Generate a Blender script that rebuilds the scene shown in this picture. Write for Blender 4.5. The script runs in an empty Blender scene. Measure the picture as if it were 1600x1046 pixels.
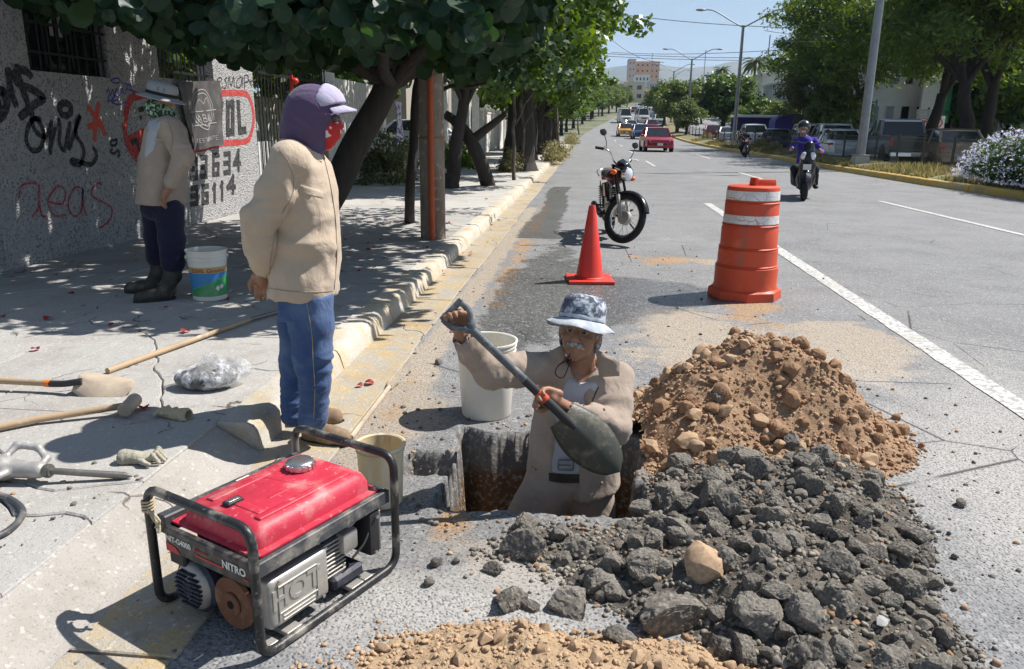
import bpy, bmesh, math, random
import numpy as np
from mathutils import Vector, Matrix, noise as mnoise
random.seed(7); rng = np.random.default_rng(7)
SC = bpy.context.scene; COL = SC.collection
# ---------------- camera ----------------
FPX = 1200.0; CAMH = 1.42; PITCH = math.atan(326/FPX); ROLL = 0.012; YAW = math.radians(5.4)
_fw = np.array([-math.sin(YAW)*math.cos(PITCH), math.cos(YAW)*math.cos(PITCH), -math.sin(PITCH)])
_r = np.array([math.cos(YAW), math.sin(YAW), 0.0]); _u = np.cross(_r, _fw)
_R = math.cos(ROLL)*_r + math.sin(ROLL)*_u; _U = -math.sin(ROLL)*_r + math.cos(ROLL)*_u
cd = bpy.data.cameras.new('camera'); cam = bpy.data.objects.new('camera', cd); COL.objects.link(cam)
cd.sensor_width = 36.0; cd.lens = 36.0*FPX/1600; cd.clip_start = 0.05; cd.clip_end = 9000
cam.matrix_world = Matrix(((_R[0], _U[0], -_fw[0], 0), (_R[1], _U[1], -_fw[1], 0), (_R[2], _U[2], -_fw[2], CAMH), (0, 0, 0, 1)))
SC.camera = cam
SC.cycles.max_bounces = 8; SC.cycles.diffuse_bounces = 3; SC.cycles.volume_bounces = 0; SC.cycles.transparent_max_bounces = 8
# ---------------- light ----------------
SUN = Vector((0.544, 0.257, 0.799)).normalized()
w = bpy.data.worlds.new('World'); SC.world = w; w.use_nodes = True
nt = w.node_tree; bg = nt.nodes['Background']; sky = nt.nodes.new('ShaderNodeTexSky')
sky.sky_type = 'NISHITA'; sky.sun_disc = False
sky.sun_elevation = math.asin(SUN.z); sky.sun_rotation = math.atan2(SUN.x, SUN.y)
sky.air_density = 1.1; sky.dust_density = 0.5; sky.ozone_density = 2.0
# thin high clouds, the same all round
_tc = nt.nodes.new('ShaderNodeTexCoord'); _mp = nt.nodes.new('ShaderNodeMapping'); _mp.inputs['Scale'].default_value = (1.2, 1.2, 7.0); _no = nt.nodes.new('ShaderNodeTexNoise'); _no.inputs['Scale'].default_value = 2.6; _no.inputs['Detail'].default_value = 9
_mr = nt.nodes.new('ShaderNodeMapRange'); _mr.inputs[1].default_value = 0.56; _mr.inputs[2].default_value = 0.78; _mr.inputs[4].default_value = 0.6; _mx = nt.nodes.new('ShaderNodeMix'); _mx.data_type = 'RGBA'; _mx.inputs[7].default_value = (8.2, 8.6, 9.2, 1)
nt.links.new(_tc.outputs['Generated'], _mp.inputs[0]); nt.links.new(_mp.outputs[0], _no.inputs['Vector']); nt.links.new(_no.outputs[0], _mr.inputs[0]); nt.links.new(_mr.outputs[0], _mx.inputs[0]); nt.links.new(sky.outputs[0], _mx.inputs[6]); 
# pale veil that thickens towards the horizon, as on any bright day
_sp = nt.nodes.new('ShaderNodeSeparateXYZ'); _a = nt.nodes.new('ShaderNodeMath'); _a.operation = 'ADD'; _a.inputs[1].default_value = 0.05; _d = nt.nodes.new('ShaderNodeMath'); _d.operation = 'DIVIDE'; _d.inputs[0].default_value = 0.065; _d.use_clamp = True; _v = nt.nodes.new('ShaderNodeMix'); _v.data_type = 'RGBA'; _v.inputs[7].default_value = (9.4, 12.2, 15.4, 1)
nt.links.new(_tc.outputs['Generated'], _sp.inputs[0]); nt.links.new(_sp.outputs[2], _a.inputs[0]); nt.links.new(_a.outputs[0], _d.inputs[1]); nt.links.new(_d.outputs[0], _v.inputs[0]); nt.links.new(_mx.outputs[2], _v.inputs[6]); nt.links.new(_v.outputs[2], bg.inputs[0]); bg.inputs[1].default_value = 0.052
sl = bpy.data.lights.new('sun', 'SUN'); sl.energy = 5.0; sl.angle = math.radians(0.53); sl.color = (1.0, 0.96, 0.90)
so = bpy.data.objects.new('sun', sl); COL.objects.link(so); so.rotation_euler = SUN.to_track_quat('Z', 'Y').to_euler()
SC.view_settings.view_transform = 'Standard'; SC.view_settings.look = 'None'
SC.view_settings.exposure = 0.66; SC.view_settings.gamma = 1.0; SC.view_settings.use_curve_mapping = False
# ---------------- pixel helpers (real places read off the photograph) ----------------
CAM = np.array([0, 0, CAMH])
def _ray(x, y): return _fw + _R*(x-800)/FPX - _U*(y-523)/FPX
def G(x, y, z=0.0):
    d = _ray(x, y); p = CAM + d*((z-CAMH)/d[2]); return Vector((p[0], p[1], z))
def CP(x, y, dist):          # point at a forward (horizontal) distance
    d = _ray(x, y); f = np.array([-math.sin(YAW), math.cos(YAW), 0]); return Vector(CAM + d*(dist/(d@f)))
def FD(p): return -math.sin(YAW)*p[0] + math.cos(YAW)*p[1]
# road profile: flat near, then climbing and bending right
def zr(Y):
    Y = np.asarray(Y, float); q = np.clip(Y-55, 0, 95)
    r = 0.0003*q**2 + np.clip(Y-150, 0, 700)*0.046
    return float(r) if r.ndim == 0 else r
def xr(Y):
    Y = np.asarray(Y, float); q = np.clip(Y-75, 0, 65)
    r = 0.0009*q**2 + np.clip(Y-140, 0, 700)*0.1
    return float(r) if r.ndim == 0 else r
# ---------------- materials ----------------
def N(t, kind, **kw):
    n = t.nodes.new(kind)
    for k, v in kw.items(): setattr(n, k, v)
    return n
def rgb(c): return (c[0], c[1], c[2], 1.0)
class M:
    """procedural material: base colour mixed by noise layers, bump"""
    def __init__(s, name, col, rough=0.8, metal=0.0, spec=0.4):
        s.m = bpy.data.materials.new(name); s.m.use_nodes = True; s.t = s.m.node_tree
        s.b = s.t.nodes['Principled BSDF']; s.b.inputs['Roughness'].default_value = rough
        s.b.inputs['Metallic'].default_value = metal; s.b.inputs['Specular IOR Level'].default_value = spec
        s.tc = N(s.t, 'ShaderNodeTexCoord'); s.co = s.tc.outputs['Object']
        c = N(s.t, 'ShaderNodeRGB'); c.outputs[0].default_value = rgb(col); s.c = c.outputs[0]; s.h = None; s.r = None
    def world(s):
        g = N(s.t, 'ShaderNodeNewGeometry'); s.co = g.outputs['Position']; return s
    def noise(s, scale, detail=6, rough=0.6, dist=0.0, stretch=None):
        n = N(s.t, 'ShaderNodeTexNoise'); n.inputs['Scale'].default_value = scale; n.inputs['Detail'].default_value = detail
        n.inputs['Roughness'].default_value = rough; n.inputs['Distortion'].default_value = dist
        if stretch:
            mp = N(s.t, 'ShaderNodeMapping'); mp.inputs['Scale'].default_value = stretch
            s.t.links.new(s.co, mp.inputs[0]); s.t.links.new(mp.outputs[0], n.inputs['Vector'])
        else: s.t.links.new(s.co, n.inputs['Vector'])
        return n.outputs[0]
    def vor(s, scale, feature='F1', out='Distance'):
        n = N(s.t, 'ShaderNodeTexVoronoi'); n.feature = feature; n.inputs['Scale'].default_value = scale
        s.t.links.new(s.co, n.inputs['Vector']); return n.outputs[out]
    def ramp(s, src, a, b, va=0.0, vb=1.0):
        n = N(s.t, 'ShaderNodeMapRange'); n.interpolation_type = 'SMOOTHSTEP'
        for i, v in zip((1, 2, 3, 4), (a, b, va, vb)): n.inputs[i].default_value = v
        s.t.links.new(src, n.inputs[0]); return n.outputs[0]
    def math(s, op, a, b=None):
        n = N(s.t, 'ShaderNodeMath'); n.operation = op
        for i, v in enumerate((a, b)):
            if v is None: continue
            if isinstance(v, (int, float)): n.inputs[i].default_value = v
            else: s.t.links.new(v, n.inputs[i])
        return n.outputs[0]
    def mix(s, fac, col, mode='MIX'):
        n = N(s.t, 'ShaderNodeMix'); n.data_type = 'RGBA'; n.blend_type = mode
        if isinstance(fac, (int, float)): n.inputs[0].default_value = fac
        else: s.t.links.new(fac, n.inputs[0])
        s.t.links.new(s.c, n.inputs[6])
        if isinstance(col, tuple): n.inputs[7].default_value = rgb(col)
        else: s.t.links.new(col, n.inputs[7])
        s.c = n.outputs[2]; return s
    def var(s, col, scale, a=0.4, b=0.6, detail=6, stretch=None, amt=1.0):
        f = s.ramp(s.noise(scale, detail, stretch=stretch), a, b, 0, amt); return s.mix(f, col)
    def rnd(s, col, amt=1.0):
        o = N(s.t, 'ShaderNodeObjectInfo'); return s.mix(s.math('MULTIPLY', o.outputs['Random'], amt), col)
    def bump(s, src, dist, inv=False):
        n = N(s.t, 'ShaderNodeBump'); n.inputs['Distance'].default_value = dist; n.inputs['Strength'].default_value = 1.0; n.invert = inv
        s.t.links.new(src, n.inputs['Height'])
        if s.h is not None: s.t.links.new(s.h, n.inputs['Normal'])
        s.h = n.outputs[0]; return s
    def rough(s, src): s.t.links.new(src, s.b.inputs['Roughness']); return s
    def attr(s, name):
        n = N(s.t, 'ShaderNodeAttribute'); n.attribute_name = name; return n.outputs['Fac']
    def sep(s, axis):
        n = N(s.t, 'ShaderNodeSeparateXYZ'); s.t.links.new(s.co, n.inputs[0]); return n.outputs[axis]
    def done(s):
        s.t.links.new(s.c, s.b.inputs['Base Color'])
        if s.h is not None: s.t.links.new(s.h, s.b.inputs['Normal'])
        return s.m
def simple(name, col, rough=0.6, metal=0.0, spec=0.4, dirt=None, scale=8, amt=0.5, bump=0.0, bscale=60):
    m = M(name, col, rough, metal, spec)
    if dirt: m.var(dirt, scale, 0.4, 0.7, amt=amt)
    m.mix(m.ramp(m.noise(scale*3.1, 8), 0.3, 0.7, 0, 0.25), tuple(c*0.6 for c in col))
    if bump: m.bump(m.noise(bscale, 6), bump)
    return m.done()
# ---------------- mesh builder ----------------
class MB:
    def __init__(s): s.v = []; s.f = []; s.mi = []; s.x = Matrix.Identity(4); s.cur = 0
    def add(s, vs, fs):
        o = len(s.v); s.v += [s.x @ Vector(p) for p in vs]; s.f += [tuple(i+o for i in f) for f in fs]; s.mi += [s.cur]*len(fs); return s
    def box(s, a, b, rot=None, top=None):
        c = [(a[i]+b[i])/2 for i in range(3)]; h = [(b[i]-a[i])/2 for i in range(3)]
        tx, ty = top if top else (1, 1)
        vs = [Vector((sx*h[0]*(tx if sz > 0 else 1), sy*h[1]*(ty if sz > 0 else 1), sz*h[2])) for sz in (-1, 1) for sy in (-1, 1) for sx in (-1, 1)]
        if rot is not None: vs = [rot @ p for p in vs]
        vs = [p+Vector(c) for p in vs]
        return s.add(vs, [(0, 2, 3, 1), (4, 5, 7, 6), (0, 1, 5, 4), (1, 3, 7, 5), (3, 2, 6, 7), (2, 0, 4, 6)])
    def tube(s, pts, r, n=10, caps=True, closed=False, flat=1.0):
        pts = [Vector(p) for p in pts]; m = len(pts); rs = r if isinstance(r, (list, tuple)) else [r]*m
        up = None; vs = []
        for i, p in enumerate(pts):
            a = pts[(i-1) % m] if (i or closed) else p; b = pts[(i+1) % m] if (i < m-1 or closed) else p
            t = (b-a).normalized()
            if up is None:
                up = Vector((0, 0, 1)) if abs(t.z) < 0.9 else Vector((0, 1, 0))
            u = (up - t*up.dot(t)).normalized(); up = u; w_ = t.cross(u)
            for k in range(n):
                an = 2*math.pi*k/n; vs.append(p + (u*math.cos(an)*flat + w_*math.sin(an))*rs[i])
        fs = []
        for i in range(m if closed else m-1):
            j = (i+1) % m
            for k in range(n): fs.append((i*n+k, i*n+(k+1) % n, j*n+(k+1) % n, j*n+k))
        if caps and not closed: fs += [tuple(range(n))[::-1], tuple((m-1)*n+k for k in range(n))]
        return s.add(vs, fs)
    def lathe(s, prof, n=24, c=(0, 0, 0), axis='z', cap0=True, cap1=True, sx=1.0, sy=1.0):
        vs = []; c = Vector(c)
        for r, h in prof:
            for k in range(n):
                a = 2*math.pi*k/n; x, y = r*math.cos(a)*sx, r*math.sin(a)*sy
                vs.append(c + {'z': Vector((x, y, h)), 'x': Vector((h, x, y)), 'y': Vector((x, h, -y)) if 0 else Vector((y, h, x))}[axis])
        fs = [(i*n+k, i*n+(k+1) % n, (i+1)*n+(k+1) % n, (i+1)*n+k) for i in range(len(prof)-1) for k in range(n)]
        if cap0: fs.append(tuple(range(n))[::-1])
        if cap1: fs.append(tuple((len(prof)-1)*n+k for k in range(n)))
        return s.add(vs, fs)
    def prism(s, poly, a, b, axis='y'):
        """poly of 2D points extruded from a to b along the axis"""
        n = len(poly)
        def P(p, h): return {'y': (p[0], h, p[1]), 'x': (h, p[0], p[1]), 'z': (p[0], p[1], h)}[axis]
        vs = [P(p, a) for p in poly]+[P(p, b) for p in poly]
        fs = [tuple(range(n)), tuple(range(2*n-1, n-1, -1))]+[(i, n+i, n+(i+1) % n, (i+1) % n) for i in range(n)]
        return s.add(vs, fs)
    def ball(s, c, r, n=14, m=9):
        r = r if isinstance(r, (list, tuple)) else (r, r, r); vs = []; c = Vector(c)
        for i in range(m+1):
            th = math.pi*i/m
            for k in range(n):
                a = 2*math.pi*k/n; vs.append(c+Vector((r[0]*math.sin(th)*math.cos(a), r[1]*math.sin(th)*math.sin(a), r[2]*math.cos(th))))
        return s.add(vs, [(i*n+k, (i+1)*n+k, (i+1)*n+(k+1) % n, i*n+(k+1) % n) for i in range(m) for k in range(n)])
def link(o, parent=None):
    COL.objects.link(o)
    if parent is not None: o.parent = parent
    return o
def tag(o, label=None, cat=None, group=None, kind=None):
    for k, v in (('label', label), ('category', cat), ('group', group), ('kind', kind)):
        if v: o[k] = v
    return o
def thing(name, label, cat, loc=(0, 0, 0), rz=0.0, group=None):
    o = bpy.data.objects.new(name, None); o.empty_display_size = 0.1; link(o); o.location = loc; o.rotation_euler = (0, 0, rz)
    tag(o, label, cat, group); return o
def obj(name, mb, mats, parent=None, smooth=None, bevel=0, world=False, label=None, kind=None, seg=1):
    """links a builder as one mesh; smooth = angle in degrees; world: coordinates are world ones"""
    me = bpy.data.meshes.new(name)
    vs = [tuple(v) for v in mb.v]
    if world and parent is not None:
        inv = root_matrix(parent).inverted(); vs = [tuple(inv @ Vector(v)) for v in mb.v]
    me.from_pydata(vs, [], mb.f)
    mats = mats if isinstance(mats, (list, tuple)) else [mats]
    for m in mats: me.materials.append(m)
    if len(mats) > 1: me.polygons.foreach_set('material_index', mb.mi)
    bm = bmesh.new(); bm.from_mesh(me)
    bmesh.ops.remove_doubles(bm, verts=bm.verts, dist=1e-6)
    bmesh.ops.recalc_face_normals(bm, faces=bm.faces)
    if bevel:
        es = [e for e in bm.edges if len(e.link_faces) == 2 and e.calc_face_angle(0) > 0.6]
        bmesh.ops.bevel(bm, geom=es, offset=bevel, segments=seg, affect='EDGES', profile=0.6, clamp_overlap=True)
    bm.to_mesh(me); bm.free()
    if smooth: me.shade_smooth(); me.set_sharp_from_angle(angle=math.radians(smooth))
    o = bpy.data.objects.new(name, me); link(o, parent)
    if label: o['label'] = label
    if kind: o['kind'] = kind
    return o
def root_matrix(o):
    m = Matrix.LocRotScale(o.location, o.rotation_euler, o.scale)
    return root_matrix(o.parent) @ m if o.parent else m
def raw_mesh(name, V, F, mats, parent=None, smooth=True, world=False, attrs=None, nper=None, midx=None):
    """fast numpy mesh: F is an (n,k) array or a list of arrays"""
    me = bpy.data.meshes.new(name); V = np.asarray(V, np.float32)
    if world and parent is not None:
        inv = np.array(root_matrix(parent).inverted()); V = V @ inv[:3, :3].T + inv[:3, 3]
        V = V.astype(np.float32)
    F = np.asarray(F, np.int32); k = F.shape[1]
    me.vertices.add(len(V)); me.vertices.foreach_set('co', V.ravel())
    me.loops.add(F.size); me.loops.foreach_set('vertex_index', F.ravel())
    me.polygons.add(len(F)); me.polygons.foreach_set('loop_start', np.arange(0, F.size, k, dtype=np.int32))
    mats = mats if isinstance(mats, (list, tuple)) else [mats]
    for m in mats: me.materials.append(m)
    if midx is not None: me.polygons.foreach_set('material_index', np.asarray(midx, np.int32))
    me.update(calc_edges=True); me.validate()
    if smooth: me.shade_smooth()
    if attrs:
        for kname, arr in attrs.items():
            a = me.attributes.new(kname, 'FLOAT', 'POINT'); a.data.foreach_set('value', np.asarray(arr, np.float32))
    o = bpy.data.objects.new(name, me); link(o, parent); return o
def copy_tree(o, parent=None):
    c = o.copy(); COL.objects.link(c)
    if parent is not None: c.parent = parent
    for ch in list(o.children): copy_tree(ch, c)
    return c
# vectorised value noise
_perm = rng.permutation(4096)
def _h(ix, iy, iz): return _perm[(ix*73 + iy*1237 + iz*2713 + _perm[(ix+iz*7) & 4095]) & 4095]/4095.0
def vnoise(P):
    P = np.asarray(P, float); i = np.floor(P).astype(int); f = P-i; f = f*f*(3-2*f); r = 0
    for dx in (0, 1):
        for dy in (0, 1):
            for dz in (0, 1):
                wt = (f[..., 0] if dx else 1-f[..., 0])*(f[..., 1] if dy else 1-f[..., 1])*(f[..., 2] if dz else 1-f[..., 2])
                r = r + wt*_h(i[..., 0]+dx, i[..., 1]+dy, i[..., 2]+dz)
    return r*2-1
def fbm(P, oct=4, lac=2.1, gain=0.5):
    P = np.asarray(P, float); a = 1.0; r = 0; s = 1.0; tot = 0
    for k in range(oct):
        r = r + a*vnoise(P*s + 17.3*k); tot += a; a *= gain; s *= lac
    return r/tot
# ---------------- signed-distance bodies, surfaced with naive surface nets ----------------
class SDF:
    def __init__(s, lo, hi, vox):
        s.lo = np.array(lo, float); s.vox = vox; s.n = np.ceil((np.array(hi)-s.lo)/vox).astype(int)+1
        s.g = np.full(s.n, 1.0, np.float32)
    def _slice(s, lo, hi, pad):
        a = np.maximum(np.floor((np.minimum(lo, hi)-pad-s.lo)/s.vox).astype(int), 0)
        b = np.minimum(np.ceil((np.maximum(lo, hi)+pad-s.lo)/s.vox).astype(int)+1, s.n)
        if np.any(b <= a): return None, None
        ax = [s.lo[i]+s.vox*np.arange(a[i], b[i]) for i in range(3)]
        P = np.stack(np.meshgrid(*ax, indexing='ij'), -1)
        return (slice(a[0], b[0]), slice(a[1], b[1]), slice(a[2], b[2])), P
    def _u(s, sl, d, k):
        g = s.g[sl]
        if k > 0:
            h = np.clip(0.5+0.5*(g-d)/k, 0, 1); s.g[sl] = g*(1-h)+d*h-k*h*(1-h)
        else: s.g[sl] = np.minimum(g, d)
    def cap(s, a, b, ra, rb=None, k=0.02, sub=False):
        rb = ra if rb is None else rb; a = np.array(a, float); b = np.array(b, float)
        sl, P = s._slice(a, b, max(ra, rb)+k+0.03)
        if sl is None: return s
        ba = b-a; t = np.clip(((P-a)@ba)/max(ba@ba, 1e-9), 0, 1)
        d = np.linalg.norm(P-a-t[..., None]*ba, axis=-1)-(ra+(rb-ra)*t)
        if sub: s.g[sl] = np.maximum(s.g[sl], -d)
        else: s._u(sl, d, k)
        return s
    def chain(s, pts, rs, k=0.02):
        for i in range(len(pts)-1): s.cap(pts[i], pts[i+1], rs[i], rs[i+1], k)
        return s
    def ell(s, c, r, rot=None, k=0.02, sub=False):
        c = np.array(c, float); r = np.array(r, float); mx = r.max()
        sl, P = s._slice(c-mx, c+mx, k+0.03)
        if sl is None: return s
        q = P-c
        if rot is not None: q = q @ np.array(rot.to_3x3() if hasattr(rot, 'to_3x3') else rot)
        k0 = np.linalg.norm(q/r, axis=-1); k1 = np.linalg.norm(q/(r*r), axis=-1); d = k0*(k0-1)/np.maximum(k1, 1e-6)
        if sub:
            g = s.g[sl]; h = np.clip(0.5-0.5*(g+d)/max(k, 1e-6), 0, 1); s.g[sl] = g*(1-h)-d*h+k*h*(1-h)
        else: s._u(sl, d, k)
        return s
    def box(s, c, h, rot=None, r=0.01, k=0.01):
        c = np.array(c, float); h = np.array(h, float)-r; mx = np.linalg.norm(h)+r
        sl, P = s._slice(c-mx, c+mx, k+0.03)
        if sl is None: return s
        q = P-c
        if rot is not None: q = q @ np.array(rot.to_3x3())
        q = np.abs(q)-h
        d = np.linalg.norm(np.maximum(q, 0), axis=-1)+np.minimum(q.max(-1), 0)-r
        s._u(sl, d, k); return s
    def col(s, lv, rot=YAW, k=0.03, ex=2.4):
        """upright garment: levels (centre, rx, ry) joined by elliptical cross-sections"""
        lv = sorted(lv, key=lambda q: q[0][2]); z = [q[0][2] for q in lv]; mr = max(max(q[1], q[2]) for q in lv); C = np.array([tuple(q[0]) for q in lv])
        sl, P = s._slice(C.min(0)-[mr, mr, 0], C.max(0)+[mr, mr, 0], k+0.02)
        zc = np.clip(P[..., 2], z[0], z[-1]); I = lambda a: np.interp(zc, z, a); x = P[..., 0]-I(C[:, 0]); y = P[..., 1]-I(C[:, 1]); c_, s_ = math.cos(rot), math.sin(rot); u = (x*c_+y*s_)/I([q[1] for q in lv]); v = (-x*s_+y*c_)/I([q[2] for q in lv])
        d = ((np.abs(u)**ex+np.abs(v)**ex)**(1/ex)-1)*np.minimum(I([q[1] for q in lv]), I([q[2] for q in lv])); dz = np.abs(P[..., 2]-zc); s._u(sl, np.where(dz > 0, np.sqrt(np.maximum(d, 0)**2+dz**2)+np.minimum(d, 0)*0, d), k); return s
    def plane(s, p, n, k=0.0):       # keep the side where (P-p).n < 0
        n = np.array(n, float); n /= np.linalg.norm(n); ax = [s.lo[i]+s.vox*np.arange(s.n[i]) for i in range(3)]
        d = (ax[0][:, None, None]-p[0])*n[0]+(ax[1][None, :, None]-p[1])*n[1]+(ax[2][None, None, :]-p[2])*n[2]
        s.g = np.maximum(s.g, d).astype(np.float32); return s
    def pts(s):
        ax = [s.lo[i]+s.vox*np.arange(s.n[i]) for i in range(3)]; return np.stack(np.meshgrid(*ax, indexing='ij'), -1)
    def mesh(s):
        g = s.g.copy(); g[0] = g[-1] = 1; g[:, 0] = g[:, -1] = 1; g[:, :, 0] = g[:, :, -1] = 1
        ins = g < 0; c = ins[:-1, :-1, :-1]; any_ = np.zeros_like(c); all_ = np.ones_like(c)
        offs = [(i, j, k) for i in (0, 1) for j in (0, 1) for k in (0, 1)]; n = np.array(g.shape)-1
        def cor(a, o): return a[o[0]:n[0]+o[0], o[1]:n[1]+o[1], o[2]:n[2]+o[2]]
        for o in offs: any_ |= cor(ins, o); all_ &= cor(ins, o)
        act = any_ & ~all_; idx = -np.ones(act.shape, np.int64); cells = np.argwhere(act); idx[act] = np.arange(len(cells))
        acc = np.zeros((len(cells), 3)); cnt = np.zeros(len(cells))
        G8 = {o: cor(g, o)[act] for o in offs}
        for a in offs:
            for ax in range(3):
                if a[ax]: continue
                b = list(a); b[ax] = 1; b = tuple(b); ga, gb = G8[a], G8[b]; m = (ga < 0) != (gb < 0)
                t = np.where(m, ga/np.where(m, ga-gb, 1), 0); p = np.array(a, float)[None]+0*acc; p[:, ax] += t
                acc += p*m[:, None]; cnt += m
        V = (cells+acc/cnt[:, None])*s.vox+s.lo; F = []
        for ax in range(3):
            u, v = (ax+1) % 3, (ax+2) % 3
            lo = [slice(1, -1)]*3; lo[ax] = slice(0, -1); hi = list(lo); hi[ax] = slice(1, None)
            A = ins[tuple(lo)]; B = ins[tuple(hi)]; e = np.argwhere(A != B); st = A[A != B]
            base = e.copy(); base[:, u] += 1; base[:, v] += 1    # grid vertex index
            q = []
            for du, dv in ((-1, -1), (0, -1), (0, 0), (-1, 0)):
                cc = base.copy(); cc[:, u] += du; cc[:, v] += dv; q.append(idx[cc[:, 0], cc[:, 1], cc[:, 2]])
            q = np.stack(q, 1); q[~st] = q[~st][:, ::-1]; F.append(q)
        return V, np.concatenate(F)
def normals_of(V, F):
    n = np.cross(V[F[:, 2]]-V[F[:, 0]], V[F[:, 3]]-V[F[:, 1]]); vn = np.zeros_like(V)
    for k in range(4): np.add.at(vn, F[:, k], n)
    return vn/np.maximum(np.linalg.norm(vn, axis=1, keepdims=True), 1e-9)
def relax(V, F, it=2, lam=0.5):
    for _ in range(it):
        acc = np.zeros_like(V); cnt = np.zeros(len(V))
        for k in range(4):
            a, b = F[:, k], F[:, (k+1) % 4]; np.add.at(acc, a, V[b]); np.add.at(cnt, a, 1); np.add.at(acc, b, V[a]); np.add.at(cnt, b, 1)
        V = V*(1-lam)+lam*acc/cnt[:, None]
    return V
def body(name, sdf, mat, parent, it=2, folds=None, attrs=None):
    V, F = sdf.mesh(); V = relax(V, F, it)
    if folds is not None: V = V+normals_of(V, F)*folds(V)[:, None]
    a = attrs(V) if attrs else None
    return raw_mesh(name, V, F, mat, parent, True, True, a)
def lerp(a, b, t): return tuple(a[i]+(b[i]-a[i])*t for i in range(len(a)))
def smooth_path(pts, sub=6, closed=False):
    """Catmull-Rom"""
    P = [Vector(p) for p in pts]; n = len(P); out = []
    for i in range(n if closed else n-1):
        p0 = P[i-1] if (i or closed) else P[0]; p1 = P[i]; p2 = P[(i+1) % n]; p3 = P[(i+2) % n] if (i+2 < n or closed) else P[n-1]
        for k in range(sub):
            t = k/sub; out.append(0.5*((2*p1)+(p2-p0)*t+(2*p0-5*p1+4*p2-p3)*t*t+(3*p1-p0-3*p2+p3)*t**3))
    if not closed: out.append(P[-1])
    return out
def rounded_path(pts, r, seg=5, closed=False):
    """polyline with rounded corners"""
    P = [Vector(p) for p in pts]; n = len(P); out = []
    for i in range(n):
        if not closed and i in (0, n-1): out.append(P[i]); continue
        a = (P[i-1]-P[i]); b = (P[(i+1) % n]-P[i]); ra = min(r, a.length/2.01); rb = min(r, b.length/2.01)
        p0 = P[i]+a.normalized()*ra; p2 = P[i]+b.normalized()*rb
        for k in range(seg+1):
            t = k/seg; out.append(p0*(1-t)**2+P[i]*2*t*(1-t)+p2*t*t)
    return out
def grid_sheet(name, xs, ys, zf, mat, parent=None, smooth=True, xf=None, mask=None, attrs=None):
    X, Y = np.meshgrid(xs, ys, indexing='ij'); Z = zf(X, Y)
    if xf is not None: X = X+xf(Y)
    V = np.stack([X, Y, Z], -1).reshape(-1, 3); nx, ny = len(xs), len(ys)
    I, J = np.meshgrid(np.arange(nx-1), np.arange(ny-1), indexing='ij'); a = (I*ny+J)
    F = np.stack([a, a+ny, a+ny+1, a+1], -1)
    F = F[mask(X[:-1, :-1], Y[:-1, :-1])] if mask is not None else F.reshape(-1, 4)
    if attrs: attrs = {k: f(X, Y).ravel() for k, f in attrs.items()}
    return raw_mesh(name, V, F.reshape(-1, 4), mat, parent, smooth, attrs=attrs)
def text_mb(body_, size, mb, mtx, thick=0.0, bold=0.0, shear=0.0):
    """letters (built-in font) turned into a mesh laid in the XY plane of mtx"""
    cu = bpy.data.curves.new('t', 'FONT'); cu.body = body_; cu.size = size; cu.align_x = 'CENTER'; cu.align_y = 'CENTER'
    cu.extrude = thick; cu.offset = bold; cu.shear = shear; cu.resolution_u = 3
    o = bpy.data.objects.new('t', cu); COL.objects.link(o); bpy.context.view_layer.update()
    me = bpy.data.meshes.new_from_object(o.evaluated_get(bpy.context.evaluated_depsgraph_get()))
    old = mb.x; mb.x = old @ mtx; mb.add([v.co for v in me.vertices], [tuple(p.vertices) for p in me.polygons]); mb.x = old
    bpy.data.objects.remove(o); bpy.data.curves.remove(cu); bpy.data.meshes.remove(me)
def stroke(mb, pts, wdt, mtx, sub=5, jitter=0.0, z=0.0):
    """flat brush stroke in the XY plane of mtx"""
    P = smooth_path([(p[0], p[1], 0) for p in pts], sub) if len(pts) > 2 else [Vector((p[0], p[1], 0)) for p in pts]
    vs = []; n = len(P)
    for i, p in enumerate(P):
        t = (P[min(i+1, n-1)]-P[max(i-1, 0)]).normalized(); s_ = Vector((-t.y, t.x, 0)); ww = wdt/2*(1+jitter*random.uniform(-1, 1))
        if i in (0, n-1): ww *= 0.5
        vs += [p+s_*ww+Vector((0, 0, z)), p-s_*ww+Vector((0, 0, z))]
    old = mb.x; mb.x = old @ mtx; mb.add(vs, [(2*i, 2*i+1, 2*i+3, 2*i+2) for i in range(n-1)]); mb.x = old
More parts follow.
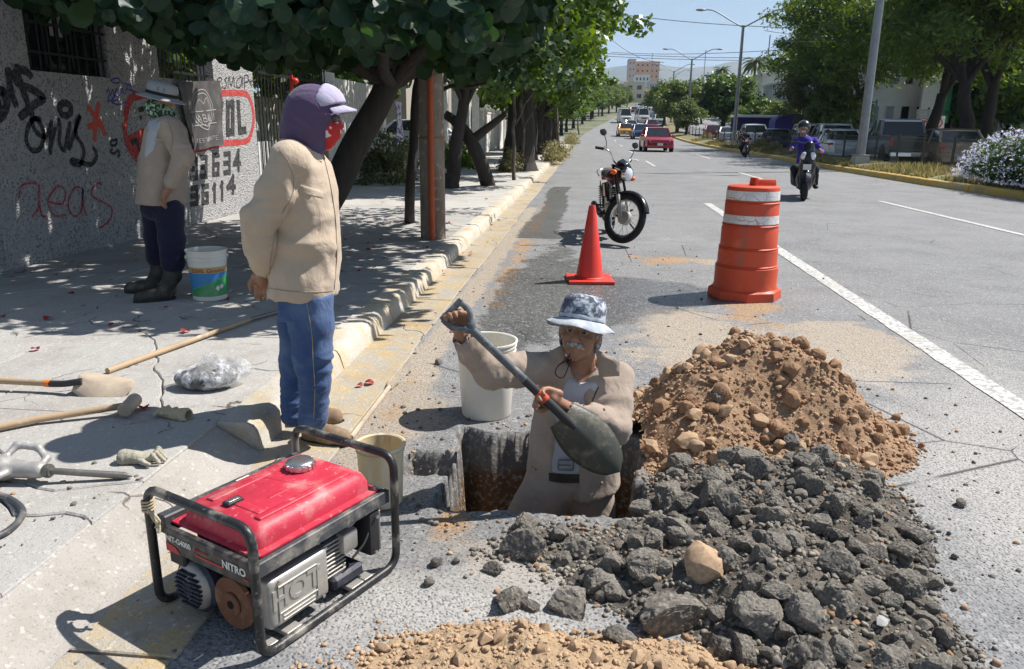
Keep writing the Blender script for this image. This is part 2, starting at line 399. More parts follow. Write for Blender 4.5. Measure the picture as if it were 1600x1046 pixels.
# ============ SETTING: ground, road, pavements ============
def struct(o, label=None): tag(o, label, kind='structure'); return o
HOLE = (-0.55, 0.27, 2.63, 3.42)      # x0 x1 y0 y1
def asphalt_mat(name, base=(0.245, 0.246, 0.25), stains=True):
    m = M(name, base, 0.82, 0, 0.35)
    m.var((0.155, 0.155, 0.16), 1.3, 0.35, 0.7, 5, amt=0.6)
    m.var((0.29, 0.285, 0.275), 0.55, 0.45, 0.75, 6, stretch=(1.0, 0.12, 1.0), amt=0.55)
    m.var((0.13, 0.13, 0.135), 0.35, 0.5, 0.8, 5, stretch=(1.6, 0.06, 1.0), amt=0.5)
    if stains:
        n = m.noise(3.2, 9, 0.65); n2 = m.noise(22, 6)
        a = m.math('ADD', m.attr('mud'), m.math('MULTIPLY', m.math('SUBTRACT', n, 0.5), 1.1)); f = m.ramp(a, 0.42, 0.62)
        m.mix(m.math('MULTIPLY', f, m.ramp(n2, 0.2, 0.7, 0.55, 0.95)), (0.43, 0.35, 0.26))
        a = m.math('ADD', m.attr('ochre'), m.math('MULTIPLY', m.math('SUBTRACT', n, 0.5), 1.3)); f2 = m.ramp(a, 0.45, 0.7, 0, 0.8)
        m.mix(f2, (0.42, 0.24, 0.10))
        a = m.math('ADD', m.attr('dust'), m.math('MULTIPLY', m.math('SUBTRACT', n, 0.5), 0.9)); f3 = m.ramp(a, 0.3, 0.9, 0, 0.75)
        m.mix(f3, (0.43, 0.41, 0.38))
        a = m.math('ADD', m.attr('wet'), m.math('MULTIPLY', m.math('SUBTRACT', n, 0.5), 0.9)); wet = m.ramp(a, 0.45, 0.6)
        m.mix(m.math('MULTIPLY', wet, 0.62), (0.05, 0.048, 0.045))
        m.rough(m.math('SUBTRACT', 0.82, m.math('MULTIPLY', wet, 0.5)))
    v = m.vor(75); g = m.ramp(v, 0.0, 0.55, 0.0, 1.0)
    m.mix(m.ramp(m.vor(60, out='Color'), 0.55, 0.95, 0, 0.6), (0.40, 0.39, 0.38)); m.mix(m.ramp(m.noise(90, 3), 0.52, 0.62, 0, 0.6), (0.045, 0.045, 0.05))
    m.mix(m.ramp(m.noise(38, 4), 0.5, 0.72, 0, 0.45), (0.09, 0.09, 0.092))
    # hairline cracks
    cr = m.ramp(m.vor(0.8, 'DISTANCE_TO_EDGE'), 0.0, 0.006, 1, 0); m.mix(m.math('MULTIPLY', cr, m.ramp(m.noise(0.9, 3), 0.5, 0.56)), (0.05, 0.05, 0.05))
    m.bump(g, 0.004); m.bump(m.noise(14, 7), 0.006)
    return m.done()
ASPH = asphalt_mat('asphalt'); ASPH2 = asphalt_mat('asphalt_plain', stains=False)
def concrete_mat(name, base=(0.39, 0.375, 0.355), dirt=(0.27, 0.24, 0.205), yellow=0.0, cracks=True):
    m = M(name, base, 0.85, 0, 0.3).world()
    m.var(dirt, 2.1, 0.45, 0.75, 9, amt=0.6); m.var((0.52, 0.50, 0.46), 0.8, 0.5, 0.75, 5, amt=0.5)
    if yellow:
        n = m.noise(5.5, 9, 0.7); m.mix(m.ramp(n, 0.44, 0.6, 0, yellow), (0.50, 0.34, 0.12))
    m.mix(m.ramp(m.noise(120, 3), 0.56, 0.68, 0, 0.55), (0.17, 0.16, 0.14)); m.mix(m.ramp(m.vor(95, out='Color'), 0.75, 1.0, 0, 0.5), (0.68, 0.66, 0.62))
    if cracks:
        old = m.co
        mp = N(m.t, 'ShaderNodeVectorMath'); mp.operation = 'ADD'; nn = N(m.t, 'ShaderNodeTexNoise'); nn.inputs['Scale'].default_value = 2.5; nn.inputs['Detail'].default_value = 8
        sc = N(m.t, 'ShaderNodeVectorMath'); sc.operation = 'SCALE'; sc.inputs[3].default_value = 0.5
        m.t.links.new(old, nn.inputs['Vector']); m.t.links.new(nn.outputs['Color'], sc.inputs[0]); m.t.links.new(old, mp.inputs[0]); m.t.links.new(sc.outputs[0], mp.inputs[1])
        m.co = mp.outputs[0]; cr = m.vor(1.5, 'DISTANCE_TO_EDGE'); m.co = old
        f = m.math('MULTIPLY', m.ramp(cr, 0.0, 0.012, 1, 0), m.ramp(m.noise(1.1, 3), 0.5, 0.58)); m.mix(f, (0.07, 0.06, 0.05)); m.bump(f, 0.006, True)
    m.mix(m.ramp(m.noise(.7, 6, .7), .52, .7, 0, .35), (.2, .17, .14)); m.mix(m.ramp(m.vor(5, out='Color'), .93, .96, 0, .5), (.12, .1, .09)); m.bump(m.noise(9, 9, 0.7), 0.012); m.bump(m.noise(140, 3), 0.002)
    return m.done()
CONC = concrete_mat('pavement_concrete'); KERBM = concrete_mat('kerb_concrete', (0.52, 0.49, 0.43), yellow=0.45, cracks=False)
GUTM = concrete_mat('gutter_concrete', (0.38, 0.34, 0.28), (0.27, 0.19, 0.11), yellow=0.55)
DIRTD = simple('joint_dirt', (0.10, 0.085, 0.07), 0.95, bump=0.01, bscale=30, dirt=(0.2, 0.17, 0.13))
# ---- stains as fields ----
def blob(X, Y, cx, cy, sx, sy, a=0.0):
    c, s = math.cos(a), math.sin(a); u = (X-cx)*c+(Y-cy)*s; v = -(X-cx)*s+(Y-cy)*c; return np.exp(-(u/sx)**2-(v/sy)**2)
def f_mud(X, Y):
    r = 0.95*blob(X, Y, 1.85, 5.2, 0.45, 0.9, -0.2)+0.7*blob(X, Y, 0.75, 5.6, 0.65, 1.1)+0.6*blob(X, Y, 1.15, 8.6, 1.0, 0.35, -0.2)
    r = r+0.75*blob(X, Y, -0.15, 2.3, 0.55, 0.22)+0.8*blob(X, Y, 0.1, 1.75, 0.6, 0.2)+0.75*np.exp(-((X+0.98)/0.16)**2)*(Y > 2.2)*(Y < 14)+0.55*blob(X, Y, -0.75, 3.6, 0.25, 0.7)
    r = r+0.35*blob(X, Y, 0.6, 4.6, 0.6, 0.5)
    return np.clip(r, 0, 1)
def f_ochre(X, Y): return np.clip(0.75*blob(X, Y, 0.9, 8.6, 0.6, 0.5)+0.7*blob(X, Y, 1.3, 5.9, 0.35, 0.5)+0.6*np.exp(-((X+0.75)/0.22)**2)*(Y > 6)*(Y < 15)+0.5*blob(X, Y, -0.95, 3.9, 0.12, 1.2)+0.6*blob(X, Y, -0.45, 2.5, 0.15, 0.2)+0.5*blob(X, Y, 1.5, 6.4, .5, .25), 0, 1)
def f_wet(X, Y): return np.clip(0.9*np.exp(-((X+0.62-0.05*np.sin(Y))/0.3)**2)*(Y > 10)*(Y < 19)+0.8*blob(X, Y, 0.85, 6.75, 0.5, 0.45)+0.6*blob(X, Y, 0.15, 6.0, 0.8, 1.1)+0.6*blob(X, Y, -0.35, 8.4, 0.55, 2.6)+0.5*blob(X, Y, -0.55, 5.2, 0.3, 1.6)+0.4*blob(X, Y, .2, 7.2, 1.0, .7), 0, 1)
def f_dust(X, Y): return np.clip(0.85*blob(X, Y, 1.9, 3.0, 0.9, 1.5)+0.5*blob(X, Y, 1.2, 10.2, 0.9, 0.9, 0.5)+0.8*blob(X, Y, -0.35, 2.0, 0.6, 0.5)+0.5*blob(X, Y, 2.6, 4.5, 0.6, 3.0)+0.35*blob(X, Y, 0.8, 4.8, 1.0, 0.8), 0, 1)
ATT = {'mud': f_mud, 'ochre': f_ochre, 'wet': f_wet, 'dust': f_dust}
def kx(Y): return np.interp(Y, [-10, 10, 18, 22, 30, 41, 400], [10.2, 9.9, 9.45, 9.05, 8.85, 9.1, 9.1])+xr(Y)
# road: near sheet with a gap where the dug patch goes, middle and far sheets
PX0, PX1, PY0, PY1 = -1.1, 1.1, 2.1, 4.1
def edge_noise(Y): return 0.03*np.sin(Y*7.3)+0.02*np.sin(Y*17.1)
xs = np.arange(-1.1, 2.9001, 0.05); ys = np.arange(-0.4, 20.001, 0.05)
def zroad(X, Y): return 0.0015*fbm(np.stack([X*1.3, Y*1.3, X*0], -1), 3)
def roadmask(X, Y): return ~((X > PX0-0.01) & (X < PX1-0.02) & (Y > PY0-0.02) & (Y < PY1-0.02))
road = struct(grid_sheet('road', xs, ys, zroad, ASPH, mask=roadmask, attrs=ATT))
road.name = 'road'
def flat(X, Y): return 0*X+zr(Y)
def wide_strip(name, x0f, x1f, ys, z0, mat, n=2, attrs=None):
    ys = np.array(ys, float); T = np.linspace(0, 1, n)[:, None]
    X = x0f(ys)[None]*(1-T)+x1f(ys)[None]*T; Y = np.broadcast_to(ys[None], X.shape); Z = zr(Y)+z0
    V = np.stack([X, Y, Z], -1).reshape(-1, 3); ny = len(ys); I, J = np.meshgrid(np.arange(n-1), np.arange(ny-1), indexing='ij'); a = I*ny+J
    F = np.stack([a, a+ny, a+ny+1, a+1], -1).reshape(-1, 4)
    return raw_mesh(name, V, F, mat, None, True, attrs={k: f(X, Y).ravel() for k, f in attrs.items()} if attrs else None)
C_ = lambda c: (lambda Y: c+xr(Y))
YF = list(np.arange(20, 150, 2.5))+list(np.arange(150, 800, 25))
struct(wide_strip('road', C_(2.9), lambda Y: kx(Y)+0.05, list(np.arange(-0.4, 20.1, 0.85)), 0.0, ASPH, 12, ATT))
struct(wide_strip('road', C_(-1.1), lambda Y: kx(Y)+0.05, YF, 0.0, ASPH, 30, ATT))
# ---- the dug patch with the hole ----
def hole_field(X, Y):
    n = 0.055*fbm(np.stack([X*5, Y*5, X*0+3], -1), 4)+0.015*vnoise(np.stack([X*30, Y*30, X*0], -1))
    dx = np.maximum(HOLE[0]-X, X-HOLE[1]); dy = np.maximum(HOLE[2]-Y, Y-HOLE[3])
    d = np.maximum(dx, dy)
    notch = np.maximum(np.abs(X+0.64)-0.12, np.abs(Y-3.03)-0.13)
    return d+n, notch+n*0.7
def zpatch(X, Y):
    d, nt_ = hole_field(X, Y); z = zroad(X, Y)
    fine = fbm(np.stack([X*22, Y*22, X*0+9], -1), 3)
    z = z+0.012*fine*np.exp(-np.clip(d, 0, 1)/0.06)+0.02*np.exp(-np.clip(d, 0, 1)/0.08)*np.clip(fbm(np.stack([X*7, Y*7, X*0+5], -1), 3), 0, 1)
    z = z-0.12*np.clip(-nt_/0.03, 0, 1)*(1+0.3*fine)
    deep = np.clip(-d/0.045, 0, 1); z = z-0.85*deep*(1+0.06*fine)
    ring = np.clip(1-np.abs(X-(PX0+PX1)/2)/((PX1-PX0)/2), 0, 1)*np.clip(1-np.abs(Y-(PY0+PY1)/2)/((PY1-PY0)/2), 0, 1)
    return np.where(ring <= 0.012, zroad(X, Y), z)
xs2 = np.arange(PX0, PX1+0.001, 0.0125); ys2 = np.arange(PY0, PY1+0.001, 0.0125)
m = M('dug_ground', (0.225, 0.224, 0.222), 0.9, 0, 0.25)
n = m.noise(3.2, 9, 0.65); n2 = m.noise(22, 6)
for at_, c, e in (('mud', (0.43, 0.35, 0.26), 1.1), ('ochre', (0.42, 0.24, 0.10), 1.3), ('dust', (0.43, 0.41, 0.38), 0.9)):
    a = m.math('ADD', m.attr(at_), m.math('MULTIPLY', m.math('SUBTRACT', n, 0.5), e)); m.mix(m.math('MULTIPLY', m.ramp(a, 0.42, 0.7), m.ramp(n2, 0.2, 0.7, 0.55, 0.85)), c)
m.mix(m.ramp(m.vor(60, out='Color'), 0.55, 0.95, 0, 0.6), (0.40, 0.39, 0.38)); m.mix(m.ramp(m.noise(90, 3), 0.52, 0.62, 0, 0.6), (0.045, 0.045, 0.05))
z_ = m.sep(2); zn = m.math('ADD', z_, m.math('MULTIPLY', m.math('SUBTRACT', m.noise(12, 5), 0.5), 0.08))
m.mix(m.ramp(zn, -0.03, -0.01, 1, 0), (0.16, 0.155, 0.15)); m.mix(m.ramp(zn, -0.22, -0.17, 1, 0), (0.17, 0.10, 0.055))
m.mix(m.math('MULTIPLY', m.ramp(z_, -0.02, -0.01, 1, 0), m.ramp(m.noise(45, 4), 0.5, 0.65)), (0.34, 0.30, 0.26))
m.bump(m.noise(45, 8, 0.7), 0.012); DUG = m.done()
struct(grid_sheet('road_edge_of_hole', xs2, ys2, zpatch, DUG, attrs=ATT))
# ---- markings ----
PAINT = M('worn_white_paint', (0.60, 0.59, 0.56), 0.7); PAINT.var((0.27, 0.27, 0.27), 26, 0.44, 0.58, 8, amt=0.9); PAINT.var((0.4, 0.38, 0.34), 2.5, 0.45, 0.7, 6, amt=0.7)
PAINT.bump(PAINT.noise(70, 4), 0.003); PAINT = PAINT.done()
def ribbon(name, pts, w_, z, mat, parent=None):
    mb = MB(); vs = []; n = len(pts)
    for i, p in enumerate(pts):
        a = Vector(pts[max(i-1, 0)]).to_2d(); b = Vector(pts[min(i+1, n-1)]).to_2d(); t = (b-a).normalized(); s_ = Vector((-t.y, t.x))*w_/2
        j = 0.006*math.sin(i*2.7)
        vs += [(p[0]+s_.x+j, p[1]+s_.y, z+zr(p[1])), (p[0]-s_.x+j*.7, p[1]-s_.y, z+zr(p[1]))]
    mb.add(vs, [(2*i, 2*i+1, 2*i+3, 2*i+2) for i in range(n-1)]); return obj(name, mb, mat, parent)
struct(ribbon('lane_line', [(2.34, 2.2+0.25*i) for i in range(12)]+[(2.34, 5.2)], 0.15, 0.005, PAINT))
struct(ribbon('lane_line', [(2.34, 5.21)]+[(2.34, 5.5+0.25*i) for i in range(41)], 0.15, 0.005, PAINT))
a, b = G(1375, 315), G(1640, 377.5); struct(ribbon('lane_line', [tuple(a.lerp(b, t/8)) for t in range(9)], 0.12, 0.006, PAINT))
a, b = G(1153, 269.5), G(1200, 283); struct(ribbon('lane_line', [tuple(a.lerp(b, t/4)) for t in range(5)], 0.13, 0.006, PAINT))
a, b = G(1088, 242), G(1110, 248.5); struct(ribbon('lane_line', [tuple(a.lerp(b, t/4)) for t in range(5)], 0.14, 0.006, PAINT))
for k in range(4): struct(ribbon('lane_line', [(2.5+xr(y), y) for y in np.arange(30+15*k, 35+15*k, 1.2)], 0.12, 0.008, PAINT))
# ---- gutter, kerb ----
mb = MB()
for i in range(30):
    y0 = 0.2+i*1.5; y1 = y0+1.49; z = 0.006
    mb.box((-1.50, y0, -0.1), (-1.085-0.012*math.sin(i*5), y1, z+0.002*(i % 3)))
struct(obj('gutter', mb, GUTM, bevel=0.004))
kerb = tag(thing('kerb', None, None), kind='structure')
def kerb_mesh(L, hn=0.135, w_=0.17, r=0.035, top=0.0):
    mb = MB(); prof = [(-w_, -0.1), (0.03, -0.1), (0.03, 0.0), (0.005, hn-r*1.2), (-0.012, hn-r*0.4), (-r-0.01, hn), (-w_, hn)]
    n = max(2, int(L/0.12)); vs = []
    for j in range(n+1):
        y = L*j/n
        for (x, z) in prof:
            q = 0.006*mnoise.noise(Vector((x*20, y*6, z*20+top)))+0.004*mnoise.noise(Vector((x*50, y*30, z*50+top)))
            vs.append((x+q*(z > 0), y, z+q*(z > 0)))
    k = len(prof); fs = [(j*k+i, j*k+(i+1) % k, (j+1)*k+(i+1) % k, (j+1)*k+i) for j in range(n) for i in range(k)]+[tuple(range(k)), tuple(n*k+i for i in range(k))[::-1]]
    mb.add(vs, fs); return mb
protoK = [obj('kerb_stone', kerb_mesh(1.19, top=q*9.1), KERBM, kerb, smooth=50) for q in range(3)]
for q, o in enumerate(protoK): o.location = (-1.43, 3.05+1.2*q, 0)
for i in range(3, 75):
    y = 3.05+1.2*i
    if y > 90: break
    o = protoK[i % 3].copy(); link(o, kerb); o.location = (-1.43+xr(y)+random.uniform(-.004, .004), y, zr(y)+random.uniform(-.004, .004)); o.rotation_euler = (random.uniform(-.003, .003), 0, 0)
# ---- near pavement: cracked slabs ----
def split_poly(P, p, d, jag, seed):
    n = Vector((-d.y, d.x)); s_ = [(q-p).dot(n) for q in P]; cr = [i for i in range(len(P)) if (s_[i] < 0) != (s_[(i+1) % len(P)] < 0)]
    if len(cr) != 2: return None
    def X(i): a, b = P[i], P[(i+1) % len(P)]; t = s_[i]/(s_[i]-s_[(i+1) % len(P)]); return a.lerp(b, t)
    A, B = X(cr[0]), X(cr[1]); L = (B-A).length
    if L < 0.15: return None
    k = max(2, int(L/0.07)); mid = []
    for j in range(1, k):
        t = j/k; w2 = min(1, 4*t*(1-t)+0.2); q = A.lerp(B, t); o_ = jag*w2*(mnoise.noise(Vector((q.x*2.2, q.y*2.2, seed)))*1.4+mnoise.noise(Vector((q.x*9, q.y*9, seed+5)))*0.45)
        mid.append(q+n*o_)
    i, j = cr
    P1 = P[i+1:j+1]+[B]+mid[::-1]+[A]; P2 = P[j+1:]+P[:i+1]+[A]+mid+[B]
    return P1, P2
def inset(P, g):
    out = []; n = len(P); ar = sum(P[i].x*P[(i+1) % n].y-P[(i+1) % n].x*P[i].y for i in range(n)); sg = 1 if ar > 0 else -1
    for i in range(n):
        a = (P[i]-P[i-1]); b = (P[(i+1) % n]-P[i])
        if a.length < 1e-6: a = b
        if b.length < 1e-6: b = a
        a = a.normalized(); b = b.normalized(); na = Vector((-a.y, a.x))*sg; nb = Vector((-b.y, b.x))*sg; m_ = (na+nb)
        if m_.length < 0.3: m_ = na
        m_ = m_.normalized(); out.append(P[i]+m_*g)
    return out
pave = tag(thing('pavement', None, None), kind='structure')
SWZ = 0.13
def slab_piece(P, zt, tilt):
    P = inset(P, 0.0022+0.0015*random.random()); P2 = inset(P, 0.006); c = sum(P, Vector((0, 0)))/len(P)
    mb = MB(); n = len(P)
    def z(q): return zt+tilt[0]*(q.x-c.x)+tilt[1]*(q.y-c.y)
    vs = [(q.x, q.y, z(q)-0.09) for q in P]+[(q.x, q.y, z(q)-0.006) for q in P]+[(q.x, q.y, z(q)) for q in P2]
    fs = [tuple(range(2*n, 3*n))]
    for k in (0, n): fs += [(k+i, k+(i+1) % n, k+n+(i+1) % n, k+n+i) for i in range(n)]
    mb.add(vs, fs); return obj('slab', mb, CONC, pave)
rs = random.Random(11); gx = [-5.1, -3.95, -2.8, -1.6]; gy = [0.4, 1.75, 3.1, 4.45, 5.8, 7.15, 8.5, 9.85, 11.2, 12.5]
for i in range(3):
    for j in range(9):
        x1 = gx[i+1]; P0 = [Vector((gx[i], gy[j])), Vector((x1, gy[j])), Vector((x1, gy[j+1])), Vector((gx[i], gy[j+1]))]
        # add points along the borders so that jagged cuts stay local
        polys = [P0]; cuts = 3 if j < 3 else (2 if j < 6 else 1)
        for c_ in range(cuts):
            polys.sort(key=lambda P: -abs(sum(P[k].x*P[(k+1) % len(P)].y-P[(k+1) % len(P)].x*P[k].y for k in range(len(P)))))
            for tr in range(6):
                P = polys[0]; c = sum(P, Vector((0, 0)))/len(P); an = rs.uniform(0, math.pi); r_ = split_poly(P, c+Vector((rs.uniform(-.2, .2), rs.uniform(-.2, .2))), Vector((math.cos(an), math.sin(an))), 0.10, rs.uniform(0, 99))
                if r_: polys = polys[1:]+list(r_); break
        tz = rs.uniform(-.003, .003)
        for P in polys: slab_piece(P, SWZ+tz+rs.uniform(-.002, .002), (rs.uniform(-.004, .004), rs.uniform(-.004, .004)))
mb = MB(); mb.box((-5.1, -0.6, -0.2), (-1.62, 12.5, SWZ-0.018)); struct(obj('pavement_bed', mb, DIRTD))
# broken ramp of concrete between pavement and gutter, nearest the camera
def zramp(X, Y):
    t = np.clip((X+1.64)/0.26, 0, 1); t = t*t*(3-2*t); n = fbm(np.stack([X*4, Y*4, X*0+1], -1), 5)
    return SWZ-0.004+(0.012-SWZ)*t+0.022*n*np.sin(np.pi*t)+0.008*np.sin(np.pi*t)*fbm(np.stack([X*25, Y*25, X*0], -1), 3)
struct(grid_sheet('broken_kerb_ramp', np.arange(-1.64, -1.37, 0.013), np.arange(-0.4, 3.06, 0.02), zramp, concrete_mat('broken_concrete', (0.37, 0.345, 0.315), (0.19, 0.16, 0.13), cracks=True)))
# pavement farther on
FARC = concrete_mat('far_pavement_concrete', (0.46, 0.44, 0.41), cracks=False)
far = tag(thing('far_pavement', None, None), kind='structure')
for i in range(36):
    y0 = 12.5+i*2.0; mb = MB(); z = zr(y0+1); ox = xr(y0+1)
    for q in range(2 if i < 12 else 1):
        xa, xb = ((-5.1, -3.35), (-3.34, -1.6))[q] if i < 12 else (-5.1, -1.6)
        mb = MB(); mb.box((xa+ox, y0+.006, z-0.15), (xb+ox-.006, y0+1.994, z+SWZ+random.uniform(-.004, .003))); obj('slab', mb, FARC, far, bevel=0.006)
# ---- right side: kerb, median, service road, far pavement ----
kr = tag(thing('median_kerb', None, None), kind='structure')
YK = concrete_mat('yellow_kerb_paint', (0.60, 0.40, 0.09), (0.30, 0.22, 0.12), cracks=False)
base = obj('kerb_stone', kerb_mesh(1.98, 0.17, 0.2, 0.04, 3.3), YK, kr, smooth=50); first = True
yy = 10.0
while yy < 170:
    o = base if first else base.copy()
    if not first: link(o, kr)
    first = False; o.location = (kx(yy), yy, zr(yy)); dx = kx(yy+2)-kx(yy); dz = zr(yy+2)-zr(yy)
    o.scale = (-1, 1, 1); o.rotation_euler = (math.atan2(dz, 2), 0, -math.atan2(dx, 2)); yy += 2.0
SOIL = M('median_soil', (0.20, 0.16, 0.10), 0.95); SOIL.var((0.13, 0.16, 0.05), 1.5, 0.45, 0.6, 6); SOIL.var((0.34, 0.30, 0.20), 6, 0.5, 0.7, 6, amt=.8); SOIL.bump(SOIL.noise(20, 6), 0.03); SOIL = SOIL.done()
def add_off(f, c): return lambda Y: f(Y)+c
YA = list(np.arange(8, 60, 2.0))+list(np.arange(60, 170, 5.0))
def strip3(name, offs, zs, mat, Ys=YA):
    ys = np.array(Ys); X = np.stack([kx(ys)+o for o in offs]); Y = np.broadcast_to(ys, X.shape); Z = zr(Y)+np.array(zs)[:, None]+(0.03*vnoise(np.stack([X*1.3, Y*1.3, X*0], -1)) if len(zs) > 2 else 0)
    V = np.stack([X, Y, Z], -1).reshape(-1, 3); n, ny = X.shape; I, J = np.meshgrid(np.arange(n-1), np.arange(ny-1), indexing='ij'); a = I*ny+J
    return struct(raw_mesh(name, V, np.stack([a, a+ny, a+ny+1, a+1], -1).reshape(-1, 4), mat))
strip3('median', [0.12, 0.5, 1.2, 1.8, 2.3, 2.32], [0.15, 0.24, 0.33, 0.32, 0.22, -0.1], SOIL)
strip3('service_road', [2.31, 9.3], [0.012, 0.012], ASPH2)
strip3('side_pavement', [9.3, 9.31, 14.6], [0.0, 0.14, 0.15], FARC)
TERR = M('terrain_soil', (0.16, 0.15, 0.10), 0.95).world(); TERR.var((0.09, 0.12, 0.05), 0.02, 0.4, 0.6, 6); TERR.var((0.28, 0.25, 0.2), 0.1, 0.5, 0.7, 6); TERR = TERR.done()
xsT = np.array([-3000, -900, -300, -80, -20, -5.3, -1.2, 10.5, 22, 60, 200, 700, 3000.]); ysT = np.array([-60, 0, 20, 35]+list(range(45, 150, 10))+[200, 300, 450, 600, 835, 1500, 4000, 7000.])
def zterr(X, Y): return zr(Y)-1.3*((X > -6) & (X < 11) & (Y < 6))-0.08
struct(grid_sheet('terrain', xsT, ysT, zterr, TERR, xf=xr))
# distant hills
HM = M('hill_scrub', (0.10, 0.12, 0.07), 0.95).world(); HM.var((0.20, 0.17, 0.11), 0.004, 0.4, 0.65, 6); HM = HM.done()
def ridge(name, Y0, depth, x0, x1, hf, seed):
    xs = np.linspace(x0, x1, 90); ys = np.linspace(Y0-depth, Y0+depth, 14)
    def zf(X, Y):
        e = np.clip(1-np.abs(Y-Y0)/depth, 0, 1); h = hf(X)*(e**0.8); n = fbm(np.stack([X/420, Y/420, X*0+seed], -1), 5)
        return 10+h*(1+0.16*n)
    return struct(grid_sheet(name, xs, ys, zf, HM))
HP_ = [(700, 112), (800, 108), (940, 103), (975, 96), (1000, 90), (1022, 86), (1045, 92), (1075, 99), (1110, 95), (1150, 90), (1185, 96), (1240, 101), (1300, 99), (1400, 106), (1700, 112)]
_hx = [float(_ray(a, b)[0]/_ray(a, b)[1]*5000) for a, b in HP_]; _hz = [float(CAMH+_ray(a, b)[2]/_ray(a, b)[1]*5000) for a, b in HP_]
ridge('hills', 5000, 1200, -900, 4200, lambda X: np.interp(X, _hx, _hz)*.93, 3)
ridge('hills', 3600, 800, -2600, 1500, lambda X: np.interp(X, np.array(_hx)*.72+120, np.array(_hz)*.72)*.55, 8)
# ============ left: stuccoed wall with graffiti, railings, banner ============
WX = -5.1
def WP(px, py, off=0.0):       # a pixel of the wall face -> world point on x = WX + off
    d = _ray(px, py); p = CAM + d*((WX+off)/d[0]); return Vector((WX+off, p[1], p[2]))
STUC = M('pebbled_stucco', (0.45, 0.44, 0.435), 0.9, 0, 0.2); v = STUC.vor(55, out='Color')
STUC.mix(STUC.ramp(v, 0.62, 0.8, 0, 0.75), (0.13, 0.13, 0.14)); STUC.var((0.42, 0.41, 0.41), 1.2, 0.4, 0.7, 6, amt=0.6); STUC.mix(STUC.ramp(STUC.noise(40, 5), 0.55, 0.7, 0, .5), (0.7, 0.69, 0.67))
STUC.bump(STUC.vor(55), 0.02); STUC.bump(STUC.noise(25, 6), 0.01); STUC = STUC.done()
IRON = simple('black_iron', (0.02, 0.02, 0.022), 0.55, 0.3)
wy0, wy1, wt = 6.27, 11.78, 0.22
wz = 3.9
win = (WP(48, 115).y, WP(172, 115).y, WP(100, 115).z)         # y0 y1 sill height
gap = (WP(250, 126).y, WP(334, 126).y, WP(290, 126).z)
wall = thing('wall', 'pebble-dashed grey wall covered in black and red graffiti behind the tree', 'wall', (WX, 9.0, 0))
def wbox(mb, y0, y1, z0, z1): mb.box((WX-wt, y0, z0), (WX, y1, z1))
mb = MB(); ys_ = [wy0, win[0], win[1], gap[0], gap[1], wy1]
wbox(mb, wy0, win[0], 0, wz); wbox(mb, win[0], win[1], 0, win[2]); wbox(mb, win[0], win[1], 3.2, wz); wbox(mb, win[1], gap[0], 0, wz); wbox(mb, gap[0], gap[1], 0, gap[2]); wbox(mb, gap[1], wy1, 0, 2.75)
obj('wall_body', mb, STUC, wall, world=True)
# window: dark room box, frame, curtain, bars
wn = tag(thing('window', None, None), None); wn.parent = wall; wn.location = (0, 0, 0)
mb = MB(); a, b, s_ = win
mb.box((WX-1.6, a-.5, s_-.3), (WX-1.5, b+.5, 3.4)); mb.box((WX-1.5, a-.5, s_-.3), (WX-wt, a-.4, 3.4)); mb.box((WX-1.5, b+.4, s_-.3), (WX-wt, b+.5, 3.4)); mb.box((WX-1.5, a-.4, 3.3), (WX-wt, b+.4, 3.4)); mb.box((WX-1.5, a-.4, s_-.3), (WX-wt, b+.4, s_-.2))
obj('room', mb, simple('dark_room', (0.05, 0.045, 0.04), 0.9), wall, world=True)
mb = MB()
for y in (a+.02, a+(b-a)/3, a+(b-a)*2/3, b-.02): mb.box((WX-0.16, y-.02, s_), (WX-0.12, y+.02, 3.2))
mb.box((WX-.16, a, s_), (WX-.12, b, s_+.04)); mb.box((WX-.16, a, s_+.75), (WX-.12, b, s_+.79)); obj('frame', mb, IRON, wn, world=True)
mb = MB(); mb.box((WX-.145, a+.03, s_+.04), (WX-.14, b-.03, 3.19)); GL = M('dark_glass', (0.015, 0.017, 0.02), 0.08, 0, 0.6).done(); obj('pane', mb, GL, wn, world=True)
mb = MB()
for k in range(2): mb.box((WX-.135, a+.53+.13*k, s_+.35), (WX-.131, a+.58+.13*k, 3.1))
obj('curtain', mb, simple('grey_curtain', (0.35, 0.33, 0.33), 0.9), wn, world=True)
for k in range(9):
    mb = MB(); y = a+.06+k*(b-a-.12)/8; mb.tube([(WX-.03, y, s_+.01), (WX-.03, y, 3.2)], 0.009, 6); obj('bar', mb, IRON, wn, world=True, smooth=40)
mb = MB(); mb.box((WX-.04, a, s_+.42), (WX-.02, b, s_+.445)); mb.box((WX-.04, a, s_+.16), (WX-.02, b, s_+.18)); obj('rail', mb, IRON, wn, world=True)
# railing in the gap
mb = MB(); a, b, s_ = gap
mb.box((WX-.12, a, s_+.08), (WX-.09, b, s_+.11)); mb.box((WX-.12, a, s_+1.1), (WX-.09, b, s_+1.13)); rl = obj('railing', mb, IRON, wall, world=True)
for k in range(14):
    mb = MB(); y = a+.05+k*(b-a-.1)/13; mb.tube([(WX-.105, y, s_-.01), (WX-.105, y, s_+1.35)], 0.009, 6); obj('bar', mb, IRON, rl, smooth=40).matrix_parent_inverse = root_matrix(rl).inverted()
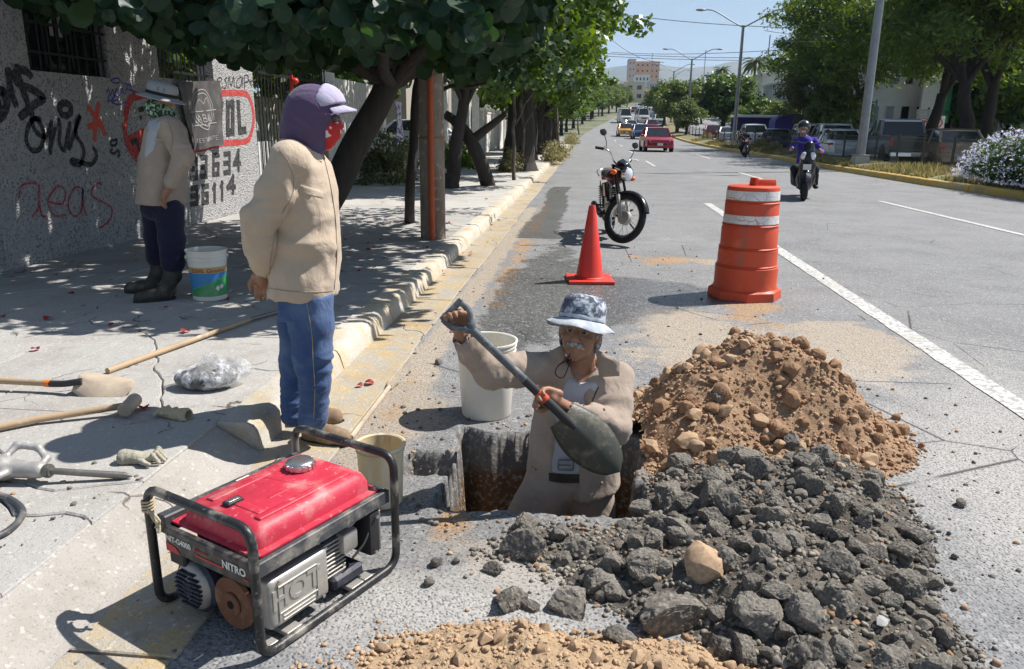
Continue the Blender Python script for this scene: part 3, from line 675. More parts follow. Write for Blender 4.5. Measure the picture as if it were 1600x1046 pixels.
# graffiti: strokes laid 3 mm proud of the wall
def spray(name, col, rough=0.8, fade=0.18):
    m = M(name, col, rough); m.mix(m.ramp(m.vor(55, out='Color'), 0.45, 0.7, 0, fade), (0.35, 0.34, 0.34)); return m.done()
BLK = spray('black_spray', (0.018, 0.018, 0.02)); RED = spray('red_paint', (0.42, 0.025, 0.02), fade=.25); BLU = spray('blue_marker', (0.06, 0.05, 0.30)); ORG = spray('orange_spray', (0.62, 0.07, 0.03)); THIN = spray('thin_red_spray', (0.36, 0.03, 0.04), fade=.5)
def wstroke(mb, pts, w_, sub=6, off=0.003, z4=True, jit=0.12):
    P = [Vector((p[0]/4, p[1]/4, 0)) if z4 else Vector((p[0], p[1], 0)) for p in pts]
    P = smooth_path(P, sub) if len(P) > 2 else [P[0].lerp(P[1], t/4) for t in range(5)]
    Q = [WP(p.x, p.y, off) for p in P]; n = len(Q); vs = []
    for i, q in enumerate(Q):
        t = (Q[min(i+1, n-1)]-Q[max(i-1, 0)]); t.x = 0; t.normalize(); s_ = Vector((0, -t.z, t.y)); ww = w_/2*(1+jit*random.uniform(-1, 1))*(0.55 if i in (0, n-1) else 1)
        vs += [q+s_*ww, q-s_*ww]
    mb.add(vs, [(2*i, 2*i+1, 2*i+3, 2*i+2) for i in range(n-1)])
def graf(name, mat, items, w_, off=0.003, z4=True, sub=6):
    mb = MB()
    for k, it in enumerate(items): wstroke(mb, it, w_, sub, off+0.0004*k, z4)
    return obj(name, mb, mat, wall, world=True)
graf('graffiti_tag', BLK, [[(0, 600), (15, 560), (40, 650), (10, 730), (-20, 740)], [(45, 430), (60, 520), (80, 600), (105, 670)], [(-30, 560), (0, 680), (35, 690), (60, 560), (50, 420)], [(200, 490), (170, 450), (120, 440), (90, 470), (110, 520), (200, 560), (260, 600), (270, 620), (210, 660), (120, 740)], [(100, 400), (130, 520), (170, 640), (205, 730)]], 0.075)
graf('graffiti_tag', BLK, [[(260, 750), (210, 745), (175, 800), (165, 880), (200, 940), (250, 930), (275, 850), (255, 780), (215, 740), (200, 770), (240, 840), (290, 850), (325, 760)], [(325, 750), (315, 850), (316, 970)], [(316, 930), (345, 800), (365, 750), (375, 800), (372, 890), (400, 940), (420, 860), (440, 770)], [(440, 760), (425, 850), (430, 940)], [(430, 940), (470, 820), (500, 730), (480, 760), (475, 840), (510, 900), (525, 960), (500, 1030), (450, 1020), (460, 1000), (560, 1030), (600, 990), (600, 950), (580, 920)]], 0.05)
graf('graffiti_ring', BLK, [[(405, 640), (440, 665), (440, 705), (410, 725), (378, 705), (375, 665), (405, 640)]], 0.07)
graf('graffiti_star', ORG, [[(545, 665), (575, 700), (600, 745)], [(620, 640), (605, 720), (595, 800), (593, 885)], [(550, 795), (600, 775), (640, 755)], [(600, 770), (640, 800), (655, 850)]], 0.06)
graf('graffiti_scribble', BLU, [[(690, 510), (720, 490), (750, 500), (740, 520), (700, 515)], [(665, 580), (680, 560), (690, 600), (705, 560), (715, 600), (730, 555), (745, 600), (760, 550), (780, 590), (800, 530), (820, 560), (840, 590)], [(675, 610), (690, 635), (720, 600), (740, 620), (700, 640), (740, 655), (780, 640), (790, 650)], [(770, 520), (830, 540)], [(790, 560), (850, 575)], [(680, 600), (675, 650)]], 0.016)
graf('graffiti_squiggle', BLK, [[(715, 880), (695, 880), (695, 910), (725, 905), (730, 875), (710, 880)], [(705, 930), (690, 950), (715, 960), (740, 940), (745, 970), (735, 980)]], 0.03)
def z5(P): return [(p[0], p[1]+262*4) for p in P]
graf('graffiti_word', THIN, [z5(p) for p in ([(120, 190), (130, 120), (185, 97), (240, 110), (245, 190), (235, 260), (200, 310)], [(240, 110), (248, 230), (262, 300), (300, 305)], [(305, 215), (390, 225), (410, 150), (370, 115), (330, 150), (300, 215), (340, 300), (415, 295)], [(510, 130), (470, 125), (435, 190), (430, 260), (470, 305), (510, 260), (520, 130), (520, 230), (540, 300)], [(635, 115), (620, 97), (580, 130), (575, 175), (640, 215), (695, 250), (695, 310), (660, 355), (620, 380)])], 0.022)
graf('graffiti_word', BLK, [[(1355, 520), (1380, 510), (1385, 490), (1365, 490), (1355, 530), (1375, 555), (1395, 540)], [(1420, 485), (1405, 500), (1415, 520), (1410, 550), (1395, 550)], [(1425, 555), (1432, 480), (1445, 540), (1460, 480), (1465, 550)], [(1510, 480), (1485, 500), (1480, 545), (1505, 540), (1515, 480), (1515, 550)], [(1530, 560), (1528, 480), (1550, 475), (1550, 510), (1530, 515)], [(1555, 500), (1575, 540)], [(1560, 510), (1600, 500)]], 0.018)
# painted advert: red rounded frame and block letters
def rr(P): return [(x*1.0, y*1.0) for x, y in P]
fr = [(1340, 585), (1500, 583), (1550, 600), (1580, 680), (1585, 760), (1565, 850), (1530, 885), (1380, 900), (1180, 945), (900, 1000), (840, 970), (800, 900), (780, 800), (790, 700), (820, 620), (870, 600), (960, 592)]
graf('painted_frame', RED, [fr], 0.085, sub=8)
mb = MB(); q = [(800, 850), (900, 800), (960, 900), (960, 985), (880, 1000), (830, 930)]
mb.add([WP(x/4, y/4, .0035) for x, y in q], [tuple(range(6))]); obj('painted_figure', mb, RED, wall, world=True)
graf('painted_figure', BLK, [[(820, 900), (850, 880), (870, 940)], [(865, 690), (900, 680)], [(875, 730), (885, 745)]], 0.06, off=.0045)
SEG = {'0': ['abcdef'], '1': 'bc', '3': 'abgcd', '4': 'fgbc', '6': 'afgedc', 'L': 'fed', 'O': 'abcdef', 'V': None}
def glyph(mb, ch, quad, w_):
    """block letter in a pixel quad (top-left, top-right, bottom-right, bottom-left)"""
    def q(u, v):
        a = [quad[0][i]+(quad[1][i]-quad[0][i])*u for i in (0, 1)]; b = [quad[3][i]+(quad[2][i]-quad[3][i])*u for i in (0, 1)]; return (a[0]+(b[0]-a[0])*v, a[1]+(b[1]-a[1])*v)
    S = {'a': ((0, 0), (1, 0)), 'b': ((1, 0), (1, .5)), 'c': ((1, .5), (1, 1)), 'd': ((1, 1), (0, 1)), 'e': ((0, 1), (0, .5)), 'f': ((0, .5), (0, 0)), 'g': ((0, .5), (1, .5))}
    if ch == 'V': L = [((0, 0), (.5, 1)), ((.5, 1), (1, 0))]
    elif ch == '4': L = [((.75, 0), (.75, 1)), ((.75, 0), (0, .65)), ((0, .65), (1, .65))]
    elif ch == '1': L = [((.6, 0), (.6, 1)), ((.6, 0), (.25, .2))]
    else: L = [S[k] for k in {'3': 'abgcd', '6': 'afgedc', 'L': 'fd' + 'e', 'O': 'abcdef'}[ch]]
    for i, (a, b) in enumerate(L):
        A, B = q(*a), q(*b); off = 0.0035+0.0004*i; P, Q = WP(A[0]/4, A[1]/4, off), WP(B[0]/4, B[1]/4, off)
        t = (Q-P).normalized(); s_ = Vector((0, -t.z, t.y))*w_/2; P = P-t*w_*.5; Q = Q+t*w_*.5
        mb.add([P+s_, P-s_, Q-s_, Q+s_], [(0, 1, 2, 3)])
def letters(name, items, w_):
    for ch, qd in items: mb = MB(); glyph(mb, ch, qd, w_); obj(name, mb, BLK, wall, world=True)
letters('painted_letter', [('V', [(1335, 660), (1385, 650), (1385, 840), (1335, 850)]), ('O', [(1425, 655), (1455, 650), (1455, 825), (1425, 830)]), ('L', [(1490, 650), (1535, 645), (1530, 815), (1500, 820)])], 0.11)
r1 = [('3', 1200, 1228, 1000), ('3', 1262, 1290, 988), ('6', 1335, 1365, 975), ('3', 1405, 1435, 965), ('4', 1465, 1500, 950)]
letters('painted_digit', [(c, [(x0, y), (x1, y-4), (x1, y+112), (x0, y+116)]) for c, x0, x1, y in r1], 0.07)
r2 = [('3', 1200, 1232, 1180), ('6', 1268, 1298, 1170), ('1', 1330, 1350, 1162), ('1', 1378, 1396, 1150), ('4', 1425, 1468, 1110)]
letters('painted_digit', [(c, [(x0, y), (x1, y-6), (x1, y+92), (x0, y+98)]) for c, x0, x1, y in r2], 0.07)
# banner tied over the gap, wavy cloth
c = [WP(270, 128), WP(337, 126), WP(343, 226), WP(293, 237)]
VIN = M('grey_vinyl', (0.085, 0.08, 0.08), 0.45); VIN.var((0.14, 0.13, 0.125), 6, 0.4, 0.7); VIN = VIN.done()
bn = thing('banner', 'dark grey vinyl restaurant banner with white crest tied to the wall railing', 'banner', (WX+.05, 9.9, 1.1))
def bpt(u, v, off=0.0):
    a = c[0].lerp(c[1], u); b = c[3].lerp(c[2], u); p = a.lerp(b, v); p.x = WX+0.06+0.02*math.sin(u*14+v*2)*(0.4+v)+0.01*math.sin(v*9+u*5)+off; return p
mb = MB(); n = 24
for sgn in (0,):
    vs = [bpt(i/n, j/n) for j in range(n+1) for i in range(n+1)]; mb.add(vs, [(j*(n+1)+i, j*(n+1)+i+1, (j+1)*(n+1)+i+1, (j+1)*(n+1)+i) for j in range(n) for i in range(n)])
    vs = [bpt(i/n, j/n, -0.003) for j in range(n+1) for i in range(n+1)]; mb.add(vs, [(j*(n+1)+i, (j+1)*(n+1)+i, (j+1)*(n+1)+i+1, j*(n+1)+i+1) for j in range(n) for i in range(n)])
obj('cloth', mb, VIN, bn, world=True, smooth=60)
WPNT = simple('white_print', (0.42, 0.41, 0.40), 0.6)
def bstroke(mb, pts, w_, off=0.004):
    P = smooth_path([(p[0], p[1], 0) for p in pts], 5) if len(pts) > 2 else [Vector((*pts[0], 0)).lerp(Vector((*pts[1], 0)), t/5) for t in range(6)]
    Q = [bpt(p.x, p.y, off) for p in P]; n = len(Q); vs = []
    for i, q in enumerate(Q):
        t = Q[min(i+1, n-1)]-Q[max(i-1, 0)]; t.x = 0; t.normalize(); s_ = Vector((0, -t.z, t.y))*w_/2; vs += [q+s_, q-s_]
    mb.add(vs, [(2*i, 2*i+1, 2*i+3, 2*i+2) for i in range(n-1)])
mb = MB()
for k in (1.0, .82): bstroke(mb, [(.50+.26*k*math.sin(a), .42-.30*k*math.cos(a)) for a in [2*math.pi*t/16 for t in range(17)]], 0.012)
bstroke(mb, [(.3, .4), (.42, .27), (.5, .33), (.6, .25), (.7, .42)], .01); bstroke(mb, [(.18, .44), (.82, .44)], .012); bstroke(mb, [(.18, .64), (.82, .64)], .012)
obj('crest', mb, WPNT, bn, world=True)
def btext(txt, u0, u1, v0, v1, w_, name):
    L = {'X': [((0, 0), (1, 1)), ((1, 0), (0, 1))], 'A': [((0, 1), (.5, 0)), ((.5, 0), (1, 1)), ((.2, .65), (.8, .65))], 'B': [((0, 0), (0, 1)), ((0, 0), (.8, .1)), ((.8, .1), (.8, .4)), ((.8, .45), (0, .5)), ((0, .5), (1, .6)), ((1, .6), (1, .95)), ((1, .95), (0, 1))], 'L': [((0, 0), (0, 1)), ((0, 1), (.9, 1))], 'I': [((.5, 0), (.5, 1))],
         'R': [((0, 0), (0, 1)), ((0, 0), (.9, .1)), ((.9, .1), (.9, .45)), ((.9, .45), (0, .5)), ((.3, .5), (1, 1))], 'E': [((0, 0), (0, 1)), ((0, 0), (.9, 0)), ((0, .5), (.7, .5)), ((0, 1), (.9, 1))], 'S': [((1, 0), (0, .1)), ((0, .1), (0, .45)), ((0, .45), (1, .55)), ((1, .55), (1, .9)), ((1, .9), (0, 1))], 'T': [((0, 0), (1, 0)), ((.5, 0), (.5, 1))], 'U': [((0, 0), (0, 1)), ((0, 1), (1, 1)), ((1, 1), (1, 0))], 'N': [((0, 1), (0, 0)), ((0, 0), (1, 1)), ((1, 1), (1, 0))]}
    mb = MB(); n = len(txt); dw = (u1-u0)/n
    for i, ch in enumerate(txt):
        for a, b in L[ch]: bstroke(mb, [(u0+dw*(i+.12+.7*a[0]), v0+(v1-v0)*a[1]), (u0+dw*(i+.12+.7*b[0]), v0+(v1-v0)*b[1])], w_)
    obj(name, mb, WPNT, bn, world=True)
btext('XABALI', .2, .82, .49, .6, .012, 'lettering'); btext('RESTAURANTE', .22, .82, .84, .9, .007, 'lettering')
# teal gate leaf at the near end of the wall
gt = thing('gate', 'dark teal sheet metal gate beside the left end of the graffiti wall', 'gate', (WX-.1, 5.3, SWZ))
TEAL = simple('teal_paint', (0.03, 0.09, 0.11), 0.5, dirt=(0.02, 0.05, 0.06))
mb = MB()
mb.box((WX-.1, 4.3, SWZ+.02), (WX-.06, 6.24, 3.4)); obj('panel', mb, TEAL, gt, world=True, bevel=.005)
for k in range(6): mb = MB(); mb.box((WX-.059, 4.4+k*.34, SWZ+.1), (WX-.04, 4.43+k*.34, 3.3)); obj('rib', mb, TEAL, gt, world=True)
gp = thing('gate_post', 'concrete post left of the graffiti wall next to the teal gate', 'post', (WX-.12, 4.1, SWZ)); mb = MB(); mb.box((WX-.25, 3.9, .1), (WX, 4.25, 3.5)); obj('shaft', mb, STUC, gp, world=True, bevel=.01)
# white house wall seen through the railings, far behind
hs = thing('courtyard_wall', 'pale sunlit wall seen through the railings of the graffiti wall', 'wall', (-11, 14, 0)); mb = MB(); mb.box((-11.2, 6.0, 0), (-11, 30, 2.2)); mb.box((-11.25, 5.98, 2.2), (-10.95, 30.02, 2.28))
obj('wall_body', mb, simple('cream_plaster', (0.7, 0.68, 0.62), 0.9, bump=.004), hs, world=True)
# ---- beyond the wall: iron fence, white louvred fence, gate pillars ----
fy0, fy1 = 11.95, 15.2
fc = thing('iron_fence', 'tall dark iron bar fence with greenery behind, right of the graffiti wall', 'fence', (WX, 13.5, SWZ))
k = 0; y = fy0
while y < fy1:
    mb = MB(); mb.tube([(WX, y, SWZ), (WX, y, 2.35)], .011, 5); mb.lathe([(.011, 2.35), (.02, 2.38), (.0, 2.46)], 5, (WX, y, 0)); obj('bar', mb, IRON, fc, world=True); y += .13
mb = MB(); mb.box((WX-.02, fy0, .32), (WX+.02, fy1, .36)); mb.box((WX-.02, fy0, 2.15), (WX+.02, fy1, 2.19)); mb.box((WX-.1, fy0, SWZ), (WX+.1, fy1, SWZ+.15)); obj('rail', mb, IRON, fc, world=True)
WHT = simple('white_painted_metal', (0.72, 0.71, 0.68), 0.5, dirt=(0.45, 0.42, 0.36), bump=.002)
pk = thing('picket_panel', 'low white picket panel leaning inside the iron fence', 'fence', (WX-.25, 12.6, SWZ))
for k in range(8): mb = MB(); mb.box((WX-.28, 12.15+.12*k, SWZ), (WX-.25, 12.22+.12*k, 1.12)); obj('picket', mb, WHT, pk, world=True, bevel=.004)
mb = MB(); mb.box((WX-.31, 12.1, .4), (WX-.285, 13.1, .46)); mb.box((WX-.31, 12.1, .9), (WX-.285, 13.1, .96)); obj('rail', mb, WHT, pk, world=True)
REDP = simple('red_lacquer', (0.55, 0.04, 0.02), 0.4)
rp = thing('gate_ornament', 'red orange post with lanterns at the end of the iron fence', 'post', (WX+.1, 13.1, SWZ)); mb = MB(); mb.tube([(WX+.1, 13.1, SWZ), (WX+.1, 13.1, 2.2)], .03, 8); obj('post', mb, REDP, rp, world=True, smooth=40)
for z in (1.35, 1.6, 1.85, 2.1): mb = MB(); mb.ball((WX+.16, 13.1, z), (.07, .07, .055), 10, 6); obj('lantern', mb, REDP, rp, world=True, smooth=60)
lf = thing('louvred_fence', 'white vertical slat fence between leaning trunk and hooded man', 'fence', (WX, 17, SWZ))
for k in range(22): mb = MB(); y = 15.35+.16*k; mb.box((WX-.02, y, SWZ+.1), (WX+.02, y+.12, 2.3)); obj('slat', mb, WHT, lf, world=True, bevel=.004)
mb = MB(); mb.box((WX-.12, 18.9, SWZ), (WX+.12, 19.2, 2.45)); mb.box((WX-.12, 15.25, SWZ), (WX+.12, 15.34, 2.45)); obj('post', mb, WHT, lf, world=True, bevel=.01)
def pillar_wall(y0, y1, h, col, lab, pil=True, gatecol=None):
    t = thing('boundary_wall', lab, 'wall', (WX-.1, y0, 0)); ms = simple('plaster_%d' % int(y0), col, .9, dirt=tuple(c*.6 for c in col), bump=.004)
    mb = MB(); mb.box((WX-.3, y0, 0), (WX-.1, y1, h)); obj('wall_body', mb, ms, t, world=True)
    mb = MB(); mb.box((WX-.33, y0, h), (WX-.07, y1, h+.08)); obj('coping', mb, ms, t, world=True, bevel=.01)
    n = max(1, int((y1-y0)/3))
    for i in range(n+1): mb = MB(); y = y0+(y1-y0-.3)*i/n; mb.box((WX-.35, y, 0), (WX+.0, y+.3, h+.25)); obj('pillar', mb, WHT if pil else ms, t, world=True, bevel=.01)
    return t
pillar_wall(19.3, 27.0, 1.0, (0.45, 0.42, 0.36), 'low plaster garden wall with pillars behind the shrubs')
pillar_wall(36.0, 60.0, 2.0, (0.68, 0.66, 0.62), 'long white boundary wall past the driveway on the left')
dg = thing('driveway_gate', 'white driveway gate frame open to a parked pale car', 'gate', (WX, 31, SWZ))
for y in (27.4, 30.0, 32.6, 35.2): mb = MB(); mb.box((WX-.15, y, SWZ), (WX+.15, y+.3, 2.9)); obj('pillar', mb, WHT, dg, world=True, bevel=.01)
mb = MB(); mb.box((WX-.2, 27.3, 2.9), (WX+.2, 35.6, 3.15)); obj('beam', mb, WHT, dg, world=True, bevel=.01)
bb = thing('house', 'shaded house front behind the left boundary walls', 'house', (-9, 40, 0)); HP = simple('house_plaster', (0.42, 0.38, 0.33), .9, dirt=(.3, .26, .22))
mb = MB(); mb.box((-14, 36.5, 0), (-8.5, 60, 5.5)); obj('wall_body', mb, HP, bb, world=True)
mb = MB(); mb.box((-14.2, 36.3, 5.5), (-8.2, 60.2, 5.75)); obj('roof', mb, HP, bb, world=True, bevel=.03)
for i in range(6):
    mb = MB(); y = 38+3.7*i; mb.box((-8.5, y, 1.2), (-8.46, y+1.5, 2.5)); wd = obj('window', mb, WHT, bb, world=True); mb = MB(); mb.box((-8.46, y+.06, 1.26), (-8.45, y+1.44, 2.44)); p_ = obj('pane', mb, GL, wd); p_.matrix_parent_inverse = root_matrix(wd).inverted()
hang = thing('hanging_cloth', 'white and purple cloth hanging over the low garden wall', 'cloth', (WX, 21, 1.2)); mb = MB()
vs = [(WX+.02+.03*math.sin(i*1.3+j*.4), 20.6+.09*i, 2.0-.115*j) for j in range(11) for i in range(9)]; mb.add(vs, [(j*9+i, j*9+i+1, j*9+i+10, j*9+i+9) for j in range(10) for i in range(8)])
vs = [(v_[0]-.01, v_[1], v_[2]) for v_ in vs]; mb.add(vs, [(j*9+i, j*9+i+9, j*9+i+10, j*9+i+1) for j in range(10) for i in range(8)])
CLO = M('striped_cloth', (0.75, 0.73, 0.78), .9); CLO.var((0.25, 0.12, 0.35), 7, .5, .55); obj('cloth', mb, CLO.done(), hang, world=True, smooth=60)
# ============ vegetation ============
def foliage(name, col, col2, trans=0.35, rough=0.5, spec=0.4):
    m = M(name, col, rough, 0, spec); g = N(m.t, 'ShaderNodeNewGeometry')
    f = m.ramp(g.outputs['Random Per Island'], 0.15, 0.9); m.mix(f, col2)
    m.t.links.new(m.c, m.b.inputs['Base Color'])
    tr = N(m.t, 'ShaderNodeBsdfTranslucent'); mx = N(m.t, 'ShaderNodeMixShader'); mx.inputs[0].default_value = trans
    hs = N(m.t, 'ShaderNodeHueSaturation'); hs.inputs['Saturation'].default_value = 1.25; hs.inputs['Value'].default_value = 1.9; hs.inputs['Hue'].default_value = 0.47
    m.t.links.new(m.c, hs.inputs['Color']); m.t.links.new(hs.outputs[0], tr.inputs['Color'])
    out = m.t.nodes['Material Output']; m.t.links.new(m.b.outputs[0], mx.inputs[1]); m.t.links.new(tr.outputs[0], mx.inputs[2]); m.t.links.new(mx.outputs[0], out.inputs['Surface']); return m.m
L_SEA = foliage('broad_round_leaf', (0.018, 0.042, 0.020), (0.030, 0.060, 0.020), 0.22, 0.5, 0.25)
L_FIC = foliage('glossy_tree_leaf', (0.045, 0.09, 0.022), (0.095, 0.165, 0.032), 0.35, 0.42)
L_DRY = foliage('dusty_tree_leaf', (0.085, 0.105, 0.045), (0.12, 0.14, 0.06), 0.25, 0.6)
L_FEA = foliage('feathery_tree_leaf', (0.045, 0.09, 0.022), (0.11, 0.17, 0.035), 0.4, 0.5)
L_FAR = foliage('distant_tree_leaf', (0.08, 0.12, 0.035), (0.14, 0.19, 0.055), 0.3, 0.6)
L_GRS = foliage('grass_blade', (0.14, 0.15, 0.06), (0.28, 0.25, 0.13), 0.35, 0.7)
BARK = M('bark', (0.13, 0.105, 0.08), 0.95); BARK.var((0.06, 0.05, 0.04), 9, .4, .65, 8, stretch=(1, 1, .25)); BARK.var((.22, .2, .17), 3, .5, .7); BARK.bump(BARK.noise(22, 8, stretch=(1, 1, .2)), .03); BARK = BARK.done()
DBARK = M('dark_bark', (0.048, 0.04, 0.034), 0.95); DBARK.var((0.035, 0.03, 0.025), 9, .4, .65, 8, stretch=(1, 1, .25)); DBARK.bump(DBARK.noise(22, 8, stretch=(1, 1, .2)), .03); DBARK = DBARK.done()
def leaf_arrays(C, Nn, size, ratio=0.95, fold=0.25, quad=False, rg=rng):
    """C centres, Nn normals; returns V, F (two folded halves of 5 points, or one quad)"""
    n = len(C); Nn = Nn/np.maximum(np.linalg.norm(Nn, axis=1, keepdims=True), 1e-6); t = rg.normal(size=(n, 3)); t -= Nn*(t*Nn).sum(1, keepdims=True); t /= np.linalg.norm(t, axis=1, keepdims=True); b = np.cross(Nn, t)
    s_ = np.broadcast_to(np.asarray(size, float), (n,))[:, None]
    if quad:
        pts = [(-1, 0, 0), (0.1, -ratio, 0.15*fold), (1, 0, 0), (0.1, ratio, 0.15*fold)]; F0 = [(0, 1, 2, 3)]
    else:
        pts = [(-1, 0, 0), (-.35, -.88*ratio, fold*.8), (.35, -.9*ratio, fold), (.92, -.4*ratio, fold*.4), (1, 0, 0), (.92, .4*ratio, fold*.4), (.35, .9*ratio, fold), (-.35, .88*ratio, fold*.8)]; F0 = [(0, 1, 2, 3, 4), (0, 4, 5, 6, 7)]
    P = np.array(pts); k = len(P)
    V = C[:, None, :]+s_[:, None]*(P[None, :, 0:1]*t[:, None]+P[None, :, 1:2]*b[:, None]+P[None, :, 2:3]*Nn[:, None])
    F = (np.arange(n)*k)[:, None, None]+np.array(F0)[None]
    return V.reshape(-1, 3), F.reshape(-1, len(F0[0]))
def clump_leaves(centres, rad, per, rg, up=0.5, squash=0.7, ctr=None):
    n = len(centres); d = rg.normal(size=(n, per, 3)); d /= np.linalg.norm(d, axis=2, keepdims=True); r = rg.random((n, per, 1))**0.45
    rad = np.broadcast_to(np.asarray(rad, float), (n,))[:, None, None]; off = d*r*rad*np.array([1, 1, squash]); C = (centres[:, None]+off).reshape(-1, 3)
    Nn = d.reshape(-1, 3)*0.7+np.array([0, 0, up])+rg.normal(size=(n*per, 3))*0.45; return C, Nn
def limb(mb, a, b, r0, r1, wob=0.12, n=5, seed=0, rn=8):
    a, b = Vector(a), Vector(b); L = (b-a).length; pts = []; rs_ = []
    for i in range(n+1):
        t = i/n; q = a.lerp(b, t); w_ = math.sin(math.pi*t)*wob*L; q = q+Vector((mnoise.noise(Vector((t*3, seed, 1))), mnoise.noise(Vector((t*3, seed, 5))), mnoise.noise(Vector((t*3, seed, 9)))*.6))*w_; pts.append(q); rs_.append(r0+(r1-r0)*t)
    mb.tube(pts, rs_, rn)
def make_tree(lab, base, h0, crown_c, crown_r, nclump, per, lsize, leafmat, barkmat=BARK, trunk_r=0.2, lean=(0, 0), seed=1, crad=0.55, cat='tree', group=None, name='tree', quad=True, ratio=.55, shell=0.55, limbs=9, squash=.7, up=.5, flatbot=0.0):
    rg = np.random.default_rng(seed); t = thing(name, lab, cat, base, 0, group); B = Vector((0, 0, 0)); top = Vector((lean[0], lean[1], h0))
    d = rg.normal(size=(nclump, 3)); d /= np.linalg.norm(d, axis=1, keepdims=True); r = (shell+(1-shell)*rg.random((nclump, 1)))*(0.85+0.3*rg.random((nclump, 1)))
    d[:, 2] = np.where(d[:, 2] < -flatbot if flatbot else d[:, 2] < -2, -d[:, 2]*.4, d[:, 2])
    Cc = np.array(crown_c)+d*r*np.array(crown_r)
    mb = MB(); limb(mb, B, top, trunk_r*1.25, trunk_r*.8, .05, 6, seed, 12); mb.lathe([(trunk_r*1.7, -.1), (trunk_r*1.4, .08), (trunk_r*1.2, .3)], 12); obj('trunk', mb, barkmat, t, smooth=60)
    idx = rg.permutation(nclump)[:limbs]
    for q, i in enumerate(idx):
        mb = MB(); e = Cc[i]; mid = top.lerp(Vector(e), .5)+Vector((0, 0, .1*crown_r[2])); r0 = trunk_r*.55; limb(mb, top-Vector((0, 0, .15*h0*rg.random())), mid, r0, r0*.6, .1, 3, seed+q, 7); limb(mb, mid, e, r0*.6, r0*.18, .1, 3, seed+q+30, 6); obj('branch', mb, barkmat, t, smooth=60)
    C, Nn = clump_leaves(Cc, crad*(0.7+.6*rg.random(nclump)), per, rg, up, squash)
    V, F = leaf_arrays(C, Nn, lsize*(.7+.6*rg.random(len(C))), ratio, .25, quad, rg)
    raw_mesh('crown', V, F, leafmat, t, False)['kind'] = 'stuff'
    return t
def copy_tree_at(src, lab, loc, rz, sc, group=None):
    c = copy_tree(src); c.location = loc; c.rotation_euler = (0, 0, rz); c.scale = sc if isinstance(sc, tuple) else (sc, sc, sc); c['label'] = lab
    if group: c['group'] = group
    return c
# ---- the near broad-leaved tree over the pavement ----
near = thing('broad_leaved_tree', 'large tree with big round dark leaves shading the left pavement and graffiti wall', 'tree', G(462, 392, .13))
bx = Vector(near.location); fork = CP(612, 118, 8.1)
mb = MB(); pts = smooth_path([bx, CP(520, 300, 8.0), CP(556, 225, 8.0), CP(590, 165, 8.05), fork], 4); n = len(pts)
mb.tube(pts, [.165-.05*i/(n-1) for i in range(n)], 12); mb.lathe([(.22, -.05), (.19, .06), (.165, .2)], 12, bx); obj('trunk', mb, DBARK, near, world=True, smooth=60)
rgN = np.random.default_rng(5)
# lower edge of the crown as seen: pixel x -> pixel y
ex = [0, 30, 40, 110, 180, 230, 300, 350, 420, 520, 600, 640, 700, 760, 800, 840, 870, 985, 1010]; ey = [-60, -10, 30, 42, 48, 30, 75, 100, 108, 112, 125, 110, 120, 140, 90, 40, -30, -60, -60]
def low_z(x, y):
    v = np.array([x, y, 0])-CAM; w_ = v@_fw; px = 800+FPX*(v@_R)/w_
    py = np.interp(px, ex, ey); d = _ray(px, py); f = np.array([-math.sin(YAW), math.cos(YAW), 0]); k = (v@f)/(d@f); return CAMH+d[2]*k, px
cl = []
while len(cl) < 620:
    x, y = rgN.uniform(-4.9, 0.9), rgN.uniform(5.3, 10.6); z, px = low_z(x, y)
    if px < -60 or px > 1010: continue
    e = ((x+2.0)/3.1)**2+((y-8.0)/2.9)**2
    if e > 1.0: continue
    top = 2.6+3.0*math.sqrt(max(0, 1-e))
    lo = max(z, 1.95)+0.12
    if top < lo+.2: top = lo+.25
    zz = lo+(top-lo)*rgN.random()**1.5
    if zz-0.32*0 < 1.9: continue
    # leave sun gaps where the photograph's pavement and wall show them
    cl.append((x, y, zz))
cl = np.array(cl)
C, Nn = clump_leaves(cl, .34, 26, rgN, .35, .6)
zl = np.array([low_z(a, b)[0] for a, b in C[:, :2]]); keep = (C[:, 2] > zl+.0)&(C[:, 0] > WX+.1); C, Nn = C[keep], Nn[keep]
Nn[:, :2] += (CAM[:2]-C[:, :2])*0.10
sz = .084*(.45+.75*rgN.random(len(C)))
dist = np.linalg.norm(C-CAM, axis=1); vis = []
for i in range(len(C)):
    v = C[i]-CAM; w_ = v@_fw; py = 523-FPX*(v@_U)/w_; px = 800+FPX*(v@_R)/w_
    if -10 < py and -10 < px < 1000: vis.append((dist[i], i))
vis.sort(); first = [i for _, i in vis[:290]]; rest = np.setdiff1d(np.arange(len(C)), first)
V, F = leaf_arrays(C[rest], Nn[rest], sz[rest], .97, .22, False, rgN); o = raw_mesh('foliage', V, F, L_SEA, near, False, world=True); o['kind'] = 'stuff'
def leaf_obj_mesh(k):
    """one round leaf with midrib fold, wavy rim and notch at the stalk"""
    vs = [(0, 0, 0)]; m_ = 18
    for i in range(m_):
        a = 2*math.pi*i/m_; r_ = 1+.05*math.sin(3*a+k)+.03*math.sin(5*a+2*k); r_ *= .82 if i == 0 else 1
        vs.append((-r_*math.cos(a), r_*math.sin(a)*.97, .16*abs(math.sin(a))+.05*math.sin(2*a+k)-.08*math.cos(a)**2))
    me = bpy.data.meshes.new('leaf'); me.from_pydata(vs, [], [(0, 1+i, 1+(i+1) % m_) for i in range(m_)]); me.materials.append(LVEIN); return me
LV = M('veined_round_leaf', (0.018, 0.045, 0.024), 0.45, 0, 0.3)
an = N(LV.t, 'ShaderNodeTexGradient'); an.gradient_type = 'RADIAL'; LV.t.links.new(LV.co, an.inputs[0])
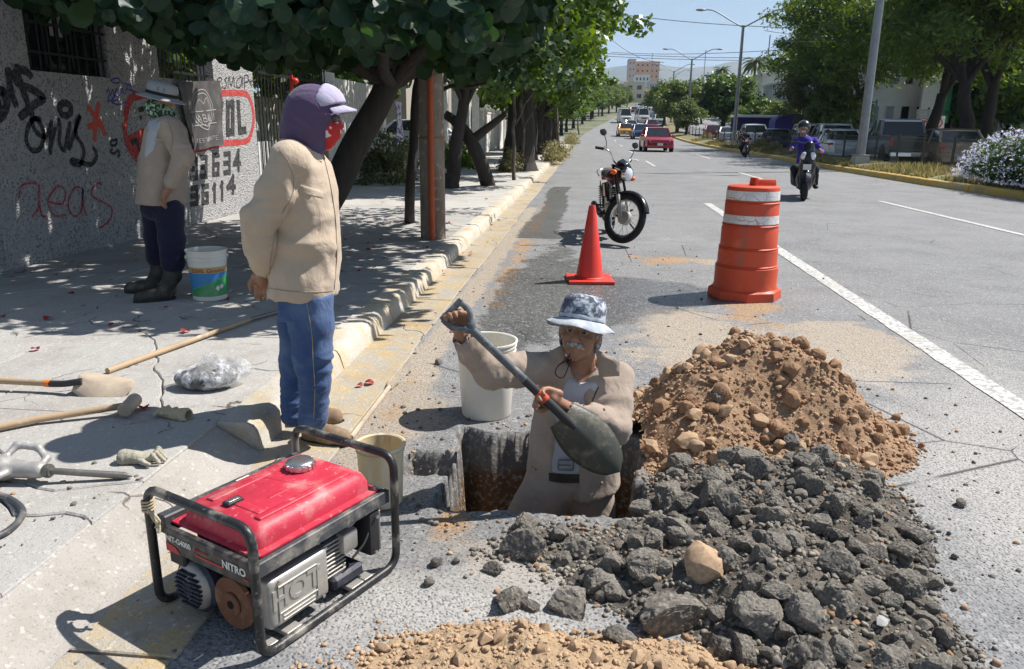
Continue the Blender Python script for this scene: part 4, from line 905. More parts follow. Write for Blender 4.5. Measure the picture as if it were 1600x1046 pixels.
veins = LV.math('ABSOLUTE', LV.math('SINE', LV.math('MULTIPLY', an.outputs[0], 31.4))); LV.mix(LV.ramp(veins, 0.0, 0.16, .6, 0), (0.06, 0.09, 0.04)); LV.rnd((0.010, 0.030, 0.024), .85); LV.var((.07, .10, .03), .9, .55, .75)
LV.t.links.new(LV.c, LV.b.inputs['Base Color']); tr = N(LV.t, 'ShaderNodeBsdfTranslucent'); tr.inputs['Color'].default_value = (.08, .2, .02, 1); mx = N(LV.t, 'ShaderNodeMixShader'); mx.inputs[0].default_value = .18
LV.t.links.new(LV.b.outputs[0], mx.inputs[1]); LV.t.links.new(tr.outputs[0], mx.inputs[2]); LV.t.links.new(mx.outputs[0], LV.t.nodes['Material Output'].inputs['Surface']); LVEIN = LV.m
lm = [leaf_obj_mesh(k) for k in range(6)]
for q, i in enumerate(first):
    o = bpy.data.objects.new('leaf', lm[q % 6]); link(o, near); nn = Vector(Nn[i]); o.location = Vector(C[i])-bx; o.rotation_euler = (nn.to_track_quat('Z', 'Y').to_matrix() @ Matrix.Rotation(random.uniform(0, 6.28), 3, 'Z')).to_euler(); s_ = sz[i]*1.05; o.scale = (s_, s_, s_)
for q in range(26):       # boughs
    e = cl[rgN.integers(len(cl))]; mb = MB(); mid = fork.lerp(Vector(e), .5)+Vector((0, 0, .25)); limb(mb, fork-Vector((0, 0, .1)), mid, .07, .04, .12, 4, q, 7); limb(mb, mid, e, .04, .01, .15, 4, q+40, 6); obj('branch', mb, DBARK, near, world=True, smooth=60)
# ---- thin tree next to the pole ----
tb = G(640, 348, .13); t2 = thing('slender_tree', 'slender dark trunk just left of the concrete pole', 'tree', tb)
mb = MB(); mb.tube(smooth_path([tb, CP(641, 290, 9.9), CP(646, 230, 9.9), CP(648, 190, 9.9), CP(655, 120, 9.9), CP(700, 40, 9.9)], 4), [.075, .07, .066, .065, .063, .06]+[.058]*8+[.05]*7, 9); obj('trunk', mb, DBARK, t2, world=True, smooth=60)
for q, (a, b) in enumerate([((652, 150), (760, 130)), ((655, 120), (610, 60)), ((660, 100), (800, 60)), ((672, 80), (700, 10))]):
    mb = MB(); limb(mb, CP(*a, 9.9), CP(*b, 9.6+.3*q), .035, .015, .1, 4, q, 6); obj('branch', mb, DBARK, t2, world=True, smooth=60)
cc = np.array([CP(rgN.uniform(600, 900), rgN.uniform(20, 150), rgN.uniform(9.4, 13)) for _ in range(70)]); C2, N2 = clump_leaves(cc, .36, 20, rgN, .3, .7)
C2 = C2[C2[:, 2] > 1.95]; N2 = N2[:len(C2)]; V, F = leaf_arrays(C2, N2, .06*(.5+.7*rgN.random(len(C2))), .95, .22, False, rgN); o = raw_mesh('foliage', V, F, L_SEA, t2, False, world=True); o['kind'] = 'stuff'
# ---- prop and row of street trees down the left pavement ----
pr = thing('wooden_prop', 'thick leaning branch propping the tree beyond the concrete pole', 'branch', G(763, 291, .13)); mb = MB(); mb.tube(smooth_path([G(763, 291, .11), CP(748, 245, 16.9), CP(722, 200, 16.9), CP(695, 178, 16.9)], 4), [.17, .165, .16, .155, .15, .15, .14, .14, .13, .12, .1, .1, .09], 9); obj('branch', mb, DBARK, pr, world=True, smooth=60)
mb = MB(); limb(mb, CP(735, 222, 16.9), CP(790, 178, 16.9), .11, .06, .05, 4, 3); obj('twig', mb, DBARK, pr, world=True, smooth=60)
trA = make_tree('stout dark-trunked street tree with glossy leaves over the parked kerbside', (-2.1, 23.5, SWZ), 2.3, (0.3, -1.0, 4.8), (2.9, 4.0, 2.6), 260, 70, .105, L_FIC, DBARK, .42, (.1, 0), 21, .5, name='street_tree', ratio=.6, shell=.35)
trA2 = make_tree('shrubby street tree hanging low beside the leaning prop', (-2.9, 16.4, SWZ), 1.9, (0.7, 0.3, 4.1), (2.6, 2.6, 2.1), 170, 60, .095, L_FIC, DBARK, .13, (.3, 0), 25, .48, name='street_tree', ratio=.75, shell=.3)
trB = make_tree('street tree with yellowish green crown leaning over the left kerb', (-2.2, 31, zr(31)+SWZ), 2.2, (0.2, 0, 4.4), (2.6, 3.2, 2.6), 200, 60, .12, L_FIC, DBARK, .16, (0, 0), 22, .5, name='street_tree', ratio=.6, shell=.4, group='street trees in a row down the left pavement')
k = 0
for y in [38, 45, 53, 61, 70, 80, 91, 103, 117, 133, 150, 170]:
    k += 1; copy_tree_at(trB, ['second', 'third', 'fourth', 'fifth', 'sixth', 'seventh', 'eighth', 'ninth', 'tenth', 'eleventh', 'twelfth', 'last'][k-1]+' tree of the row beyond the stout trunk on the left pavement', (-2.4+xr(y)-.02*(y-38), y, zr(y)+.1), k*2.1, (1.0+.2*math.sin(k*3), 1.1, .95+.2*math.cos(k*2)), 'street trees in a row down the left pavement')
trB['label'] = 'first tree of the row beyond the stout trunk on the left pavement'
# cypress-like column and background greenery on the left
cy = make_tree('tall narrow dark conifer rising above the left row of trees', (xr(150)-6, 150, zr(150)), 3, (0, 0, 11), (1.9, 1.9, 9.5), 260, 40, .28, L_FIC, DBARK, .3, (0, 0), 31, .9, name='conifer', shell=.2)
bgT = make_tree('leafy garden tree behind the left walls', (-9.5, 20, 0), 2.5, (0, 0, 4.2), (3.2, 3.2, 2.4), 150, 55, .16, L_FIC, DBARK, .2, (0, 0), 41, .7, name='garden_tree', group='garden trees behind the left walls')
for q, (x, y, s_) in enumerate([(-8.2, 13.5, .75), (-9, 27, .9), (-12, 34, 1.2), (-10, 65, 1.5), (-11, 80, 1.6), (-14, 100, 1.8)]): copy_tree_at(bgT, 'leafy garden tree behind the left walls', (x, y, zr(y)), q*1.7, s_, 'garden trees behind the left walls')
# shrubs and grass at the foot of the left trees
def shrub(lab, base, r, n, ls, mat, seed, h=1.0, flowers=None, name='shrub', cat='shrub', group=None, per=60):
    rg = np.random.default_rng(seed); t = thing(name, lab, cat, base, 0, group)
    d = rg.normal(size=(n, 3)); d /= np.linalg.norm(d, axis=1, keepdims=True); d[:, 2] = abs(d[:, 2]); cc = d*np.array(r)*(.35+.6*rg.random((n, 1)))
    C, Nn = clump_leaves(cc, .22*max(r)**.5, per, rg, .4, .8); C[:, 2] = np.maximum(C[:, 2], .02); V, F = leaf_arrays(C, Nn, ls*(.6+.7*rg.random(len(C))), .5, .2, True, rg)
    raw_mesh('foliage', V, F, mat, t, False)['kind'] = 'stuff'
    mb = MB()
    for q in range(7): limb(mb, (rg.uniform(-.15, .15), rg.uniform(-.15, .15), 0), cc[q]*.9, .018, .006, .1, 3, q, 5)
    obj('stem', mb, BARK, t, smooth=60)
    if flowers:
        nf, fm, fs = flowers; d = rg.normal(size=(nf, 3)); d /= np.linalg.norm(d, axis=1, keepdims=True); d[:, 2] = abs(d[:, 2])*1.1-.1; cf = d*np.array(r)*(.9+.22*rg.random((nf, 1)))+rg.normal(size=(nf, 3))*.05; cf[:, 2] = np.maximum(cf[:, 2], .08)
        Cf, Nf = clump_leaves(cf, .05, 7, rg, .6, .8); V, F = leaf_arrays(Cf, Nf, fs*(.6+.7*rg.random(len(Cf))), .9, .2, True, rg); raw_mesh('flowers', V, F, fm, t, False)['kind'] = 'stuff'
    return t
for q, (px, py, r_, lab) in enumerate([(600, 285, (.9, 1.3, 1.25), 'tangled sunlit shrub behind the leaning trunk'), (570, 262, (.8, 1.3, 1.5), 'tall dark shrub beside the white slat fence'), (640, 258, (.9, 1.6, 1.2), 'shrub by the driveway left of the pole'), (716, 262, (.8, 1.2, .9), 'low shrub between the pole and the prop')]):
    shrub(lab, G(px, py, SWZ), r_, 60, .05, L_FIC if q % 2 else L_DRY, 60+q)
for q, (px, py, r_, lab) in enumerate([(868, 252, (.55, 2.2, .75), 'bright green weeds at the foot of the stout street tree'), (893, 225, (.6, 3.5, .9), 'weeds along the left kerb beyond the stout tree'), (800, 268, (.35, .9, .7), 'young whippy plant beside the stout trunk')]):
    shrub(lab, G(px, py, SWZ), r_, 50, .045, L_GRS, 70+q, name='weeds', cat='weeds')
for q, (px, py) in enumerate([(803, 282), (818, 268), (873, 238), (905, 215)]):
    b = G(px, py, SWZ); st = thing('sapling', ['grey sapling stem nearest the propped branch', 'thin sapling close against the stout trunk', 'pale slim trunk beyond the stout street tree', 'slim far trunk at the kerb past the weeds'][q], 'tree', b); mb = MB(); limb(mb, b, b+Vector((-.1*q, .1, 2.3)), .05+.02*q, .03+.015*q, .1, 6, q, 8); obj('trunk', mb, BARK, st, world=True, smooth=60)
    mb = MB(); limb(mb, b+Vector((0, 0, 1.3)), b+Vector((.5, .1, 2.2)), .025, .015, .1, 4, q, 6); obj('branch', mb, BARK, st, world=True, smooth=60)
# ---- concrete pole with orange conduit ----
pb = G(677, 372, .13); cp = thing('concrete_pole', 'stained concrete utility pole with an orange conduit on the pavement', 'pole', pb)
PCON = M('pole_concrete', (0.30, 0.25, 0.20), .9); PCON.var((.15, .11, .08), 5, .4, .7, 8, stretch=(1, 1, .15)); PCON.var((.42, .38, .33), 14, .55, .7); PCON.bump(PCON.noise(40, 6), .006); PCON = PCON.done()
mb = MB(); mb.lathe([(.148, -.02), (.145, 1), (.12, 8)], 20); obj('shaft', mb, PCON, cp, smooth=50)
mb = MB(); mb.tube([(.02, -.165, 0), (.02, -.16, 1.6), (.02, -.145, 3.4)], .035, 10); obj('conduit', mb, simple('orange_conduit', (0.50, 0.10, 0.03), .6, dirt=(.3, .08, .03)), cp, smooth=50)
for z in (1.15, 2.1): mb = MB(); mb.lathe([(.152, z-.012), (.156, z), (.152, z+.012)], 20, cap0=False, cap1=False); obj('strap', mb, simple('rusty_band', (.35, .2, .08), .7, .6), cp, smooth=50)
# fallen red leaves and litter on the pavement
RL = foliage('fallen_red_leaf', (0.30, 0.02, 0.015), (0.22, 0.05, 0.02), .15, .6)
dead = []
for k in range(5):
    vs = []; 
    for i in range(10):
        a = 2*math.pi*i/10; r_ = 1+.15*math.sin(3*a+k*2); vs.append((r_*math.cos(a), r_*math.sin(a)*.8, .25*math.sin(2*a+k)+.25*math.cos(a+k)**2))
    vs.append((0, 0, .05)); me = bpy.data.meshes.new('fallen_leaf'); me.from_pydata(vs, [], [(10, i, (i+1) % 10) for i in range(10)]); me.materials.append(RL); dead.append(me)
spots = [(56, 548), (174, 510), (112, 412), (577, 601), (290, 520), (355, 470), (430, 462), (640, 375), (600, 405), (585, 420), (690, 425), (820, 300), (760, 312), (872, 300), (700, 350), (560, 425), (610, 350), (655, 405), (735, 400), (540, 375), (380, 392), (505, 525), (330, 398), (75, 500), (225, 640), (562, 605), (640, 303), (710, 330), (780, 345), (596, 376), (665, 388), (985, 400), (840, 340), (130, 480), (400, 420), (575, 392)]
for q, (px, py) in enumerate(spots):
    p = G(px, py, SWZ); 
    if p.x > -1.65: p = G(px, py, .01)
    p.z += .012; o = bpy.data.objects.new('fallen_leaf', dead[q % 5]); link(o); o.location = p; s_ = random.uniform(.018, .034); o.scale = (s_, s_, s_); o.rotation_euler = (random.uniform(-.3, .3), random.uniform(-.3, .3), random.uniform(0, 6))
    tag(o, 'small curled dark red fallen leaf lying on the pavement or gutter', 'leaf', 'red leaves fallen on the left pavement')
for q in range(110):
    p = Vector((random.uniform(-5, -1.2), random.uniform(4, 20), 0)); p.z = (SWZ if p.x < -1.6 else .01)+.01; o = bpy.data.objects.new('fallen_leaf', dead[q % 5]); link(o); o.location = p; s_ = random.uniform(.012, .028); o.scale = (s_, s_, s_*.8); o.rotation_euler = (0, 0, random.uniform(0, 6))
    tag(o, 'small curled dark red fallen leaf lying on the pavement or gutter', 'leaf', 'red leaves fallen on the left pavement')
# ============ right side and far traffic ============
def XA(px, Y):      # x of a pixel column at world depth Y
    d = _ray(px, 200); return d[0]/d[1]*Y
def ZA(px, py, Y): d = _ray(px, py); return CAMH+d[2]/d[1]*Y
RUB = simple('tyre_rubber', (0.02, 0.02, 0.021), .85); RIM = simple('alloy_rim', (0.45, 0.45, 0.46), .35, .8); CHR = simple('chrome', (0.7, 0.7, 0.7), .18, 1.0); BPL = simple('black_plastic', (0.025, 0.025, 0.027), .5)
CGL = M('car_glass', (0.02, 0.025, 0.03), .06, 0, .7).done(); HLG = M('headlight_glass', (.75, .77, .8), .12, .2, .6).done(); TLG = M('tail_light', (.55, .02, .02), .2, 0, .6).done(); PLT = simple('number_plate', (.7, .7, .66), .5)
def paint(name, c, metal=.25): m = M(name, c, .28, metal, .5); m.b.inputs['Coat Weight'].default_value = .6; m.b.inputs['Coat Roughness'].default_value = .08; m.var(tuple(x*.75 for x in c), 3, .4, .7, amt=.4); return m.done()
PNT = {k: paint(k+'_car_paint', v) for k, v in dict(red=(.38, .012, .025), blue=(.02, .05, .14), yellow=(.75, .33, .02), white=(.72, .72, .72), silver=(.42, .43, .45), black=(.015, .015, .018), darkred=(.18, .01, .02), grey=(.14, .14, .15), navy=(.02, .025, .08), bronze=(.25, .17, .11), cream=(.6, .55, .45)).items()}
def loft(mb, secs, close=True):
    k = len(secs[0]); vs = [p for s_ in secs for p in s_]; fs = []
    for i in range(len(secs)-1):
        for j in range(k): fs.append((i*k+j, i*k+(j+1) % k, (i+1)*k+(j+1) % k, (i+1)*k+j))
    if close: fs += [tuple(range(k)), tuple((len(secs)-1)*k+j for j in range(k))[::-1]]
    mb.add(vs, fs)
CARD = {   # L, W, H, belt, hood z, cowl y, roof y0,y1, tail y, trunk z   (front at -L/2)
 'sedan': (4.35, 1.72, 1.45, .92, .88, -.95, -.35, .75, 1.45, .98), 'suv': (4.5, 1.82, 1.75, 1.08, 1.05, -1.05, -.5, 1.75, 2.1, 1.15),
 'hatch': (3.8, 1.66, 1.5, .95, .92, -.85, -.3, 1.2, 1.7, 1.0), 'van': (5.2, 2.0, 2.35, 1.25, 1.2, -2.1, -1.6, 2.5, 2.58, 1.3)}
def make_car(kind, pk, lab, loc, rz=0.0, cat='car', name='car', group=None, taxi=False, pickup=False):
    L, W, H, belt, hz, cy, r0, r1, ty, tz = CARD[kind]; hw = W/2; P = PNT[pk]; t = thing(name, lab, cat, loc, rz, group)
    def sec(y, w_, zl, zb): return [(-w_*.93, y, zl), (-w_, y, zl+.12), (-w_*1.0, y, zb*.72), (-w_*.955, y, zb-.03), (-w_*.88, y, zb), (w_*.88, y, zb), (w_*.955, y, zb-.03), (w_*1.0, y, zb*.72), (w_, y, zl+.12), (w_*.93, y, zl)]
    ys_ = [(-L/2, .80, .32, hz*.62), (-L/2+.06, .90, .25, hz*.80), (-L/2+.3, .97, .22, hz*.92), (cy-.2, 1, .22, hz), (cy+.3, 1, .2, belt), (0, 1, .2, belt), (ty-.4, 1, .2, belt+.02), (ty, .99, .22, tz), (L/2-.25, .96, .24, tz*.98), (L/2-.05, .90, .28, tz*.88), (L/2, .84, .34, tz*.7)]
    ys_ = sorted(ys_, key=lambda q: q[0])
    mb = MB(); loft(mb, [sec(y, hw*a, zl, zb) for y, a, zl, zb in ys_]); obj('body', mb, P, t, smooth=40)
    mb = MB(); g = .86
    def gs(y, zt, wt_): return [(-hw*.92, y, belt-.03), (-hw*wt_, y, zt), (hw*wt_, y, zt), (hw*.92, y, belt-.03)]
    loft(mb, [gs(cy, belt, .9), gs(r0, H-.05, .74), gs((r0+r1)/2, H-.03, .74), gs(r1, H-.06, .73), gs(ty, tz, .9)]); obj('window_glass', mb, CGL, t)
    mb = MB(); loft(mb, [[(-hw*.73, y, z-.03), (-hw*.70, y, z+.02), (0, y, z+.045), (hw*.70, y, z+.02), (hw*.73, y, z-.03)] for y, z in ((r0-.04, H-.07), (r0+.15, H-.035), ((r0+r1)/2, H-.03), (r1-.1, H-.045), (r1+.04, H-.09))]); obj('roof', mb, P, t, smooth=50)
    for s_ in (-1, 1):
        mb = MB(); mb.tube([(s_*hw*.915, cy-.02, belt-.02), (s_*hw*.745, r0-.03, H-.06)], .035, 6); mb.tube([(s_*hw*.93, (r0+r1)/2, belt-.02), (s_*hw*.75, (r0+r1)/2, H-.05)], .04, 6); mb.tube([(s_*hw*.915, ty+.02, tz), (s_*hw*.745, r1+.02, H-.07)], .05, 6); mb.tube([(s_*hw*.745, r0-.03, H-.06), (s_*hw*.745, (r0+r1)/2, H-.03), (s_*hw*.745, r1+.02, H-.07)], .03, 6); obj('pillar', mb, P, t, smooth=50)
        mb = MB(); mb.ball((s_*(hw+.09), cy+.2, belt+.03), (.09, .05, .07), 8, 6); obj('mirror', mb, P, t, smooth=50)
        mb = MB(); mb.ball((s_*hw*.68, -L/2+.13, hz*.72), (hw*.2, .1, .075), 12, 8); obj('headlight', mb, HLG, t, smooth=60)
        mb = MB(); mb.ball((s_*hw*.76, L/2-.09, tz*.8), (hw*.17, .08, .09), 10, 6); obj('tail_light', mb, TLG, t, smooth=60)
        for y in (-L*.31, L*.29):
            wr = .31 if kind != 'suv' else .35; wh = thing('wheel', None, None); wh.parent = t; wh.location = (s_*(hw-.09), y, wr)
            mb = MB(); mb.lathe([(wr*.62, -.1), (wr*.94, -.1), (wr, -.07), (wr, .07), (wr*.94, .1), (wr*.62, .1)], 20, axis='x', cap0=False, cap1=False); obj('tyre', mb, RUB, wh, smooth=40)
            mb = MB(); mb.lathe([(wr*.64, s_*.085), (wr*.5, s_*.07), (wr*.1, s_*.09), (.0, s_*.09)], 16, axis='x', cap0=True, cap1=False); obj('rim', mb, RIM, wh, smooth=30)
            mb = MB(); mb.lathe([(wr*1.12, -.02), (wr*1.16, .0), (wr*1.12, .02)], 20, (s_*(hw-.0), y, wr), axis='x', cap0=True, cap1=True); obj('wheel_arch', mb, BPL, t, smooth=30)
    mb = MB(); mb.box((-hw*.45, -L/2-.015, hz*.45), (hw*.45, -L/2+.05, hz*.62)); obj('grille', mb, BPL, t, bevel=.01)
    mb = MB(); mb.box((-hw*.82, -L/2-.03, .26), (hw*.82, -L/2+.1, .42)); obj('front_bumper', mb, P, t, bevel=.02)
    mb = MB(); mb.box((-hw*.82, L/2-.1, .3), (hw*.82, L/2+.03, .48)); obj('rear_bumper', mb, P, t, bevel=.02)
    for y in (-L/2-.045, L/2+.035): mb = MB(); mb.box((-.17, y, .38), (.17, y+.01, .52)); obj('number_plate', mb, PLT, t)
    if taxi: mb = MB(); mb.box((-.3, -.1, H+.02), (.3, .1, H+.14)); obj('roof_sign', mb, PNT['white'], t, bevel=.02)
    return t
def recar(src, pk, lab, loc, rz=0.0, group=None):
    c = copy_tree(src); c.location = loc; c.rotation_euler = (0, 0, rz); c['label'] = lab
    if group: c['group'] = group
    for ch in c.children:
        if ch.name.split('.')[0] in ('body', 'roof', 'pillar', 'mirror', 'front_bumper', 'rear_bumper'):
            ch.data = ch.data.copy(); ch.data.materials[0] = PNT[pk]
    return c
def on(px, Y, z=0.0): return (XA(px, Y), Y, zr(Y)+z)
red = make_car('sedan', 'red', 'bright red sedan driving towards the camera beyond the parked motorcycle', on(1026, 50), .04)
hat = make_car('hatch', 'blue', 'dark blue hatchback just behind the bright red sedan', on(1000.5, 84), .05)
tax = make_car('sedan', 'yellow', 'yellow taxi in the left lane left of the blue car', on(977, 92), .05, taxi=True)
G_TR = 'far cars queueing up the avenue'
recar(red, 'white', 'white sedan right behind the yellow taxi', on(985, 112), .08)
recar(hat, 'darkred', 'dark red car in the lane behind the bright red sedan', on(1017, 112), .08)
suv = make_car('suv', 'white', 'white suv amid the far traffic right of the vans', on(1029, 132), .08)
mb = None
van = make_car('van', 'white', 'white minibus in the left lane far up the avenue', on(974.5, 140), .08, 'minibus', 'minibus')
recar(van, 'white', 'white panel truck beside the far minibus', on(1002, 143), .08)['category'] = 'truck'
rc = random.Random(3); pal = ['white', 'red', 'silver', 'grey', 'darkred', 'white', 'navy', 'cream', 'white', 'yellow']
for q in range(30):
    Y = 155+q*9+rc.uniform(-2, 2); lane = (q*7 % 4)*2.6+1.2; recar([red, hat, suv][q % 3], pal[q % 10], 'distant '+pal[q % 10].replace('darkred', 'dark red')+' '+('car', 'hatchback', 'suv')[q % 3]+' in the queue climbing the avenue, little more than its roof visible', (xr(Y)+lane, Y, zr(Y)), .1, G_TR)
# service road vehicles (heading away)
pick_loc = (XA(1398, 35), 35, .02)
def make_pickup():
    t = thing('pickup_truck', 'dark pickup truck with silver side seen from behind beside the near lamp post', 'pickup', (XA(1405, 34.5), 34.5, .02), math.pi-.10)
    P = PNT['black']; hw = .95
    def sec(y, w_, zl, zb): return [(-w_*.95, y, zl), (-w_, y, zl+.15), (-w_, y, zb-.06), (-w_*.93, y, zb), (w_*.93, y, zb), (w_, y, zb-.06), (w_, y, zl+.15), (w_*.95, y, zl)]
    mb = MB(); loft(mb, [sec(y, hw*a, .42, z) for y, a, z in ((-2.7, .88, .95), (-2.55, .96, 1.1), (-1.3, 1, 1.15), (-1.2, 1, 1.17), (.7, 1, 1.17))]); obj('body', mb, PNT['grey'], t, smooth=40)
    mb = MB(); loft(mb, [[(-hw*.94, y, 1.12), (-hw*wt_, y, z), (hw*wt_, y, z), (hw*.94, y, 1.12)] for y, z, wt_ in ((-1.25, 1.2, .9), (-.75, 1.8, .78), (.4, 1.82, .78), (.68, 1.2, .88))]); obj('cab_glass', mb, CGL, t)
    mb = MB(); loft(mb, [[(-hw*.78, y, z-.04), (-hw*.72, y, z+.03), (hw*.72, y, z+.03), (hw*.78, y, z-.04)] for y, z in ((-.8, 1.78), (-.5, 1.84), (.3, 1.84), (.45, 1.79))]); obj('roof', mb, PNT['silver'], t, smooth=50)
    for s_ in (-1, 1):
        mb = MB(); mb.tube([(s_*hw*.92, -1.25, 1.15), (s_*hw*.79, -.75, 1.78)], .04, 6); mb.tube([(s_*hw*.92, -.1, 1.15), (s_*hw*.79, -.1, 1.8)], .04, 6); mb.tube([(s_*hw*.90, .68, 1.15), (s_*hw*.79, .42, 1.8)], .05, 6); obj('pillar', mb, PNT['grey'], t, smooth=50)
        mb = MB(); mb.box((s_*hw-.03*(s_ > 0), .72, .5), (s_*hw+.03*(s_ < 0), 2.65, 1.22)); obj('bed_side', mb, PNT['grey'], t, bevel=.015)
        mb = MB(); mb.box((s_*hw*.98-.09, 2.6, .8), (s_*hw*.98+.03, 2.68, 1.16)); obj('tail_light', mb, TLG, t, bevel=.015)
        for y in (-1.75, 1.65):
            wh = thing('wheel', None, None); wh.parent = t; wh.location = (s_*(hw-.12), y, .38); mb = MB(); mb.lathe([(.24, -.13), (.36, -.13), (.38, -.09), (.38, .09), (.36, .13), (.24, .13)], 20, axis='x', cap0=False, cap1=False); obj('tyre', mb, RUB, wh, smooth=40); mb = MB(); mb.lathe([(.25, s_*.1), (.2, s_*.08), (.0, s_*.11)], 14, axis='x'); obj('rim', mb, RIM, wh, smooth=30)
            mb = MB(); mb.lathe([(.45, -.03), (.47, 0), (.45, .03)], 18, (s_*hw, y, .40), axis='x'); obj('wheel_arch', mb, BPL, t, smooth=30)
        mb = MB(); mb.box((s_*(hw+.02), -1.05, 1.15), (s_*(hw+.22), -.95, 1.35)); obj('mirror', mb, BPL, t, bevel=.02)
    mb = MB(); mb.box((-hw+.03, 2.6, .55), (hw-.03, 2.66, 1.22)); obj('tailgate', mb, P, t, bevel=.015)
    mb = MB(); mb.box((-hw+.03, .75, .5), (hw-.03, 2.6, .58)); obj('bed_floor', mb, P, t)
    mb = MB(); mb.box((-hw*.98, 2.66, .42), (hw*.98, 2.8, .58)); obj('rear_bumper', mb, CHR, t, bevel=.02)
    mb = MB(); mb.box((-.17, 2.805, .44), (.17, 2.815, .56)); obj('number_plate', mb, PLT, t)
make_pickup()
recar(red, 'white', 'white sedan seen from behind left of the dark pickup', (XA(1311, 38), 38, .02), math.pi-.1)
recar(suv, 'silver', 'silver suv with a dark rear window behind the white sedan', (XA(1298, 46), 46, .02), math.pi-.1)
recar(hat, 'bronze', 'bronze car mostly hidden behind the flowering bush', (XA(1482, 32), 32, .02), math.pi-.1)
recar(red, 'red', 'red car at the right edge beyond the flowering bush', (XA(1597, 34), 34, .03), math.pi-.2)
recar(red, 'navy', 'dark blue car on the service road left of the scooter rider', (XA(1214, 52), 52, zr(52)), math.pi-.1)
recar(suv, 'white', 'white suv parked under the dark roofed stall on the service road', (XA(1176, 62), 62, zr(62)), math.pi-.1)
recar(hat, 'darkred', 'dark red hatchback on the service road beyond the median fence', (XA(1113, 84), 84, zr(84)), math.pi-.1)
recar(red, 'silver', 'silver car on the service road next to the dark red hatchback', (XA(1137, 76), 76, zr(76)), math.pi-.1)
recar(suv, 'cream', 'pale suv right of the blue canopy on the service road', (XA(1262, 50), 50, zr(50)), math.pi-.1)
recar(hat, 'white', 'white hatchback parked inside the left driveway gate', (-6.8, 33, .14), 1.4)
# stall / canopy truck with blue arched cover
CANV = simple('blue_canvas', (.06, .05, .22), .8, bump=.003); t = thing('canopy_truck', 'small truck with an arched dark blue canvas cover on the service road', 'truck', (XA(1232, 58), 58, zr(58)), math.pi-.1)
mb = MB(); loft(mb, [[(-1.15, y, 1.0)]+[(-1.15*math.cos(a), y, 1.9+.55*math.sin(a)) for a in [math.pi*k/8 for k in range(9)]]+[(1.15, y, 1.0)] for y in (-1.8, 0, 1.8)]); obj('canvas_cover', mb, CANV, t, smooth=50)
mb = MB(); mb.box((-1.1, -1.9, .7), (1.1, 1.9, 1.02)); obj('flatbed', mb, PNT['white'], t, bevel=.02); mb = MB(); mb.box((-1.0, -3.6, .5), (1.0, -1.95, 1.9), top=(.9, .8)); obj('cab', mb, PNT['white'], t, bevel=.06)
for s_ in (-1, 1):
    for y in (-2.8, 1.1): mb = MB(); mb.lathe([(.2, -.1), (.38, -.1), (.38, .1), (.2, .1)], 16, (s_*.9, y, .38), axis='x'); obj('wheel', mb, RUB, t, smooth=40)
t = thing('bus_shelter', 'dark roofed shelter with a pale roof edge beyond the second lamp post', 'shelter', (XA(1183, 66), 66, zr(66)))
mb = MB(); mb.box((-2.0, -1.2, 2.25), (2.0, 1.2, 2.45)); obj('roof', mb, PNT['white'], t, bevel=.03); mb = MB(); mb.box((-1.9, 1.0, 1.2), (1.9, 1.1, 2.25)); obj('back_panel', mb, CANV, t)
for s_ in (-1.8, 1.8): mb = MB(); mb.tube([(s_, -1, 0), (s_, -1, 2.3)], .06, 8); obj('post', mb, IRON, t, smooth=40)
# ---- lamp posts ----
GALV = simple('galvanised_steel', (.30, .31, .32), .5, .6, dirt=(.2, .2, .2), scale=3)
CBLK = simple('lamp_base_concrete', (.42, .40, .36), .9, bump=.004)
def lamp(loc, h, lab, rr_=.12, arm=2.9, first=False):
    t = thing('street_lamp', lab, 'street lamp', loc, 0, 'double armed street lamps along the median')
    mb = MB(); mb.lathe([(rr_*1.25, 0), (rr_*1.15, h*.25), (rr_*.8, h)], 14); obj('pole', mb, GALV, t, smooth=50)
    mb = MB(); mb.box((-rr_*2.4, -rr_*2.4, -.3), (rr_*2.4, rr_*2.4, .22), top=(.75, .75)); obj('base', mb, CBLK, t, bevel=.02)
    mb = MB(); mb.box((-rr_*1.9, -rr_*1.9, .22), (rr_*1.9, rr_*1.9, .25)); obj('base_plate', mb, GALV, t, bevel=.005)
    for s_ in (-1, 1):
        mb = MB(); mb.tube(smooth_path([(0, 0, h-.15), (s_*arm*.3, 0, h+.28), (s_*arm*.75, 0, h+.95), (s_*arm, 0, h+1.05)], 4), .045, 8); a = obj('arm', mb, GALV, t, smooth=50)
        mb = MB(); mb.ball((s_*(arm+.3), 0, h+1.03), (.38, .16, .09), 12, 7); obj('lamp_head', mb, GALV, a, smooth=60)
    return t
lamp((XA(1350, 29), 29, .33), 11, 'thick street lamp post next to the pickup, its top out of the picture', .125)
lamp((XA(1148, 60), 60, zr(60)+.3), ZA(1160, 40, 60)-zr(60)-.3, 'street lamp with two arms right of the nearer rider', .12, 2.75)
lamp((XA(1074, 95), 95, zr(95)+.3), ZA(1081, 92, 95)-zr(95)-.3, 'second double armed street lamp farther up the median', .13, 2.75)
for q, Y in enumerate((135, 180)): lamp((xr(Y)+10.2, Y, zr(Y)+.3), 8.2, 'tiny far double armed street lamp above the traffic', .13, 2.75)
